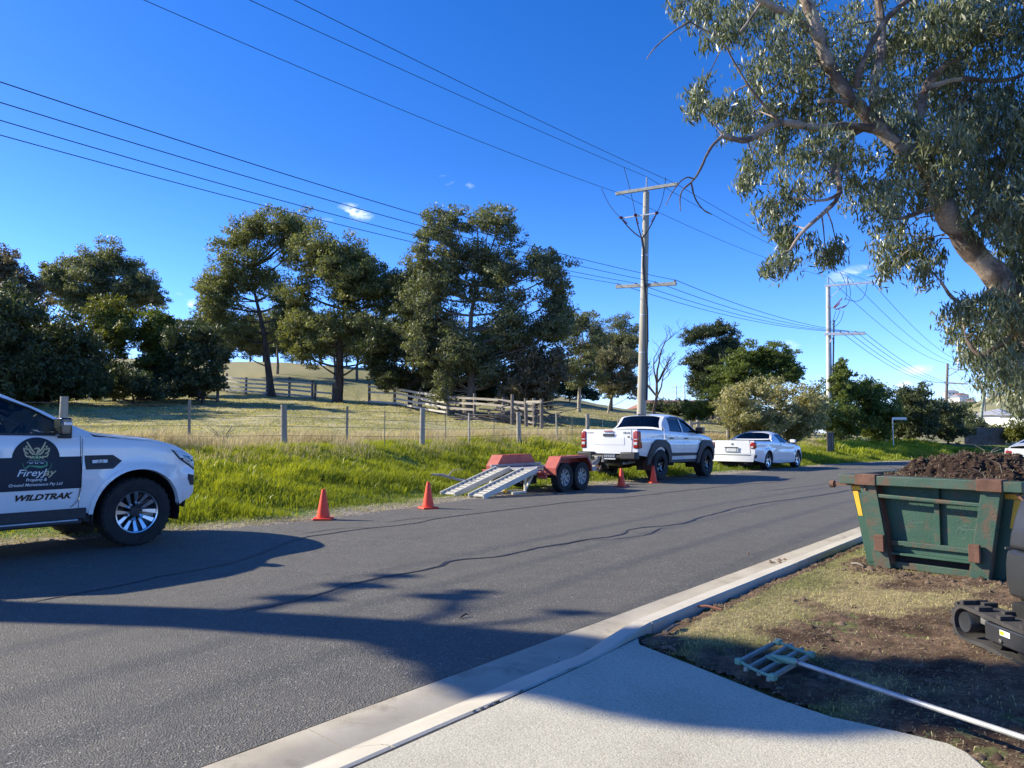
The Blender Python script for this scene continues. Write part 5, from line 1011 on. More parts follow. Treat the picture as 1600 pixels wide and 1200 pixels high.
for k in range(6): MB().box((-4.270, -.125 + k * .05, .727), (.003, .022, .055 - .01 * (k % 2))).build('plate_character', M_silver, car.root)
MB().lathe([(.045, 0), (.045, .015), (.03, .02), (.001, .012)], 16, Matrix.Translation((-4.225, 0, .96)) @ Matrix.Rotation(-math.pi / 2, 4, 'Y')).build('round_badge', M_galv, car.root, smooth=True)
for sg in (-1, 1):
    S = car.side(sg); fl = sg > 0; MB().box((-4.12, sg * .80, .90), (.18, .20, .24)).build('tail_light', M_red, car.root, bev=.04, smooth=True)
    MB().box((-4.205, sg * .78, .84), (.02, .10, .06)).build('reverse_lamp', M_clear, car.root, bev=.008)
    panel('door_handle', rrect(-1.82, .90, -1.64, .935, .014), S, M_white, car.root, off=.025, flip=fl, thick=.024, step=.2)
    panel('wing_vent', rrect(-.42, .62, -.32, .66, .01), S, M_trim, car.root, off=.004, flip=fl, thick=.004)
    MB().tube([(-4.0, sg * .52, .27), (-4.24, sg * .52, .27)], .045, 12).build('exhaust_tip', M_under, car.root, smooth=True)
    panel('headlight', [(.40, .80), (.78, .70), (.80, .62), (.6, .64)], S, M_clear, car.root, off=.004, flip=fl)
    panel('bumper_vent', [(-4.15, .42), (-4.02, .45), (-4.02, .55), (-4.15, .55)], S, M_trim, car.root, off=.004, flip=fl)
fascia(car, 'front_bumper', .82, .24, .70, 1, M_white); mirror_part(car, -.62, 1.02, M_white, (.13, .2, .13)); seats(car, [-1.55], z=.42, hgt=.55); dash(car, -.72, .92)
car.wheels(.245, .24, 'five', M_alloy, inset=.03)

# ---------------------------------------------------------------- silver hatchback at the right edge
TH4 = R(78); hd4 = Vector((math.sin(TH4), math.cos(TH4), 0)); rt4 = Vector((math.cos(TH4), -math.sin(TH4), 0))
pT = Vector((10.45, 15.0, .02)) + hd4 * 3.25 
spT = dict(paint=M_silver, axles=[0, -2.55], Rt=.31, arch=.36, xf=.72, xr=-3.22, bulge=.12, flare=.02,
  belt=[(-3.3, .93), (-2.5, .97), (-1.2, .93), (-.4, .90), (0, .86), (.4, .80), (.75, .66)],
  edge=[(-3.3, .945), (-3.1, .99), (-2.6, 1.22), (-2.0, 1.36), (-1.5, 1.38), (-1.1, 1.34), (-.6, 1.12), (-.2, .93), (0, .875), (.4, .815), (.75, .675)],
  top=[(-3.3, .97), (-3.1, 1.03), (-2.5, 1.33), (-2.0, 1.43), (-1.5, 1.46), (-1.1, 1.43), (-.5, 1.15), (-.1, .99), (0, .97), (.4, .89), (.75, .74)],
  wb=[(-3.3, .76), (-3.0, .83), (-2.5, .86), (0, .86), (.4, .82), (.75, .70)], we=[(-3.3, .70), (-3.1, .74), (-2.5, .64), (-1.5, .60), (-.9, .66), (-.3, .78), (.3, .76), (.75, .6)],
  sill=[(-3.3, .30), (-.5, .2), (.75, .25)])
car = Car('hatchback', 'silver hatchback cut off by the right edge behind the soil heap', 'car', pT, TH4, spT)
pickup_common(car, dict(door_f=-.5, door_m=-1.55, door_r=-2.4, glass=(-3.15, -.25), windows=[[(-.6, .95), (-1.5, .98), (-1.5, 1.31), (-1.15, 1.29), (-.8, 1.12)][::-1], [(-1.6, .98), (-2.5, 1.02), (-2.4, 1.18), (-2.0, 1.30), (-1.6, 1.325)][::-1]], glassmat=[M_tint, M_tint], ws0=-.22, ws1=-1.15, rw0=-2.35, rw1=-3.12))
fascia(car, 'hatch_door', -3.22, .55, .95, -1, M_silver, bul=.08); fascia(car, 'rear_bumper', -3.24, .26, .55, -1, M_silver, bul=.10)
for sg in (-1, 1):
    panel('tail_light', [(-3.22, .66), (-3.02, .72), (-2.92, .92), (-3.22, .93)], car.side(sg), M_red, car.root, off=.006, flip=sg > 0); panel('headlight', [(.3, .78), (.7, .68), (.7, .58), (.45, .62)], car.side(sg), M_clear, car.root, off=.004, flip=sg > 0)
    MB().box((-3.24, sg * .62, .82), (.06, .16, .16)).build('tail_lamp_inner', M_red, car.root, bev=.02)
fascia(car, 'front_bumper', .72, .25, .68, 1, M_silver); mirror_part(car, -.6, .98, M_silver, (.12, .18, .12)); seats(car, [-1.5], z=.45, hgt=.5); dash(car, -.6, .9)
car.wheels(.2, .2, 'five', M_alloy)
# ------------------------------------------------------------------ traffic cones
M_cone = pm('cone_orange', (.95, .075, .025), (.85, .06, .02), 5, rough=.55, bump=.001, bscale=40); M_cone2 = M_cone
def cone(loc, rz, label, dirty=False):
    r = empty('traffic_cone', loc, rz, label, 'traffic cone', 'orange cones beside the trailer')
    MB().lathe([(.10, .03), (.098, .05), (.03, .44), (.026, .455), (.014, .455), (.012, .44)], 28).build('cone_body', M_cone, r, smooth=True)
    n = 8; b = MB().box((0, 0, .018), (.29, .29, .03), taper=.94); b.build('base', M_cone, r, bev=.012); return r
for (px, py), rz, lb in zip([(505, 812), (669, 794.5), (971, 760.5), (1021, 754.5)], (.1, .5, .9, .3), ['orange cone nearest the front of the white pickup with the decal', 'orange cone just left of the trailer ramps', 'orange cone between the trailer wheels and the lifted pickup', 'orange cone beside the rear wheel of the lifted pickup']):
    cone(G(px, py), rz, lb)
# ------------------------------------------------------------------ plant trailer
M_tred = pm('trailer_red', (.36, .05, .035), (.44, .09, .06), 4, rough=.5, c3=(.30, .12, .08), c3t=(.6, .7), c3s=9, bump=.0008, bscale=80)
M_ramp = pm('ramp_cream', (.55, .52, .43), (.64, .61, .52), 6, rough=.6, c3=(.32, .27, .2), c3t=(.6, .72), c3s=12); M_tgrey = pm('trailer_grey', (.33, .31, .28), (.42, .40, .37), 7, rough=.6, c3=(.2, .13, .08), c3t=(.58, .7), c3s=10)
HT = math.pi / 2 - R(37)
hT = Vector((math.cos(HT), math.sin(HT), 0)); rT = Vector((math.sin(HT), -math.cos(HT), 0))
w1 = G(879.5, 768.5); w2 = G(906, 765); cT = (w1 + w2) / 2 - rT * .88; cT.z = float(zdrop(cT.y))
tr = empty('plant_trailer', cT, HT, 'red and cream tandem plant trailer with two loading ramps let down onto the road edge', 'trailer')
for ax in (-.36, .36):
    for sg in (-1, 1): wheel(tr, ax, sg * .86, sg, .325, .19, .19, 'eight', pm('rim_grey', (.30, .30, .29), (.40, .40, .38), 9, rough=.55, metal=.3))
fr = MB()
for sg in (-1, 1): fr.bar((-1.05, sg * .62, .44), (1.5, sg * .62, .44), .06, .10).bar((1.5, sg * .62, .44), (2.45, 0, .44), .06, .09)
for x in (-1.05, -.5, .0, .5, 1.0, 1.5): fr.bar((x, -.62, .43), (x, .62, .43), .06, .08)
fr.build('chassis', M_tgrey, tr, bev=.006); MB().bar((-.36, -.8, .325), (-.36, .8, .325), .05, .05).bar((.36, -.8, .325), (.36, .8, .325), .05, .05).build('axle', M_under, tr)
for i in range(7): MB().box((-.95 + i * .36, 0, .505), (.34, 1.22, .03)).build('deck_plate', M_tgrey, tr, bev=.003)
for sg in (-1, 1):
    pr = [(-.80, .40), (-.80, .55), (-.58, .80), (.55, .80), (.74, .60), (.76, .42)]
    y0, y1 = sg * .66, sg * .985; vs = [(x, y0, z) for x, z in pr] + [(x, y1, z) for x, z in pr]; n = len(pr)
    g = MB().add(vs, [[i, i + 1, n + i + 1, n + i] for i in range(n - 1)]); g.add([(x, y0, z) for x, z in pr] + [(.76, y0, .40), (-.80, y0, .40)], [list(range(n + 2))])
    lip = [(x, y1, z) for x, z in pr]; lip2 = [(x * .96, y1, z - .05) for x, z in pr]; g.add(lip + lip2, [[i, i + 1, n + i + 1, n + i] for i in range(n - 1)])
    o = g.build('mudguard', M_tred, tr); sd_ = o.modifiers.new('s', 'SOLIDIFY'); sd_.thickness = .008
    MB().bar((-1.05, sg * .64, .56), (.95, sg * .64, .56), .05, .06).build('side_rail', M_tgrey, tr, bev=.005)
    MB().box((-1.02, sg * .78, .40), (.06, .22, .16)).build('rear_marker_plate', M_tred, tr, bev=.006); MB().box((-1.055, sg * .78, .42), (.02, .14, .06)).build('tail_light', M_red, tr, bev=.005)
for yy in (-.50, .26):
    rp = MB(); a = Vector((-1.08, yy, .50)); b = Vector((-2.95, yy, .035)); d = (b - a).normalized(); u = Vector((0, 1, 0)); nrm = d.cross(u); nrm = nrm if nrm.z > 0 else -nrm
    ro = None
    for sy in (-.19, .19): rp.bar(a + u * sy + nrm * .02, b + u * sy + nrm * .02, .035, .11)
    ro = rp.build('ramp', M_ramp, tr, bev=.004); L_ = (b - a).length; N_ = 13
    for k in range(N_):
        c = a + d * (.10 + (L_ - .18) * k / (N_ - 1)); MB().box(c + nrm * .02, (.085, .36, .02), Matrix((d, u, nrm)).transposed()).build('tread', M_ramp, ro); MB().box(c + nrm * .038 - d * .045, (.010, .34, .030), Matrix((d, u, nrm)).transposed()).build('cleat', M_tgrey, ro)
lg = MB()
for sy in (-.55, .5): lg.bar((-1.35, sy, .42), (-1.35, sy, .03), .05, .05).bar((-1.02, sy, .44), (-1.38, sy, .05), .04, .04)
lg.bar((-1.35, -.55, .04), (-1.35, .5, .04), .05, .05).bar((-1.35, -.55, .05), (-1.75, -.50, .04), .05, .05); lg.build('support_leg', M_ramp, tr, bev=.004)
MB().box((-.95, -.35, .30), (.22, .3, .2)).box((-.9, .2, .34), (.3, .3, .15)).build('tool_box', M_under, tr, bev=.01); MB().lathe([(.05, -.02), (.05, .02), (.02, .02), (.02, -.02), (.05, -.02)], 14, Matrix.Translation((-1.6, -.2, .05)) @ Matrix.Rotation(1.2, 4, 'X')).build('tie_down_ring', M_dyel if 'M_dyel' in globals() else pm('yellow_strap', (.7, .45, .04), rough=.6), tr)
jk = MB(); jk.bar((1.75, .22, .75), (1.75, .22, .16), .05, .05).lathe([(.09, -.03), (.09, .03)], 14, Matrix.Translation((1.75, .22, .09)) @ RY, cap=True); jk.bar((1.75, .22, .74), (1.75, .36, .74), .02, .02); jk.build('jockey_wheel', M_tgrey, tr)
MB().box((1.5, 0, .60), (.34, .8, .2)).build('front_locker', M_tgrey, tr, bev=.01); MB().bar((2.35, 0, .50), (2.70, 0, .60), .09, .09).box((2.66, 0, .66), (.14, .1, .08)).build('coupling', M_steel, tr, bev=.01)
MB().tube([(2.2, .1, .5), (2.4, .2, .35), (2.6, .15, .4), (2.8, .05, .52)], .012, 6).tube([(2.2, -.1, .48), (2.45, -.15, .32), (2.75, -.05, .45)], .01, 6).build('safety_chain', M_steel, tr)
# ------------------------------------------------------------------ power poles and wires
M_pole = pm('pole_concrete', (.33, .30, .24), (.44, .41, .34), 1.2, rough=.9, bump=.004, bscale=30, stretch=(1, 1, .3), c3=(.25, .22, .17), c3t=(.6, .7), c3s=1.5)
M_pole2 = pm('pole_timber', (.14, .12, .10), (.24, .21, .18), 3, rough=.95, bump=.008, bscale=12, stretch=(1, 1, .1)); M_arm = pm('arm_timber', (.20, .21, .20), (.30, .31, .30), 5, rough=.8)
M_ins = pm('insulator_brown', (.16, .03, .02), (.10, .02, .015), 5, rough=.25); M_wire = pm('conductor', (.035, .035, .04), rough=.5, metal=.5); M_cable = pm('black_cable', (.012, .012, .014), rough=.5)
AX = Vector((.777, -.629, 0)); AD = Vector((.629, .777, 0))
P1 = T(1001, 31); P2_ = Q(1294, 600, 50); P2_.z = tz(P2_.x, 50); P3 = T(1475, 100); P4 = T(1537, 150)
def pinins(mb, p, s=1.0): mb.lathe([(.015, 0), (.015, .10), (.045, .11), (.05, .15), (.03, .17), (.04, .19), (.02, .23), (.001, .24)], 8, Matrix.Translation(p) @ Matrix.Scale(s, 4))
def attach(px, py, D): return Q(px, py, D)
# pole nearest
top1 = attach(1010, 300, 31.05); apex1 = attach(1011, 277, 31.05)
p1 = empty('power_pole', P1, 0, 'tall tapered concrete power pole rising behind the lifted pickup, two cross arms', 'power pole', 'power poles along the verge'); o1 = Vector(P1)
def loc(o, p): return Vector(p) - o
MB().tube([(0, 0, -.5), (0, 0, .2), loc(o1, top1) * .5, loc(o1, top1)], [.205, .20, .165, .125], 20).build('pole', M_pole, p1, smooth=True); MB().bar(loc(o1, top1), loc(o1, apex1), .09, .06).build('pole_top_pin', M_galv, p1)
for t in (.35, .5, .62, .74):
    c = loc(o1, top1) * t; MB().lathe([(.205 - .075 * t + .006, -.02), (.205 - .075 * t + .006, .02)], 18, Matrix.Translation(c)).build('cable_band', M_galv, p1)
UA = [attach(968, 302, 31.9), attach(1010, 276, 31.05), attach(1058, 288, 30.2)]; ua0, ua1 = attach(965, 304, 31.95), attach(1061, 289, 30.15)
LA0, LA1 = attach(965, 449, 31.9), attach(1059, 444, 30.2); LAp = [attach(968, 444, 31.85), attach(996, 443, 31.35), attach(1026, 441, 30.8), attach(1057, 438, 30.25)]
bk = AD * -.14
MB().bar(loc(o1, ua0 + bk), loc(o1, ua1 + bk), .11, .13).build('upper_cross_arm', M_arm, p1, bev=.008); MB().bar(loc(o1, LA0 + bk), loc(o1, LA1 + bk), .11, .14).build('lower_cross_arm', M_arm, p1, bev=.008)
for p in LAp:
    mb = MB(); q_ = loc(o1, p + bk); pinins(mb, q_ + Vector((0, 0, -.20)), .9); mb.build('insulator', M_ins, p1, smooth=True)
for p in (UA[0], UA[2]):
    mb = MB(); q_ = loc(o1, p + bk); pinins(mb, q_ + Vector((0, 0, -.15)), .8); mb.build('insulator', M_ins, p1, smooth=True)
# cable terminations: three tails down to the cable on the pole
jn = attach(1003, 372, 30.8); heads = [attach(970, 340, 31.3), attach(993, 336, 30.95), attach(1026, 333, 30.6)]
MB().bar(loc(o1, attach(970, 341, 31.4)), loc(o1, attach(1028, 333, 30.6)), .05, .05).build('termination_bracket', M_galv, p1)
taps = [attach(940, 294, 32.4), attach(975, 262, 32.2), attach(1040, 277, 30.6)]
for h_, tp in zip(heads, taps):
    MB().tube(bez(loc(o1, tp), loc(o1, h_), (-.10 if tp is taps[0] else .12, 0, -.25), 9), .014, 5).build('tap_wire', M_wire, p1)
    mb = MB(); dd = (jn - h_).normalized(); a = loc(o1, h_ + dd * .1); 
    for k in range(4): mb.tube([a + dd * (.06 + .07 * k), a + dd * (.08 + .07 * k), a + dd * (.10 + .07 * k)], [.02, .055, .02], 8)
    mb.build('termination', M_ins, p1, smooth=True); MB().box(loc(o1, h_), (.14, .12, .10)).build('fuse_head', M_ins, p1, bev=.02)
    MB().tube(bez(loc(o1, h_), loc(o1, jn), (0, 0, -.2), 7), .026, 6).build('cable_tail', M_cable, p1, smooth=True)
side_ = lambda z, dx: loc(o1, Vector((o1.x + (top1.x - o1.x) * (z - o1.z) / (top1.z - o1.z) + dx, o1.y - .17, z)))
MB().tube([loc(o1, jn), side_(jn.z - .5, -.10), side_(8.2, -.10), side_(7.3, -.02), side_(6.4, .10), side_(5.2, .14), side_(4.6, .13), side_(3.6, .17), side_(2.6, .17)], [.05] * 6 + [.04] * 3, 8).build('riser_cable', M_cable, p1, smooth=True)
# second pole
top2 = attach(1294, 447, 50); p2 = empty('power_pole', P2_, 0, 'banded concrete power pole standing behind the pale speckled bush', 'power pole', 'power poles along the verge'); o2 = Vector(P2_)
MB().tube([(0, 0, -.5), loc(o2, top2) * .5, loc(o2, top2)], [.21, .175, .14], 18).build('pole', pm('pole_pale', (.48, .48, .46), (.6, .6, .58), 3, rough=.8, stretch=(1, 1, 4)), p2, smooth=True)
MB().tube([loc(o2, attach(1303, 500, 49.8)), loc(o2, attach(1302, 560, 49.8)), loc(o2, attach(1301, 612, 49.8))], .055, 8).build('riser_cable', M_cable, p2)
MB().bar(loc(o2, attach(1289, 447, 49.85)), loc(o2, attach(1362, 441, 48.2)), .10, .12).build('upper_cross_arm', M_galv, p2, bev=.005); MB().bar(loc(o2, attach(1288, 522, 49.85)), loc(o2, attach(1352, 521, 48.4)), .14, .18).build('lower_cross_arm', M_galv, p2, bev=.01)
MB().bar(loc(o2, attach(1297, 465, 49.9)), loc(o2, attach(1318, 447, 49.3)), .04, .04).bar(loc(o2, attach(1295, 537, 49.9)), loc(o2, attach(1304, 524, 49.6)), .05, .05).build('arm_brace', M_galv, p2)
UB = [attach(1294, 433, 50), attach(1324, 431, 49), attach(1363, 441, 48.2)]; LB_ = [attach(1313, 518, 49.4), attach(1325, 518, 49.1), attach(1337, 518, 48.8), attach(1350, 519, 48.5)]
for p in UB[:2]: MB().bar(loc(o2, p), loc(o2, p) - Vector((0, 0, .55)), .07, .07).build('pin', M_galv, p2)
for p in LB_:
    mb = MB(); pinins(mb, loc(o2, p) - Vector((0, 0, .14)), .8); mb.build('insulator', M_ins, p2, smooth=True)
for k, (a, b) in enumerate([((1316, 466), (1303, 480)), ((1312, 474), (1303, 482)), ((1323, 477), (1306, 484))]): MB().bar(loc(o2, attach(*a, 49.3)), loc(o2, attach(*b, 49.8)), .06, .06).build('fuse', M_ins, p2, bev=.01)
MB().bar(loc(o2, attach(1293, 478, 49.85)), loc(o2, attach(1314, 485, 49.4)), .06, .05).build('termination_bracket', M_steel, p2)
for a, b, sag in (((1313, 425), (1320, 470), (.5, 0, -.2)), ((1324, 434), (1316, 482), (.7, 0, -.6)), ((1355, 443), (1320, 466), (.6, 0, -1.2)), ((1312, 486), (1300, 508), (.1, 0, -.1)), ((1306, 486), (1299, 504), (.05, 0, -.1)), ((1318, 486), (1301, 512), (.25, 0, -.3))): MB().tube(bez(loc(o2, attach(*a, 49.2)), loc(o2, attach(*b, 49.5)), sag, 8), .018, 5).build('tap_wire', M_wire, p2)
# third, fourth
def farpole(P, D, base, top, ua, la, label, m, r, extra=True):
    o = Vector(P); rt_ = empty('power_pole', P, 0, label, 'power pole', 'power poles along the verge')
    MB().tube([(0, 0, -.5), loc(o, attach(*top, D))], [r, r * .65], 12).build('pole', m, rt_, smooth=True)
    if ua: MB().bar(loc(o, attach(*ua[0], D)), loc(o, attach(*ua[1], D - 2)), .13, .13).build('upper_cross_arm', M_arm, rt_)
    if la: MB().bar(loc(o, attach(*la[0], D)), loc(o, attach(*la[1], D - 2)), .2, .2).build('lower_cross_arm', M_arm, rt_)
    return rt_
p3 = farpole(P3, 100, 0, (1480.5, 568), ((1481, 576), (1513, 578)), ((1475, 598), (1512, 600)), 'timber power pole above the far bushes, small pins on its top arm', M_pole2, .24)
MB().bar(loc(Vector(P3), attach(1480, 589, 99.8)), loc(Vector(P3), attach(1500, 577, 99)), .1, .1).build('arm_brace', M_arm, p3)
for a in ((1497, 577), (1513, 577)): MB().bar(loc(Vector(P3), attach(*a, 98.6)), loc(Vector(P3), attach(a[0], a[1] - 9, 98.6)), .1, .1).build('pin', M_galv, p3)
p4 = farpole(P4, 150, 0, (1538.5, 598), ((1538, 632), (1562, 632)), ((1538, 650), (1564, 648)), 'distant thin power pole with two short arms near the right edge', M_pole, .26)
P5 = T(1526, 72); p5 = empty('leaning_pole', P5, 0, 'pale green leaning timber pole at the end of the far verge', 'pole'); MB().tube([(0, 0, -.3), loc(Vector(P5), attach(1538, 606, 72))], [.17, .13], 12).build('pole', pm('pole_green', (.26, .30, .22), (.36, .38, .28), 2, rough=.9), p5, smooth=True)
P6 = T(1584, 120); farpole(P6, 120, 0, (1584, 640), None, None, 'short grey pole among the far houses', M_pole2, .2)
# wires: each a parabola through its fixings and two sightings
def wire_fit(A, s1, s2, ext=34):
    c0 = Vector((0, 0, CAMZ)); pts = []
    for px, py in (s1, s2):
        r = pray(px, py); den = r.x * AD.y - r.y * AD.x            # plane through A along -AD, vertical
        # solve (r.x k - A.x) * AD.y == (r.y k - A.y) * AD.x
        k = (A.x * AD.y - A.y * AD.x) / den; P = c0 + r * k; s = (A - P).xy.length; pts.append((s, P.z - A.z))
    (a1, z1), (a2, z2) = pts; be = (z1 / a1 - z2 / a2) / (a1 - a2); al = z1 / a1 - be * a1
    return [A - AD * s + Vector((0, 0, al * s + be * s * s)) for s in np.linspace(0, ext, 40)]
def wire(pts, r, label): o = MB().tube(pts, r, 5); c = Vector(pts[0]); o.v = [tuple(Vector(v) - c) for v in o.v]; ob = o.build('power_wire', M_wire, None, smooth=True, fix=False); ob.location = c; tag(ob, label, 'wire', 'overhead power wires'); return ob
def sagwire(a, b, sag, r, label):
    wire([a.lerp(b, t) - Vector((0, 0, 4 * sag * t * (1 - t))) for t in np.linspace(0, 1, 30)], r, label)
names = ['leftmost', 'middle', 'rightmost']
for i, (A, s1, s2) in enumerate(zip(UA, [(225, 0), (390, 0), (460, 0)], [(700, 201), (700, 141), (700, 119)])):
    wire(wire_fit(A, s2, s1), .009, f'{names[i]} of the three upper wires crossing the sky left of the concrete pole')
nm4 = ['lowest', 'second lowest', 'third lowest', 'highest']
for i, (A, s1, s2) in enumerate(zip(LAp, [(0, 211), (0, 188), (0, 160), (0, 128)], [(656, 381), (656, 370), (647, 350), (660, 337)])):
    wire(wire_fit(A, s2, s1), .010, f'{nm4[i]} of the four lower wires left of the concrete pole')
for i in range(3): sagwire(UA[i], UB[i], .35, .010, f'{names[i]} upper wire between the two concrete poles')
for i in range(4): sagwire(LAp[i], LB_[i], .45, .013, f'{nm4[i]} of the lower wires between the two concrete poles')
U3 = [attach(1481, 568, 100), attach(1497, 568, 98.6), attach(1513, 568, 98.6)]; L3 = [attach(1478, 597, 100), attach(1489, 598, 99), attach(1500, 598, 99), attach(1511, 599, 98.5)]
for i in range(3): sagwire(UB[i], U3[i], 1.1, .018, f'{names[i]} upper wire between the banded pole and the timber pole')
for i in range(4): sagwire(LB_[i], L3[i], 1.1, .018, f'{nm4[i]} of the lower wires between the banded pole and the timber pole')
for i in range(3): sagwire(U3[i], attach(1540 + 9 * i, 606, 150), 1.0, .022, f'{names[i]} upper wire beyond the timber pole')
for i in range(3): sagwire(L3[i], attach(1541 + 9 * i, 632, 150), 1.0, .022, f'{nm4[i]} wire of the lower set beyond the timber pole')
# ------------------------------------------------------------------ wire fence along the paddock
M_post = pm('fence_post', (.22, .19, .15), (.36, .33, .27), 4, rough=.95, bump=.006, bscale=20, stretch=(1, 1, .15)); M_fw = pm('fence_wire', (.12, .11, .10), rough=.6, metal=.6)
FX = [(99, 13.8), (297, 15.6), (445, 17.5), (543, 19.1), (660, 21.0), (733, 22.6), (811, 24.4), (870, 26), (918, 27.6), (965, 29.2), (1004, 30.9), (1079, 34.3), (1137, 37.5)]
pre = [(-190, 11.9), (-560, 10.2), (-1150, 8.6)]
wf = empty('wire_fence', T(445, 17.5), 0, 'post and wire fence running along the paddock behind the verge', 'fence'); of = Vector(wf.location); tops = []
for px, D in pre + FX:
    thin = px in (297, 543, 733, 870, 965); b = T(px, D); h = 1.02 + rng.uniform(-.05, .06); d_ = Vector((rng.uniform(-.03, .03), rng.uniform(-.03, .03), 0))
    if thin: MB().bar(loc(of, b) - Vector((0, 0, .2)), loc(of, b) + d_ + Vector((0, 0, h - .02)), .045, .04).build('dropper', M_post, wf)
    else: MB().tube([loc(of, b) - Vector((0, 0, .2)), loc(of, b) + d_ * .5 + Vector((0, 0, h * .5)), loc(of, b) + d_ + Vector((0, 0, h))], [.078, .074, .07], 10).build('post', M_post, wf, smooth=True)
    tops.append(b)
for hz in (.28, .5, .72, .93): MB().tube([loc(of, p) + Vector((0, 0, hz)) for p in tops], .006, 4).build('wire', M_fw, wf)
for a, b in zip(FX[3:-3], FX[4:-2]):
    px = (a[0] + b[0]) / 2; D = (a[1] + b[1]) / 2; q_ = loc(of, T(px, D)); MB().bar(q_, q_ + Vector((0, 0, .95)), .02, .02).build('dropper', M_post, wf)
# rail fence behind the white ute
rfp = [(1079, 33.6), (1090, 35), (1137, 36.6), (1165, 38)]; q0 = [T(px, D) for px, D in rfp]
rf = empty('rail_fence', q0[0], 0, 'weathered post and rail fence between the two white vehicles', 'fence'); orf = Vector(rf.location)
for p in q0: MB().tube([loc(orf, p) - Vector((0, 0, .2)), loc(orf, p) + Vector((0, 0, 1.05))], .09, 8).build('post', M_post, rf, smooth=True)
for a, b in zip(q0[:-1], q0[1:]): MB().bar(loc(orf, a) + Vector((0, 0, .92)), loc(orf, b) + Vector((0, 0, .92)), .06, .09).build('rail', M_post, rf)
# ------------------------------------------------------------------ board fences of the old yard
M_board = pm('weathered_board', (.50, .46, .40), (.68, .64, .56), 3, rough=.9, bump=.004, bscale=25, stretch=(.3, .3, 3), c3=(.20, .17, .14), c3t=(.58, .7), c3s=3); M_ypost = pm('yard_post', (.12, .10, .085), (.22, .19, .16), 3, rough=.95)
M_board2 = pm('shaded_weathered_board', (.22, .195, .165), (.40, .36, .30), 3, rough=.95, bump=.004, bscale=25, stretch=(.3, .3, 3))  # darker copy of the boards, with the tree shade put into the colour
def boardfence(label, pts, step=2.6, nb=4, h=1.35, gapj=0.04, name='board_fence', bm_=None):
    P = [T(px, D) for px, D in pts]; r = empty(name, P[0], 0, label, 'fence', 'old yard fences'); o = Vector(P[0]); poly = np.array([(p.x, p.y) for p in P]); _, tt = resample(poly, [0]); n = max(1, round(tt / step)); C, _ = resample(poly, np.linspace(0, tt, n + 1)); Z = terrain(C[:, 0], C[:, 1]); rnd = random.Random(int(pts[0][0]))
    Pt = [Vector((c[0], c[1], z)) for c, z in zip(C, Z)]
    for p in Pt: MB().tube([loc(o, p) - Vector((0, 0, .2)), loc(o, p) + Vector((rnd.uniform(-.04, .04), 0, h + rnd.uniform(.0, .25)))], .10, 7).build('post', M_ypost, r, smooth=True)
    for a, b in zip(Pt[:-1], Pt[1:]):
        for k in range(nb):
            if rnd.random() < gapj: continue
            z0 = .22 + (h - .32) * k / (nb - 1); j = lambda: Vector((0, -.12, z0 + rnd.uniform(-.04, .04))); MB().bar(loc(o, a) + j(), loc(o, b) + j(), .035, .135).build('board', bm_ or M_board, r)
    return r
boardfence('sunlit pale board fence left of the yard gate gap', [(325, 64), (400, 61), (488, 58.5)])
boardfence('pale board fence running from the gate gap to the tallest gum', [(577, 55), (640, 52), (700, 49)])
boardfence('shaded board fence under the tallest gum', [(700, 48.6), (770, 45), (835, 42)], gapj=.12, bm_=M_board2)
boardfence('inner yard fence of shade toned boards behind the tallest gum', [(655, 54), (720, 51.5)], gapj=.2, bm_=M_board2)
boardfence('sagging gate of thin rails in the gap of the yard fence', [(492, 58.3), (520, 57.5)], nb=3, h=1.1, gapj=.3, name='rail_gate')
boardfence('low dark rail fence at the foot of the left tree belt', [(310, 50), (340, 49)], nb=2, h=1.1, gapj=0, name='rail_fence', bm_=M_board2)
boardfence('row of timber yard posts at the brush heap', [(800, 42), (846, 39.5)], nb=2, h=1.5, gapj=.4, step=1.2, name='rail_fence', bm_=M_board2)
# heap of cut branches
hb = T(812, 43); heap = empty('brush_heap', hb, 0, 'heap of cut branches and poles against the shaded yard fence', 'brush heap'); rnd = random.Random(3)
for k in range(46):
    x = rnd.uniform(-2.6, 2.2); z = max(.1, 1.4 * (1 - abs(x) / 3)) * rnd.random(); a = rnd.uniform(-.35, .35); ln = rnd.uniform(.8, 1.8)
    MB().tube([(x - ln, rnd.uniform(-.8, .8), z - a * ln), (x, rnd.uniform(-.5, .5), z + .1), (x + ln, rnd.uniform(-.8, .8), z + a * ln)], [.05, .04, .02], 5).build('branch', bark_grey, heap)
# ------------------------------------------------------------------ street sign, rubbish, sheds, houses
ps = T(1394, 48); sg_ = empty('street_sign', ps, 0, 'street name blade on a slim post standing on the far verge', 'street sign'); MB().tube([(0, 0, -.2), (0, 0, 2.15)], .035, 8).build('post', M_galv, sg_, smooth=True)
bl = MB().box((.45, 0, 2.08), (.88, .02, .16)).build('name_blade', pm('sign_white', (.72, .72, .68), rough=.5), sg_)
for k in range(7): MB().box((.16 + k * .095, -.0125, 2.08), (.05, .003, .05 + .02 * (k % 2))).build('street_name_character', M_galv, bl)
cbx = T(1296, 41); cb = empty('metal_cabinet', cbx, .7, 'grey sheet metal panel standing in the shade below the second pole', 'metal panel'); MB().box((0, 0, .6), (.75, .05, 1.2)).build('sheet', M_ypost, cb, bev=.01)  # sheet and ribs take the dark post colour in place of shade
for x in (-.3, -.1, .1, .3): MB().box((x, -.04, .6), (.03, .03, 1.25)).build('rib', M_ypost, cb)
M_roof = pm('tile_roof', (.26, .11, .07), (.34, .16, .10), 6, rough=.8); M_roofg = pm('grey_roof', (.28, .29, .31), (.36, .37, .39), 2, rough=.6); M_wallw = pm('white_wall', (.66, .66, .64), (.74, .74, .72), 2, rough=.8); M_wallb = pm('brick_wall', (.30, .17, .12), (.36, .22, .16), 4, rough=.9)
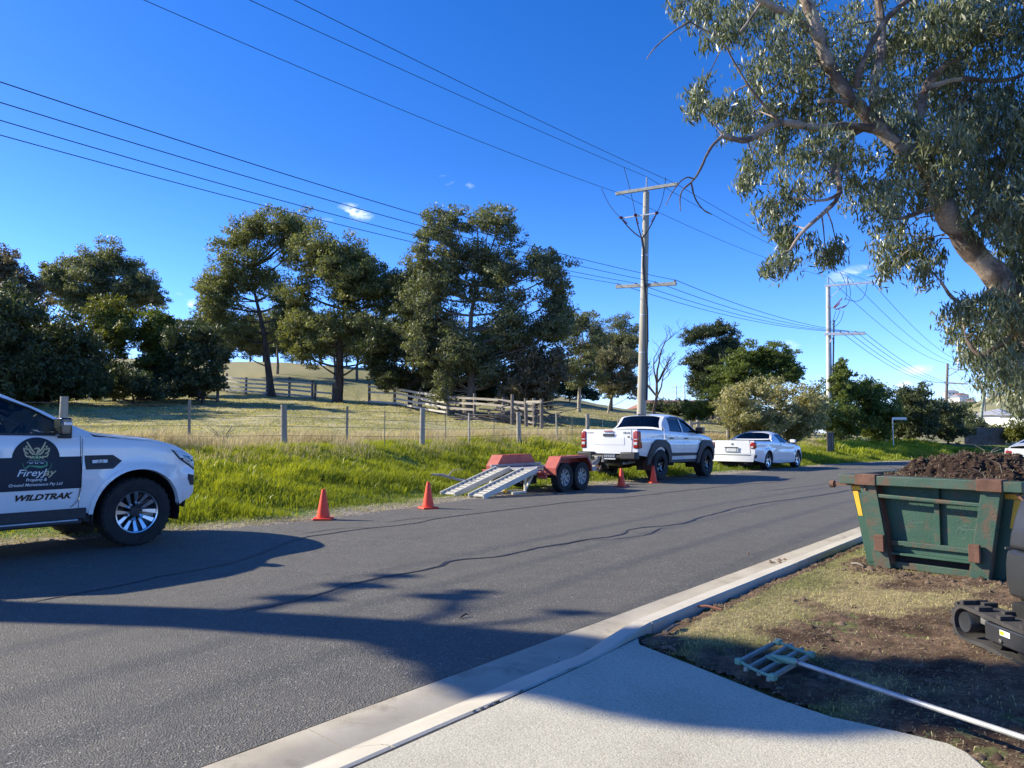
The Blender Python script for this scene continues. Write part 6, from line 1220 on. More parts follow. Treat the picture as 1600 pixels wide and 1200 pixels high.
def house(px, D, w, dpt, h, rh, rz, mw, mr, label, lift=0, porch=False):
    p = T(px, D, lift); r = empty('house', p, rz, label, 'house', 'houses in the distance')
    MB().box((0, 0, h / 2 - 1), (w, dpt, h + 2)).build('wall', mw, r); e = .5; n = MB(); a, b = w / 2 + e, dpt / 2 + e
    n.add([(-a, -b, h), (a, -b, h), (a, b, h), (-a, b, h), (-a + b * .8, 0, h + rh), (a - b * .8, 0, h + rh)], [[0, 1, 5, 4], [1, 2, 5], [2, 3, 4, 5], [3, 0, 4], [3, 2, 1, 0]]).build('roof', mr, r)
    k = int(w // 3)
    for i in range(k):
        x = -w / 2 + (i + .5) * w / k; f_ = MB().box((x, -dpt / 2 - .03, h * .52), (1.5, .08, 1.2)).build('window', M_wallw, r); MB().box((x, -dpt / 2 - .08, h * .52), (1.3, .03, 1.0)).build('pane', M_black, f_)
    return r
house(1062, 200, 26, 10, 2.6, 2.4, .1, M_wallb, M_roof, 'low house with orange tiled roof on the skyline right of the concrete pole', lift=3.0)
house(1560, 112, 4, 5, 2.2, 1, .4, M_wallw, M_roofg, 'white walled house with carport behind the garden bushes'); house(1597, 92, 2.6, 4, 2.5, .6, .2, M_wallw, M_roofg, 'small white two storey house at the right edge beyond the bushes')
house(1680, 125, 12, 9, 2.6, 1.8, .3, M_wallb, M_roof, 'brick house with tiled roof just past the right edge')
for i, (px, D, lb) in enumerate([(1487, 620, 'far white house highest on the wooded hill'), (1502, 600, 'far white house right of the timber pole on the hill'), (1496, 480, 'far grey roofed house below the two white ones'), (1515, 540, 'far pale house in the trees of the hill'), (1550, 460, 'far house behind the thin power pole')]): house(px, D, 9, 7, 3, 1.6, .3 * i, M_wallw, [M_roofg, M_roof][i % 2], lb, lift=max(0, Q(px, 618 + 5 * i, D).z - tz((px - 800) / F * D, D)))
MB_ = empty('paling_fence', T(1535, 62), .3, 'shaded paling fence at the end of the far verge', 'fence')
for k in range(26): MB().box((-2 + k * .17, 0, .7), (.15, .03, 1.45 + .03 * (k % 3))).build('paling', M_ypost, MB_)
for i, (px, lb) in enumerate([(1057, 'left of two distant lattice towers on the skyline'), (1070, 'right of two distant lattice towers on the skyline')]):
    p = Q(px, 640, 900); p.z = -10; t_ = empty('lattice_tower', p, 0, lb, 'pylon', 'distant lattice towers'); m = MB(); H = 10 + CAMZ + (674 - (602 if i == 0 else 600)) / F * 900
    for sx in (-1, 1):
        for sy in (-1, 1): m.bar((sx * 2.2, sy * 2.2, 0), (sx * .3, sy * .3, H), .35, .35)
    for k in range(10):
        z0, z1 = H * k / 10, H * (k + 1) / 10; w0, w1_ = 2.2 - 1.9 * k / 10, 2.2 - 1.9 * (k + 1) / 10; m.bar((-w0, -w0, z0), (w1_, -w1_, z1), .15, .15).bar((w0, -w0, z0), (-w1_, -w1_, z1), .15, .15)
    m.build('lattice', M_galv, t_)
    for z in (.78, .88, .96): MB().bar((-6, 0, H * z), (6, 0, H * z), .3, .3).build('cross_arm', M_galv, t_)
# pale fallen branch on the verge
fb = G(700, 735); fb = T(700, 16.2, .25); fo = MB().tube([(-.35, 0, .12), (-.1, 0, .10), (.2, .1, .0), (.6, .1, -.05), (1.0, .3, -.12)], [.02, .035, .03, .022, .012], 7).tube([(.0, 0, .07), (.1, .1, .2), (.3, .3, .22)], [.015, .01, .005], 5).build('fallen_branch', bark_pale, None, smooth=True); fo.location = fb; tag(fo, 'pale dead branch lying in the verge grass behind the ramps', 'branch')
def weeds(px, D, h, label):
    p = T(px, D); m = MB(); r2 = random.Random(px)
    for k in range(16):
        a = r2.uniform(0, 6.28); l = r2.uniform(.4, 1) * h; m.tube([(0, 0, 0), (math.cos(a) * l * .3, math.sin(a) * l * .3, l * .6), (math.cos(a) * l * .7, math.sin(a) * l * .7, l * .9)], [.012, .008, .004], 4)
    o = m.build('dead_weed', bark_grey, None); o.location = p; tag(o, label, 'weed', 'dead weeds in the paddock')
weeds(350, 17.6, .6, 'dead twiggy weed left of the thick fence post'); weeds(415, 19.0, .35, 'dead twiggy weed in the paddock beside the fence post'); weeds(1075, 33.5, 1.6, 'tangle of dead stems at the rail fence behind the lifted pickup'); weeds(640, 46, .8, 'dead weed at the foot of the yard fence')
# ------------------------------------------------------------------ waste skip with turned soil
def rustpaint(name, base, base2, rust=(.11, .055, .032), amt=(.54, .70), s=7):
    return pm(name, base, base2, 2.5, rough=.6, c3=rust, c3t=amt, c3s=s, bump=.002, bscale=60)
M_green = rustpaint('skip_green', (.014, .062, .038), (.03, .088, .056)); M_greenr = rustpaint('skip_green_rusty', (.02, .065, .042), (.045, .088, .06), amt=(.48, .66), s=8)
M_rust = pm('rusty_steel', (.10, .048, .03), (.17, .085, .055), 6, rough=.85, bump=.003, bscale=50, c3=(.06, .10, .07), c3t=(.62, .68), c3s=7); M_yel = pm('skip_yellow', (.72, .42, .02), (.62, .34, .02), 5, rough=.55, c3=(.2, .12, .04), c3t=(.62, .72), c3s=14); M_chalk = pm('chalk_line', (.16, .22, .18), rough=.9)
so_ = G(1358, 882, .07); ang_ = math.atan2(-.761, .648)
sk = empty('waste_skip', so_, ang_, 'rusty green steel waste skip heaped with dark soil at the kerb', 'skip')
DEP = 1.55
def sx_(z, right=False): k = z / .78; return (1.12 + .15 * k) if right else (-.15 * k)
fp = MB(); t = .008
fp.add([(sx_(0), 0, .0), (sx_(0, 1), 0, 0), (sx_(.78, 1), 0, .78), (sx_(.78), 0, .78)], [[0, 1, 2, 3]]); o = fp.build('front_panel', M_green, sk, fix=False); md_ = o.modifiers.new('s', 'SOLIDIFY'); md_.thickness = .012
for nm, q_ in (('back_panel', [(sx_(0), DEP, 0), (sx_(0, 1), DEP, 0), (sx_(.78, 1), DEP, .78), (sx_(.78), DEP, .78)]), ('end_panel', [(sx_(0), 0, 0), (sx_(0), DEP, 0), (sx_(.78), DEP, .78), (sx_(.78), 0, .78)]), ('end_panel', [(sx_(0, 1), 0, 0), (sx_(0, 1), DEP, 0), (sx_(.78, 1), DEP, .78), (sx_(.78, 1), 0, .78)]), ('floor_panel', [(0, 0, .03), (1.17, 0, .03), (1.17, DEP, .03), (0, DEP, .03)])):
    o = MB().add(q_, [[0, 1, 2, 3]]).build(nm, M_green, sk, fix=False); md_ = o.modifiers.new('s', 'SOLIDIFY'); md_.thickness = .012
MB().box((.56, -.08, -.001+.80), (1.50, .17, .085)).build('top_rail', M_greenr, sk, bev=.006); MB().box((.56, DEP + .045, .80), (1.50, .10, .085)).build('top_rail', M_greenr, sk, bev=.006)
for x in (-.17, 1.29): MB().box((x, DEP / 2, .80), (.07, DEP - .02, .08)).build('end_rail', M_greenr, sk, bev=.006)
for xb, xt in ((.18, .06), (.955, 1.075)):
    MB().bar((xb, -.075, .0), (xt, -.075, .765), .145, .10, up=(0, 1, 0)).build('brace', M_greenr, sk, bev=.004)
    MB().box((xt, -.095, .803), (.19, .16, .10)).build('rail_clamp', M_rust, sk, bev=.005); MB().box((xb + (-.005), -.165, .235), (.085, .04, .15)).build('lug_block', M_rust, sk, bev=.006)
    MB().bar((xb + .07 * (1 if xb < .5 else -1), -.05, .05), (xt + .07 * (1 if xb < .5 else -1), -.05, .755), .02, .09, up=(0, 1, 0)).build('brace_flange', M_rust, sk)
MB().bar((.08, -.10, .66), (1.06, -.10, .63), .035, .035).build('latch_rod', M_greenr, sk, bev=.008)
MB().box((.62, -.018, .50), (.045, .04, .56)).build('rib', M_green, sk, bev=.003)
MB().box((.60, -.03, .235), (.76, .05, .045)).build('lower_rail', M_greenr, sk, bev=.004); MB().box((.60, -.012, .185), (.80, .02, .09)).box((.60, -.05, .145), (.80, .10, .02)).build('lower_beam', M_green, sk, bev=.003)
MB().box((.60, -.03, .04), (.72, .05, .06)).build('skid', M_greenr, sk, bev=.004); MB().box((.60, -.008, .10), (.76, .01, .06)).build('slot_shade', M_under, sk)  # flat dark strip on the panel, shade of a recess put into its colour
MB().bar((-.30, -.045, .74), (.02, -.045, .76), .03, .03).lathe([(.001, -.02), (.035, -.02), (.035, .02), (.001, .02)], 12, Matrix.Translation((-.31, -.045, .74)) @ Matrix.Rotation(math.pi / 2, 4, 'Y')).build('lifting_pin', M_rust, sk)
MB().bar((-.05, -.10, .84), (.05, -.13, .71), .02, .02).build('latch_bar', M_rust, sk); MB().bar((1.20, -.10, .81), (1.31, -.13, .69), .02, .02).build('latch_bar', M_rust, sk)
for sg in (0, 1):
    f = (lambda x: x) if not sg else (lambda x: 1.12 - x)
    for q_ in ([(-.145, .73), (-.02, .73), (-.02, .69), (-.14, .69)], [(-.135, .685), (-.085, .685), (-.045, .45), (-.085, .45)]):
        MB().add([(f(x), -.0035, z) for x, z in q_], [[0, 1, 2, 3]]).build('yellow_mark', M_yel, sk, fix=False)
rnd = random.Random(4)
for cx, cz, n in ((.36, .60, 7), (.82, .58, 5)):
    for k in range(n):
        x0 = cx - .12 + k * .045; r_ = .02; MB().tube([(x0 + r_ * math.cos(a) * .8, -.001, cz - .004 * k + r_ * math.sin(a * (1 + .3 * rnd.random()))) for a in np.linspace(0, rnd.uniform(3, 6), 9)], .0016, 3, cap=False).build('chalk_mark', M_chalk, sk)
    for j in range(3):
        ph = rnd.uniform(0, 6); MB().tube([(cx + .03 + (.05 + .06 * math.sin(t_ * 1.3 + ph)) * math.cos(t_), -.001, cz - .17 + (.05 + .05 * math.cos(t_ * .9 + ph)) * math.sin(t_)) for t_ in np.linspace(0, 4.5, 18)], .0014, 3, cap=False).build('chalk_mark', M_chalk, sk)
# the heap
M_soil = newmat('heap_soil'); n_, l_ = nodes(M_soil); b_ = n_['Principled BSDF']; tcn = n_.new('ShaderNodeTexCoord'); b_.inputs['Roughness'].default_value = .95; b_.inputs['Specular IOR Level'].default_value = .2
a_ = tex('ShaderNodeTexNoise', 14, Detail=8, Roughness=.75); l_.new(ramp(a_.outputs[0], [(.3, (.018, .012, .009)), (.55, (.050, .030, .021)), (.72, (.10, .064, .042))]), b_.inputs['Base Color'])
bb_ = tex('ShaderNodeTexNoise', 60, Detail=6, Roughness=.8); bp_ = n_.new('ShaderNodeBump'); bp_.inputs['Distance'].default_value = .02; l_.new(bb_.outputs[0], bp_.inputs['Height']); l_.new(bp_.outputs[0], b_.inputs['Normal'])
hx = np.arange(-.16, 1.34, .012); hy = np.arange(.0, DEP + .01, .012); HX, HY = np.meshgrid(hx, hy)
def hz_(x, y):
    e = np.clip(np.minimum(np.minimum((x + .16) / .35, (1.34 - x) / .30), np.minimum(y / .42, (DEP - y) / .42)), 0, 1)
    sh = np.exp(-(((x - .70) / .55) ** 2 + ((y - .72) / .55) ** 2)); return .765 + e ** .8 * (.04 + .19 * sh + .05 * (x > .2) * (x < 1.2)) + e * (.20 * (fbm(x * 4 + 3, y * 4, 5) - .5) + .14 * (fbm(x * 16, y * 16, 3) - .5))
HZ = hz_(HX, HY); hi = np.arange(HX.size).reshape(HX.shape); hq = np.stack([hi[:-1, :-1], hi[:-1, 1:], hi[1:, 1:], hi[1:, :-1]], -1).reshape(-1, 4)
heapo = npmesh('soil_heap', np.stack([HX.ravel(), HY.ravel(), HZ.ravel()], 1), hq, M_soil, smooth=False); heapo.location = so_; heapo.rotation_euler = (0, 0, ang_); tag(heapo, 'mound of dark clods and roots filling the green skip', 'soil', kind='stuff')
n = 5200; x = rng.random(n) * 1.46 - .14; y = rng.random(n) * (DEP - .06) + .03; z = hz_(x, y); o = pebbles('soil_clods', x, y, z - .004, .010 * (1 + 1.9 * (rng.random(n) ** 5)), tonemat('clod', (.024, .015, .011), (.11, .068, .045)), rng.random(n), 1); o.location = so_; o.rotation_euler = (0, 0, ang_)
M_root = tonemat('root', (.13, .10, .06), (.40, .32, .20)); n = 900; x = rng.random(n) * 1.46 - .14; y = rng.random(n) * (DEP - .1) + .03
o = blades('heap_roots', x, y, hz_(x, y), .045, .004, M_straw, rng.random(n) * .8, lean=2.0); o.location = so_; o.rotation_euler = (0, 0, ang_); tag(o, kind='stuff')
tw = MB()
for k in range(26):
    x = rnd.uniform(-.12, 1.2); y = rnd.uniform(.02, 1.4) if k > 8 else rnd.uniform(.7, 1.0); z = float(hz_(np.array([x]), np.array([y]))[0]); l = rnd.uniform(.06, .2); a = rnd.uniform(0, 6.28); up = rnd.uniform(.1, 1)
    tw.tube([(x, y, z - .02), (x + math.cos(a) * l * .5, y + math.sin(a) * l * .5, z + l * up * .6), (x + math.cos(a + .6) * l, y + math.sin(a + .6) * l, z + l * up)], [.004, .003, .0015], 4)
o = tw.build('heap_twigs', bark_grey, None); o.location = so_; o.rotation_euler = (0, 0, ang_); tag(o, kind='stuff')
# clods fallen round the skip
n = 2600; u_ = rng.normal(size=n) * .55 + .5; v_ = -.12 - np.abs(rng.normal(size=n)) * .16; x = so_.x + u_ * .648 + v_ * .761; y = so_.y - u_ * .761 + v_ * .648
k = (fbm(x * 4, y * 4) > .42); x, y = x[k], y[k]; pebbles('fallen_clods', x, y, nstrip_z(x, y), .009 * (1 + 2.2 * rng.random(len(x)) ** 4), M_crumb, rng.random(len(x)), 1)
# ------------------------------------------------------------------ tracked mini loader
M_rub = pm('track_rubber', (.030, .028, .027), (.055, .05, .046), 12, rough=.9, bump=.002, bscale=80); M_dkp = pm('dark_paint', (.022, .024, .028), (.03, .032, .036), 5, rough=.42, coat=.2); M_redp = paint('red_cover', (.55, .03, .05)); M_ystk = pm('yellow_sticker', (.8, .68, .02), rough=.5); M_wh = pm('white_print', (.75, .75, .75), rough=.5)
mo = G(1524, 1000, .08); mo.x -= .08; me_ = empty('mini_excavator', (mo.x, mo.y - .02, .075), math.radians(-88), 'black rubber tracked mini excavator cut off by the right edge in front of the skip', 'mini excavator')
# local x runs along the track towards the viewer (-Y world), local y = to the right (+X)
TL, TR = 1.15, .108
for yy in (.09, .62):
    loop = []
    for a in np.linspace(90, 270, 13): loop.append((TR * math.cos(R(a)) * 1.0, TR + TR * math.sin(R(a))))
    for x in np.linspace(.08, TL - .08, 12): loop.append((x, .012 * math.sin(x * 9)))
    for a in np.linspace(-90, 90, 13): loop.append((TL + TR * math.cos(R(a)), TR + TR * math.sin(R(a))))
    for x in np.linspace(TL - .08, .08, 12): loop.append((x, 2 * TR - .02 * math.sin(math.pi * x / TL)))
    n = len(loop); tk = MB(); cxm = TL / 2
    inner = []
    for i, (x, z) in enumerate(loop):
        px_, pz_ = loop[i - 1]; qx, qz = loop[(i + 1) % n]; tx, tz_ = qx - px_, qz - pz_; ln = math.hypot(tx, tz_); nx, nzv = -tz_ / ln, tx / ln; inner.append((x + nx * -.022 * (1 if (nx * (x - cxm) + nzv * (z - TR)) > 0 else -1), z - .022 * nzv * (1 if (nx * (x - cxm) + nzv * (z - TR)) > 0 else -1)))
    w = .18; vs = [(x, yy - w / 2, z) for x, z in loop] + [(x, yy + w / 2, z) for x, z in loop] + [(x, yy - w / 2, z) for x, z in inner] + [(x, yy + w / 2, z) for x, z in inner]
    fs = [];
    for i in range(n): j = (i + 1) % n; fs += [[i, j, n + j, n + i], [2 * n + i, 3 * n + i, 3 * n + j, 2 * n + j], [i, 2 * n + i, 2 * n + j, j], [n + i, n + j, 3 * n + j, 3 * n + i]]
    tko = tk.add(vs, fs).build('track', M_rub, me_)
    for i in range(0, n, 1):
        x, z = loop[i]; qx, qz = loop[(i + 1) % n]; a = math.atan2(qz - z, qx - x); cx_, cz_ = (x + qx) / 2, (z + qz) / 2; sgn = 1; nx, nzv = -math.sin(a), math.cos(a); s_ = 1 if nx * (cx_ - cxm) + nzv * (cz_ - TR) > 0 else -1
        MB().box((cx_ + nx * .012 * s_, yy + (.045 if i % 2 else -.045), cz_ + nzv * .012 * s_), (.035, .085, .024), Matrix.Rotation(-a, 3, 'Y')).build('track_lug', M_rub, tko, bev=.003)
    wd = MB()
    MB().lathe([(.060, -.08), (.060, .085), (.055, .092), (.04, .088), (.001, .088)], 32, Matrix.Translation((.015, yy, TR + .01)) @ RY).build('idler_wheel', M_dkp, me_, smooth=True)
    MB().lathe([(.085, -.05), (.085, .05), (.001, .06)], 24, Matrix.Translation((TL, yy, TR)) @ RY).build('drive_sprocket', M_dkp, me_, smooth=True)
    for x in (.25, .45, .65, .85): MB().lathe([(.04, -.06), (.04, .06), (.001, .065)], 16, Matrix.Translation((x, yy, .065)) @ RY).build('track_roller', M_under, me_, smooth=True)
    MB().box((.52, yy - .03, .12), (.66, .12, .10)).build('track_frame', M_dkp, me_, bev=.008); MB().box((.18, yy, .15), (.20, .08, .05)).build('tension_arm', M_steel, me_, bev=.006)
    MB().add([(.32, yy - .092, .125), (.40, yy - .092, .125), (.40, yy - .092, .155), (.32, yy - .092, .155)], [[0, 1, 2, 3]]).build('warning_label', M_wh, me_); MB().add([(.325, yy - .094, .13), (.355, yy - .094, .13), (.355, yy - .094, .15), (.325, yy - .094, .15)], [[0, 1, 2, 3]]).build('warning_symbol', M_ystk, me_)
    MB().lathe([(.012, 0), (.012, .012), (.001, .014)], 6, Matrix.Translation((.33, yy - .088, .095)) @ RY).build('bolt', M_steel, me_)
MB().box((.55, .355, .20), (.7, .40, .16)).build('undercarriage', M_under, me_, bev=.01); MB().lathe([(.16, 0), (.16, .06)], 24, Matrix.Translation((.55, .355, .28)), cap=True).build('slew_ring', M_steel, me_)
# bonnet with a rounded rear corner, seen edge on
pr = [(-.05, .34), (-.09, .48), (-.08, .62), (-.03, .82), (.03, .93), (.14, .98), (.9, .98), (1.0, .90), (1.02, .36), (.9, .31), (.1, .30)]
def hood(nm, y0, y1, m, prf, bev=.03): return MB().prism([(x, z) for x, z in prf], y1 - y0, Matrix.Translation((0, y1, 0)) @ Matrix.Rotation(math.pi / 2, 4, 'X')).build(nm, m, me_, bev=bev, smooth=True)
def ext(nm, prf, x0, x1, m, bev=.025): return MB().prism(prf, x1 - x0, Matrix(((0, 0, 1, x0), (1, 0, 0, 0), (0, 1, 0, 0), (0, 0, 0, 1)))).build(nm, m, me_, bev=bev, smooth=True)
ext('counterweight', [(.345, .245), (.325, .34), (.325, .44), (.338, .53), (.99, .53), (1.0, .245)], -.09, .92, M_dkp)
ext('engine_cover', [(.340, .538), (.352, .62), (.385, .73), (.425, .82), (.49, .87), (.86, .87), (.96, .74), (.99, .538)], -.075, .95, M_dkp)
MB().bar((-.088, .335, .534), (-.088, .98, .534), .006, .012).build('cover_seam', M_steel, me_)
MB().box((.10, .66, .878), (.22, .36, .03)).build('red_top', M_redp, me_, bev=.015, smooth=True)
MB().box((-.082, .425, .70), (.012, .03, .065)).build('yellow_sticker', M_ystk, me_); V_, F_ = textmesh('S', .11, bold=.004); MB().add([(-.094, .385 + x, .33 + y) for x, y in V_], F_).build('maker_lettering', M_wh, me_, fix=False)
MB().lathe([(.085, -.02), (.085, .02), (.06, .03), (.001, .03)], 24, Matrix.Translation((.02, .42, .25)) @ RY).build('slew_motor', M_dkp, me_, smooth=True)
MB().bar((1.0, .5, .5), (1.35, .5, 1.15), .10, .12).bar((1.35, .5, 1.15), (1.9, .5, .75), .09, .10).build('boom', M_dkp, me_, bev=.01); MB().bar((1.9, .5, .78), (2.0, .5, .35), .08, .09).build('dipper_arm', M_dkp, me_, bev=.01); MB().box((2.0, .5, .25), (.25, .3, .22), taper=.7).build('bucket', M_rust, me_, bev=.01); MB().box((.55, .5, .93), (.35, .36, .08)).box((.38, .5, 1.1), (.08, .36, .36)).build('seat', M_seat, me_, bev=.02)
MB().box((-.22, .355, .16), (.03, .9, .22)).build('dozer_blade', M_dkp, me_, bev=.01) if False else None
# ------------------------------------------------------------------ levelling rake with long handle
M_rg = pm('rake_green', (.13, .27, .19), (.19, .34, .25), 8, rough=.5, c3=(.30, .28, .22), c3t=(.62, .7), c3s=20); M_rb = pm('rake_bar', (.24, .25, .21), (.33, .33, .28), 12, rough=.6); M_ag = pm('aluminium_tube', (.50, .50, .48), (.36, .36, .35), 14, rough=.5, metal=.35)
GZ = lambda cx, cy, z: G(1140 + cx / 8, 980 + cy / 8, z)
bars = [((100, 440), (630, 165)), ((195, 530), (780, 220)), ((360, 585), (915, 272)), ((480, 655), (1050, 325))]
lv = empty('levelling_rake', GZ(560, 400, .10), 0, 'green framed levelling rake with long silver handle lying on the soil', 'rake'); ol = Vector(lv.location)
for a, b in bars: MB().bar(loc(ol, GZ(*a, .115)), loc(ol, GZ(*b, .115)), .020, .020).build('grading_bar', M_rb, lv, bev=.003)
ends = [[GZ(120, 425, .128), GZ(250, 500, .128), GZ(385, 565, .128), GZ(540, 622, .128)], [GZ(610, 185, .128), GZ(745, 240, .128), GZ(880, 292, .128), GZ(1015, 340, .128)]]
for e in ends:
    e = smoothpoly(np.array([tuple(v) for v in e]), 1); MB().tube([loc(ol, Vector(p)) for p in e], .008, 6).build('end_strap', M_rg, lv, smooth=True)
    for p in (e[0], e[-1]): MB().box(loc(ol, Vector(p)), (.035, .035, .03), Matrix.Rotation(.6, 3, 'Z')).build('end_cap', M_rg, lv, bev=.004)
MB().bar(loc(ol, GZ(470, 360, .13)), loc(ol, GZ(640, 440, .13)), .02, .012).build('centre_strap', M_rg, lv)
h0 = GZ(620, 385, .15); h1 = GZ(850, 442, .155); hend = G(1600, 1153, .17) ; hend2 = hend + (hend - h1) * .25
MB().tube([loc(ol, GZ(530, 350, .14)), loc(ol, h0), loc(ol, h0.lerp(h1, .3)), loc(ol, h1)], [.008, .014, .020, .017], 12).build('socket', M_rg, lv, smooth=True); MB().tube([loc(ol, h1), loc(ol, hend2)], .0115, 14).build('handle', M_ag, lv, smooth=True)
MB().tube([loc(ol, h1) , loc(ol, h1.lerp(hend, .012))], .016, 14).build('ferrule', M_steel, lv, smooth=True)
# bits on the ground
def stick(px, py, dx, dy, r, m, label, nm='stick', z=.085, cat='stick'):
    a = G(px, py, z); b = G(px + dx, py + dy, z + .01); mid = (a + b) / 2 + Vector((.01, .015, .01)); o = MB().tube([Vector(), mid - a, b - a], [r, r * .9, r * .5], 6).build(nm, m, None, smooth=True); o.location = a; tag(o, label, cat)
stick(1040, 987, 22, -12, .012, bark_grey, 'short dark stick on the bare soil by the kerb end'); stick(1082, 948, 45, 4, .010, pm('red_clay', (.25, .10, .06), rough=.9), 'reddish sliver of timber behind the kerb'); stick(1035, 1012, 22, 6, .012, bark_dark, 'dark stub of root beside the driveway corner')
stick(719, 965, 12, -5, .007, bark_dark, 'small dark twig lying on the asphalt', z=.006); stick(1330, 880, 20, 5, .01, bark_grey, 'small stick on the lawn left of the skip')
x = []; 
n = 260; s = rng.random(n) * 9 + .5; o_ = rng.normal(size=n) * .035 + .30; C, _ = resample(Rs, s + acK0); x = C[:, 0] + KN[0] * o_; y = C[:, 1] + KN[1] * o_; keep = (fbm(s * 1.2, s * 0) > .45); x, y = x[keep], y[keep]
pebbles('gutter_litter', x, y, x * 0 - .010, .006, M_crumb, rng.random(len(x)), .6)
n = 90; x = rng.random(n) * 6 - 2; y = 4.5 + rng.random(n) * 9; k = (sdist(np.stack([x, y], 1), Rr)[0] > .1) & (sdist(np.stack([x, y], 1), L)[0] < -.2); x, y = x[k], y[k]
pebbles('road_litter', x, y, zdrop(y) + .001, .006, tonemat('litter', (.10, .08, .06), (.45, .42, .36)), rng.random(len(x)), .5)
# ------------------------------------------------------------------ the big gum at right
M_near = leafmat('near_gum_leaves', (.050, .070, .036), (.25, .27, .165), .30, (1.45, 1.5, .7), rough=.38, spec=.55)
bark_near = newmat('near_gum_bark'); n_, l_ = nodes(bark_near); b_ = n_['Principled BSDF']; tcn = n_.new('ShaderNodeTexCoord'); b_.inputs['Roughness'].default_value = .85
a_ = tex('ShaderNodeTexNoise', 5, Detail=8, Roughness=.7); c_ = tex('ShaderNodeTexNoise', 2.2, Detail=4); f_ = tex('ShaderNodeTexNoise', 26, Detail=6, Roughness=.75)
c0 = mixc(ramp(c_.outputs[0], [(.48, (0, 0, 0)), (.56, (1, 1, 1))]), ramp(a_.outputs[0], [(.3, (.075, .052, .04)), (.7, (.19, .14, .11))]), ramp(a_.outputs[0], [(.3, (.30, .225, .175)), (.7, (.46, .375, .30))])); l_.new(mixc(1.0, c0, ramp(f_.outputs[0], [(.3, (.6, .6, .6)), (.65, (1.15, 1.15, 1.15))]), 'MULTIPLY'), b_.inputs['Base Color'])
bp_ = n_.new('ShaderNodeBump'); bp_.inputs['Distance'].default_value = .03; l_.new(a_.outputs[0], bp_.inputs['Height']); bp2 = n_.new('ShaderNodeBump'); bp2.inputs['Distance'].default_value = .008; l_.new(f_.outputs[0], bp2.inputs['Height']); l_.new(bp_.outputs[0], bp2.inputs['Normal']); l_.new(bp2.outputs[0], b_.inputs['Normal'])
bg = T(1660, 11.5); bg.z = .05; big = empty('gum_tree', bg, 0, 'big overhanging gum at right with pale peeling trunk and limbs reaching left', 'tree'); ob = Vector(big.location)
LIMB = [  # (width px, D start, D end, points)
 (52, 26, 11.5, 11.3, [(1655, 760), (1655, 640), (1632, 560), (1600, 512), (1568, 444), (1517, 393), (1481, 341), (1460, 289), (1442, 245)]),
 (24, 16, 11.3, 11.0, [(1450, 262), (1403, 227), (1362, 191), (1331, 155), (1305, 121), (1284, 78), (1274, 31), (1258, 0), (1235, -60)]),
 (13, 8, 11.0, 10.7, [(1280, 60), (1243, 26), (1191, 3), (1140, -30)]),
 (18, 11, 11.2, 11.6, [(1403, 227), (1372, 191), (1364, 150), (1370, 114), (1380, 67), (1374, 10), (1360, -60)]),
 (11, 7, 11.1, 10.6, [(1338, 140), (1341, 115), (1362, 67), (1393, 18), (1430, -8), (1470, -50)]),
 (15, 8, 11.2, 10.6, [(1380, 206), (1336, 196), (1279, 201), (1250, 196), (1217, 189), (1190, 205), (1165, 222), (1129, 212)]),
 (5, 2.6, 10.6, 10.4, [(1129, 212), (1108, 232), (1093, 269), (1080, 285)]), (3, 1.2, 10.4, 10.4, [(1080, 285), (1062, 300), (1063, 330)]), (3, 1.2, 10.4, 10.3, [(1080, 285), (1085, 310), (1100, 330), (1112, 335)]), (2.5, 1, 10.4, 10.3, [(1086, 280), (1070, 275), (1050, 300), (1040, 322)]),
 (9, 5, 11.1, 10.7, [(1331, 165), (1305, 156), (1279, 158)]), (11, 4, 11.2, 10.9, [(1357, 196), (1320, 217), (1306, 258), (1315, 305), (1289, 331), (1253, 362), (1235, 390)]), (6, 3, 10.9, 10.8, [(1315, 300), (1290, 315), (1257, 311)]), (5, 2.5, 10.9, 10.8, [(1306, 258), (1297, 280), (1300, 262)]),
 (20, 8, 11.3, 11.8, [(1455, 285), (1436, 238), (1436, 190), (1444, 134), (1475, 103), (1501, 93), (1530, 60)]), (14, 6, 11.3, 12.0, [(1500, 370), (1530, 330), (1545, 290), (1570, 250), (1600, 220)]), (9, 4, 11.3, 10.8, [(1470, 320), (1440, 330), (1400, 345), (1370, 330)]),
 (9, 4, 11.4, 11.0, [(1560, 440), (1520, 480), (1490, 470), (1470, 440)]), (12, 5, 11.4, 11.8, [(1600, 510), (1560, 540), (1530, 560), (1510, 530)]), (5, 2, 10.9, 10.6, [(1191, 3), (1150, 60), (1129, 62), (1078, 34)]), (3.5, 1, 10.6, 10.5, [(1078, 34), (1050, 50), (1022, 75), (1010, 93)]),
 (5, 2, 10.7, 10.5, [(1217, 189), (1180, 150), (1150, 103), (1129, 62)]), (10, 5, 11.4, 11.6, [(1444, 140), (1500, 120), (1560, 130), (1620, 110)]), (26, 14, 11.4, 12.5, [(1600, 512), (1640, 420), (1660, 300), (1680, 150), (1700, 0), (1720, -200)]), (16, 8, 12.2, 12.8, [(1665, 280), (1720, 220), (1800, 180)]), (14, 6, 11.8, 12.2, [(1675, 180), (1640, 90), (1600, 10), (1580, -80)])]
tk = MB(); LP = []
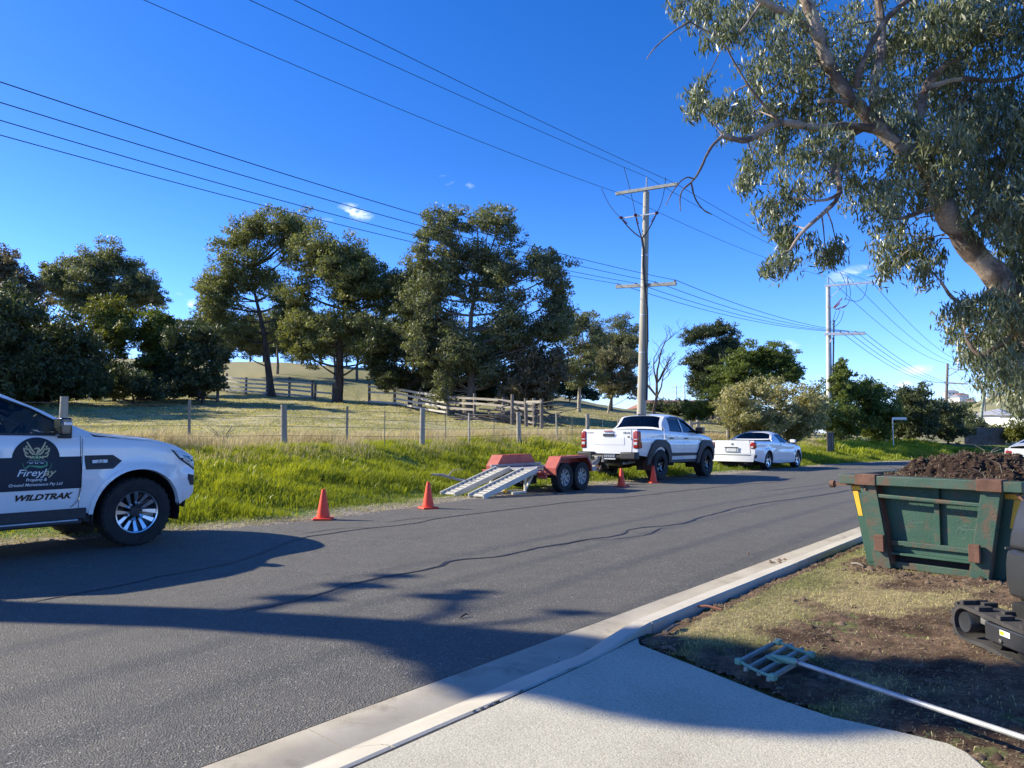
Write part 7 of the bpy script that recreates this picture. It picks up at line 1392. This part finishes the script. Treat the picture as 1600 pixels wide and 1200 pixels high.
for w0, w1_, d0, d1, pts in LIMB:
    P = [Q(px, py, d0 + (d1 - d0) * i / (len(pts) - 1)) for i, (px, py) in enumerate(pts)]; pp = smoothpoly(np.array([tuple(p) for p in P]), 2); n = len(pp)
    rad_ = [max(.004, (w0 + (w1_ - w0) * i / (n - 1)) / 2 / F * 11.2 * (1 + .10 * math.sin(i * 1.7 + w0))) for i in range(n)]; jit_ = [Vector(p) - ob + Vector((rng.uniform(-1, 1), rng.uniform(-1, 1), rng.uniform(-1, 1))) * rad_[i] * .12 for i, p in enumerate(pp)]
    tk.tube(jit_, rad_, 14 if w0 > 20 else 8); LP += [Vector(p) for p in pp]
LOB = [(1085, 22, 24), (1120, 50, 28), (1168, 40, 36), (1230, 62, 40), (1190, 108, 36), (1240, 132, 30), (1145, 15, 26), (1200, 18, 30), (1260, 20, 26), (1096, 142, 24), (1128, 165, 30), (1178, 168, 32), (1212, 198, 34), (1085, 165, 14), (1150, 190, 26), (1180, 262, 26), (1216, 240, 34), (1240, 300, 36), (1204, 325, 22), (1235, 388, 30), (1212, 412, 20), (1290, 398, 20), (1308, 384, 14), (1222, 360, 22), (1165, 285, 12),
 (1280, 240, 42), (1330, 258, 38), (1300, 180, 40), (1350, 100, 42), (1292, 62, 40), (1400, 62, 44), (1340, 28, 34), (1255, 175, 36), (1270, 110, 32), (1380, 150, 36), (1450, 60, 50), (1520, 60, 52), (1585, 60, 50), (1430, 150, 44), (1500, 160, 50), (1575, 160, 52), (1560, 250, 52), (1500, 240, 46), (1420, 290, 48), (1378, 318, 36), (1400, 370, 38), (1440, 395, 30), (1480, 298, 40), (1560, 335, 50), (1390, 415, 22), (1530, 300, 44), (1445, 425, 20), (1590, 420, 26), (1350, 300, 28), (1410, 215, 36), (1470, 215, 40),
 (1500, 500, 26), (1530, 530, 38), (1502, 478, 18), (1560, 570, 38), (1590, 610, 26), (1585, 500, 36), (1600, 560, 40), (1550, 480, 28), (1600, 300, 50), (1480, 20, 44), (1545, 5, 44), (1600, 180, 44), (1480, 120, 40), (1530, 200, 40), (1320, 130, 26), (1575, 600, 26), (1600, 640, 16), (1610, 470, 40), (1060, 8, 18), (1105, 4, 24), (1600, 380, 38), (1575, 455, 24), (1605, 430, 40), (1590, 530, 34), (1540, 555, 30)]
for _ in range(46): LOB.append((rng.uniform(1610, 2150), rng.uniform(-500, 520), 60)); 
for _ in range(14): LOB.append((rng.uniform(1180, 1620), rng.uniform(-300, -60), 55))
Vs = []; tn = []
for lx, ly, lr in LOB:
    off_ = lx > 1615 or ly < -50; D = 11.75 + rng.uniform(-1.1, 1.2); c = Q(lx, ly, D); r = lr / F * D * 1.06
    st = min(LP, key=lambda p: (p - c).length); mid = (st + c) / 2 + Vector((0, 0, .12 * (st - c).length)); tk.tube([st - ob, mid - ob, c - ob], [.014, .010, .006], 5, cap=False)
    nsp = int((26 if off_ else (60 if lx > 1380 else 46)) * (lr / 40) ** 2) + 8
    for k in range(nsp):
        u = unit(1)[0]; p = np.array(c) + u * r * (.15 + .95 * rng.random() ** .6) * np.array([1, 1.6, .9])
        if k % 4 == 0 and not off_: tk.tube([c - ob, (c + Vector(p)) / 2 + Vector((0, 0, .05)) - ob, Vector(p) - ob], [.005, .0035, .002], 3, cap=False)
        m = 12 if off_ else rng.integers(11, 22); P = p + rng.normal(size=(m, 3)) * np.array([.055, .055, .065]) - np.array([0, 0, .04]); V, _ = leaf_arrays(P, .19 if off_ else .122, .20, 1.5); Vs.append(V); tb = rng.uniform(-.15, .15); tn.append(np.clip(rng.random(m) * .9 + .05 + tb, 0, 1))
V = np.concatenate(Vs) - np.array(ob); npmesh('crown', V, np.arange(len(V)).reshape(-1, 4), M_near, big, attrs={'tone': np.concatenate(tn)}); tk.build('trunk', bark_near, big, smooth=True, fix=False)
# ------------------------------------------------------------------ tree left of the frame whose shadow falls across the road
bx, by = -12.0, 7.45; lt = empty('gum_tree', (bx, by, tz(bx, by)), 0, 'tall gum beyond the left edge, its shadow lying across the road and driveway', 'tree'); olt = Vector(lt.location); tk = MB(); su = Vector((math.sin(SUN_AZ), math.cos(SUN_AZ), 0)); cot = 1 / math.tan(SUN_EL)
def caster(px, py, dx=0): S = G(px, py); h = (S.x - bx + dx) / (-su.x * cot); return S + su * (cot * h) + Vector((0, 0, h))
trk_ = [caster(-700, 925), caster(-300, 938), caster(0, 955), caster(300, 965), caster(600, 985), caster(780, 1015)]
tk.tube([Vector((0, 0, -.4)), Vector((0, 0, 1.0))] + [loc(olt, p) for p in trk_[1:]], [.42, .38, .33, .30, .28, .30, .26], 12)
LT = [(470, 935, .12), (560, 915, .12), (620, 900, .08), (700, 932, .12), (740, 925, .07), (760, 1005, .30), (850, 1055, .3), (900, 1066, .36), (980, 1082, .36), (1060, 1095, .36), (1130, 1112, .34), (1190, 1132, .30), (1250, 1140, .26), (1310, 1146, .2), (700, 995, .26), (820, 1015, .4), (880, 1030, .42), (940, 1040, .46), (1000, 1045, .46), (1060, 1060, .46), (1130, 1075, .46), (1200, 1085, .4), (1280, 1095, .42), (1360, 1100, .40), (1440, 1105, .36), (1520, 1112, .38), (1600, 1122, .4), (1700, 1130, .4), (900, 958, .08), (1250, 1060, .24), (1400, 1075, .28), (1550, 1085, .3)]
Vs = []; tn = []
for px, py, r in LT:
    dx = rng.uniform(-1.2, 1.2); c = caster(px, py, dx); st = min(trk_, key=lambda p: (p - c).length); tk.tube([loc(olt, st), loc(olt, (st + c) / 2) + Vector((0, 0, .1)), loc(olt, c)], [.05, .035, .02], 6, cap=False)
    m = int(2600 * r * r / .16); P = np.array(c) + unit(m) * (r * rng.random(m) ** .45)[:, None] * np.array([1.6, 1, 1]); V, _ = leaf_arrays(P, .16, .3, .7); Vs.append(V); tn.append(rng.random(m))
V = np.concatenate(Vs) - np.array(olt); npmesh('crown', V, np.arange(len(V)).reshape(-1, 4), M_gum, lt, attrs={'tone': np.concatenate(tn)}); tk.build('trunk', bark_grey, lt, smooth=True, fix=False)
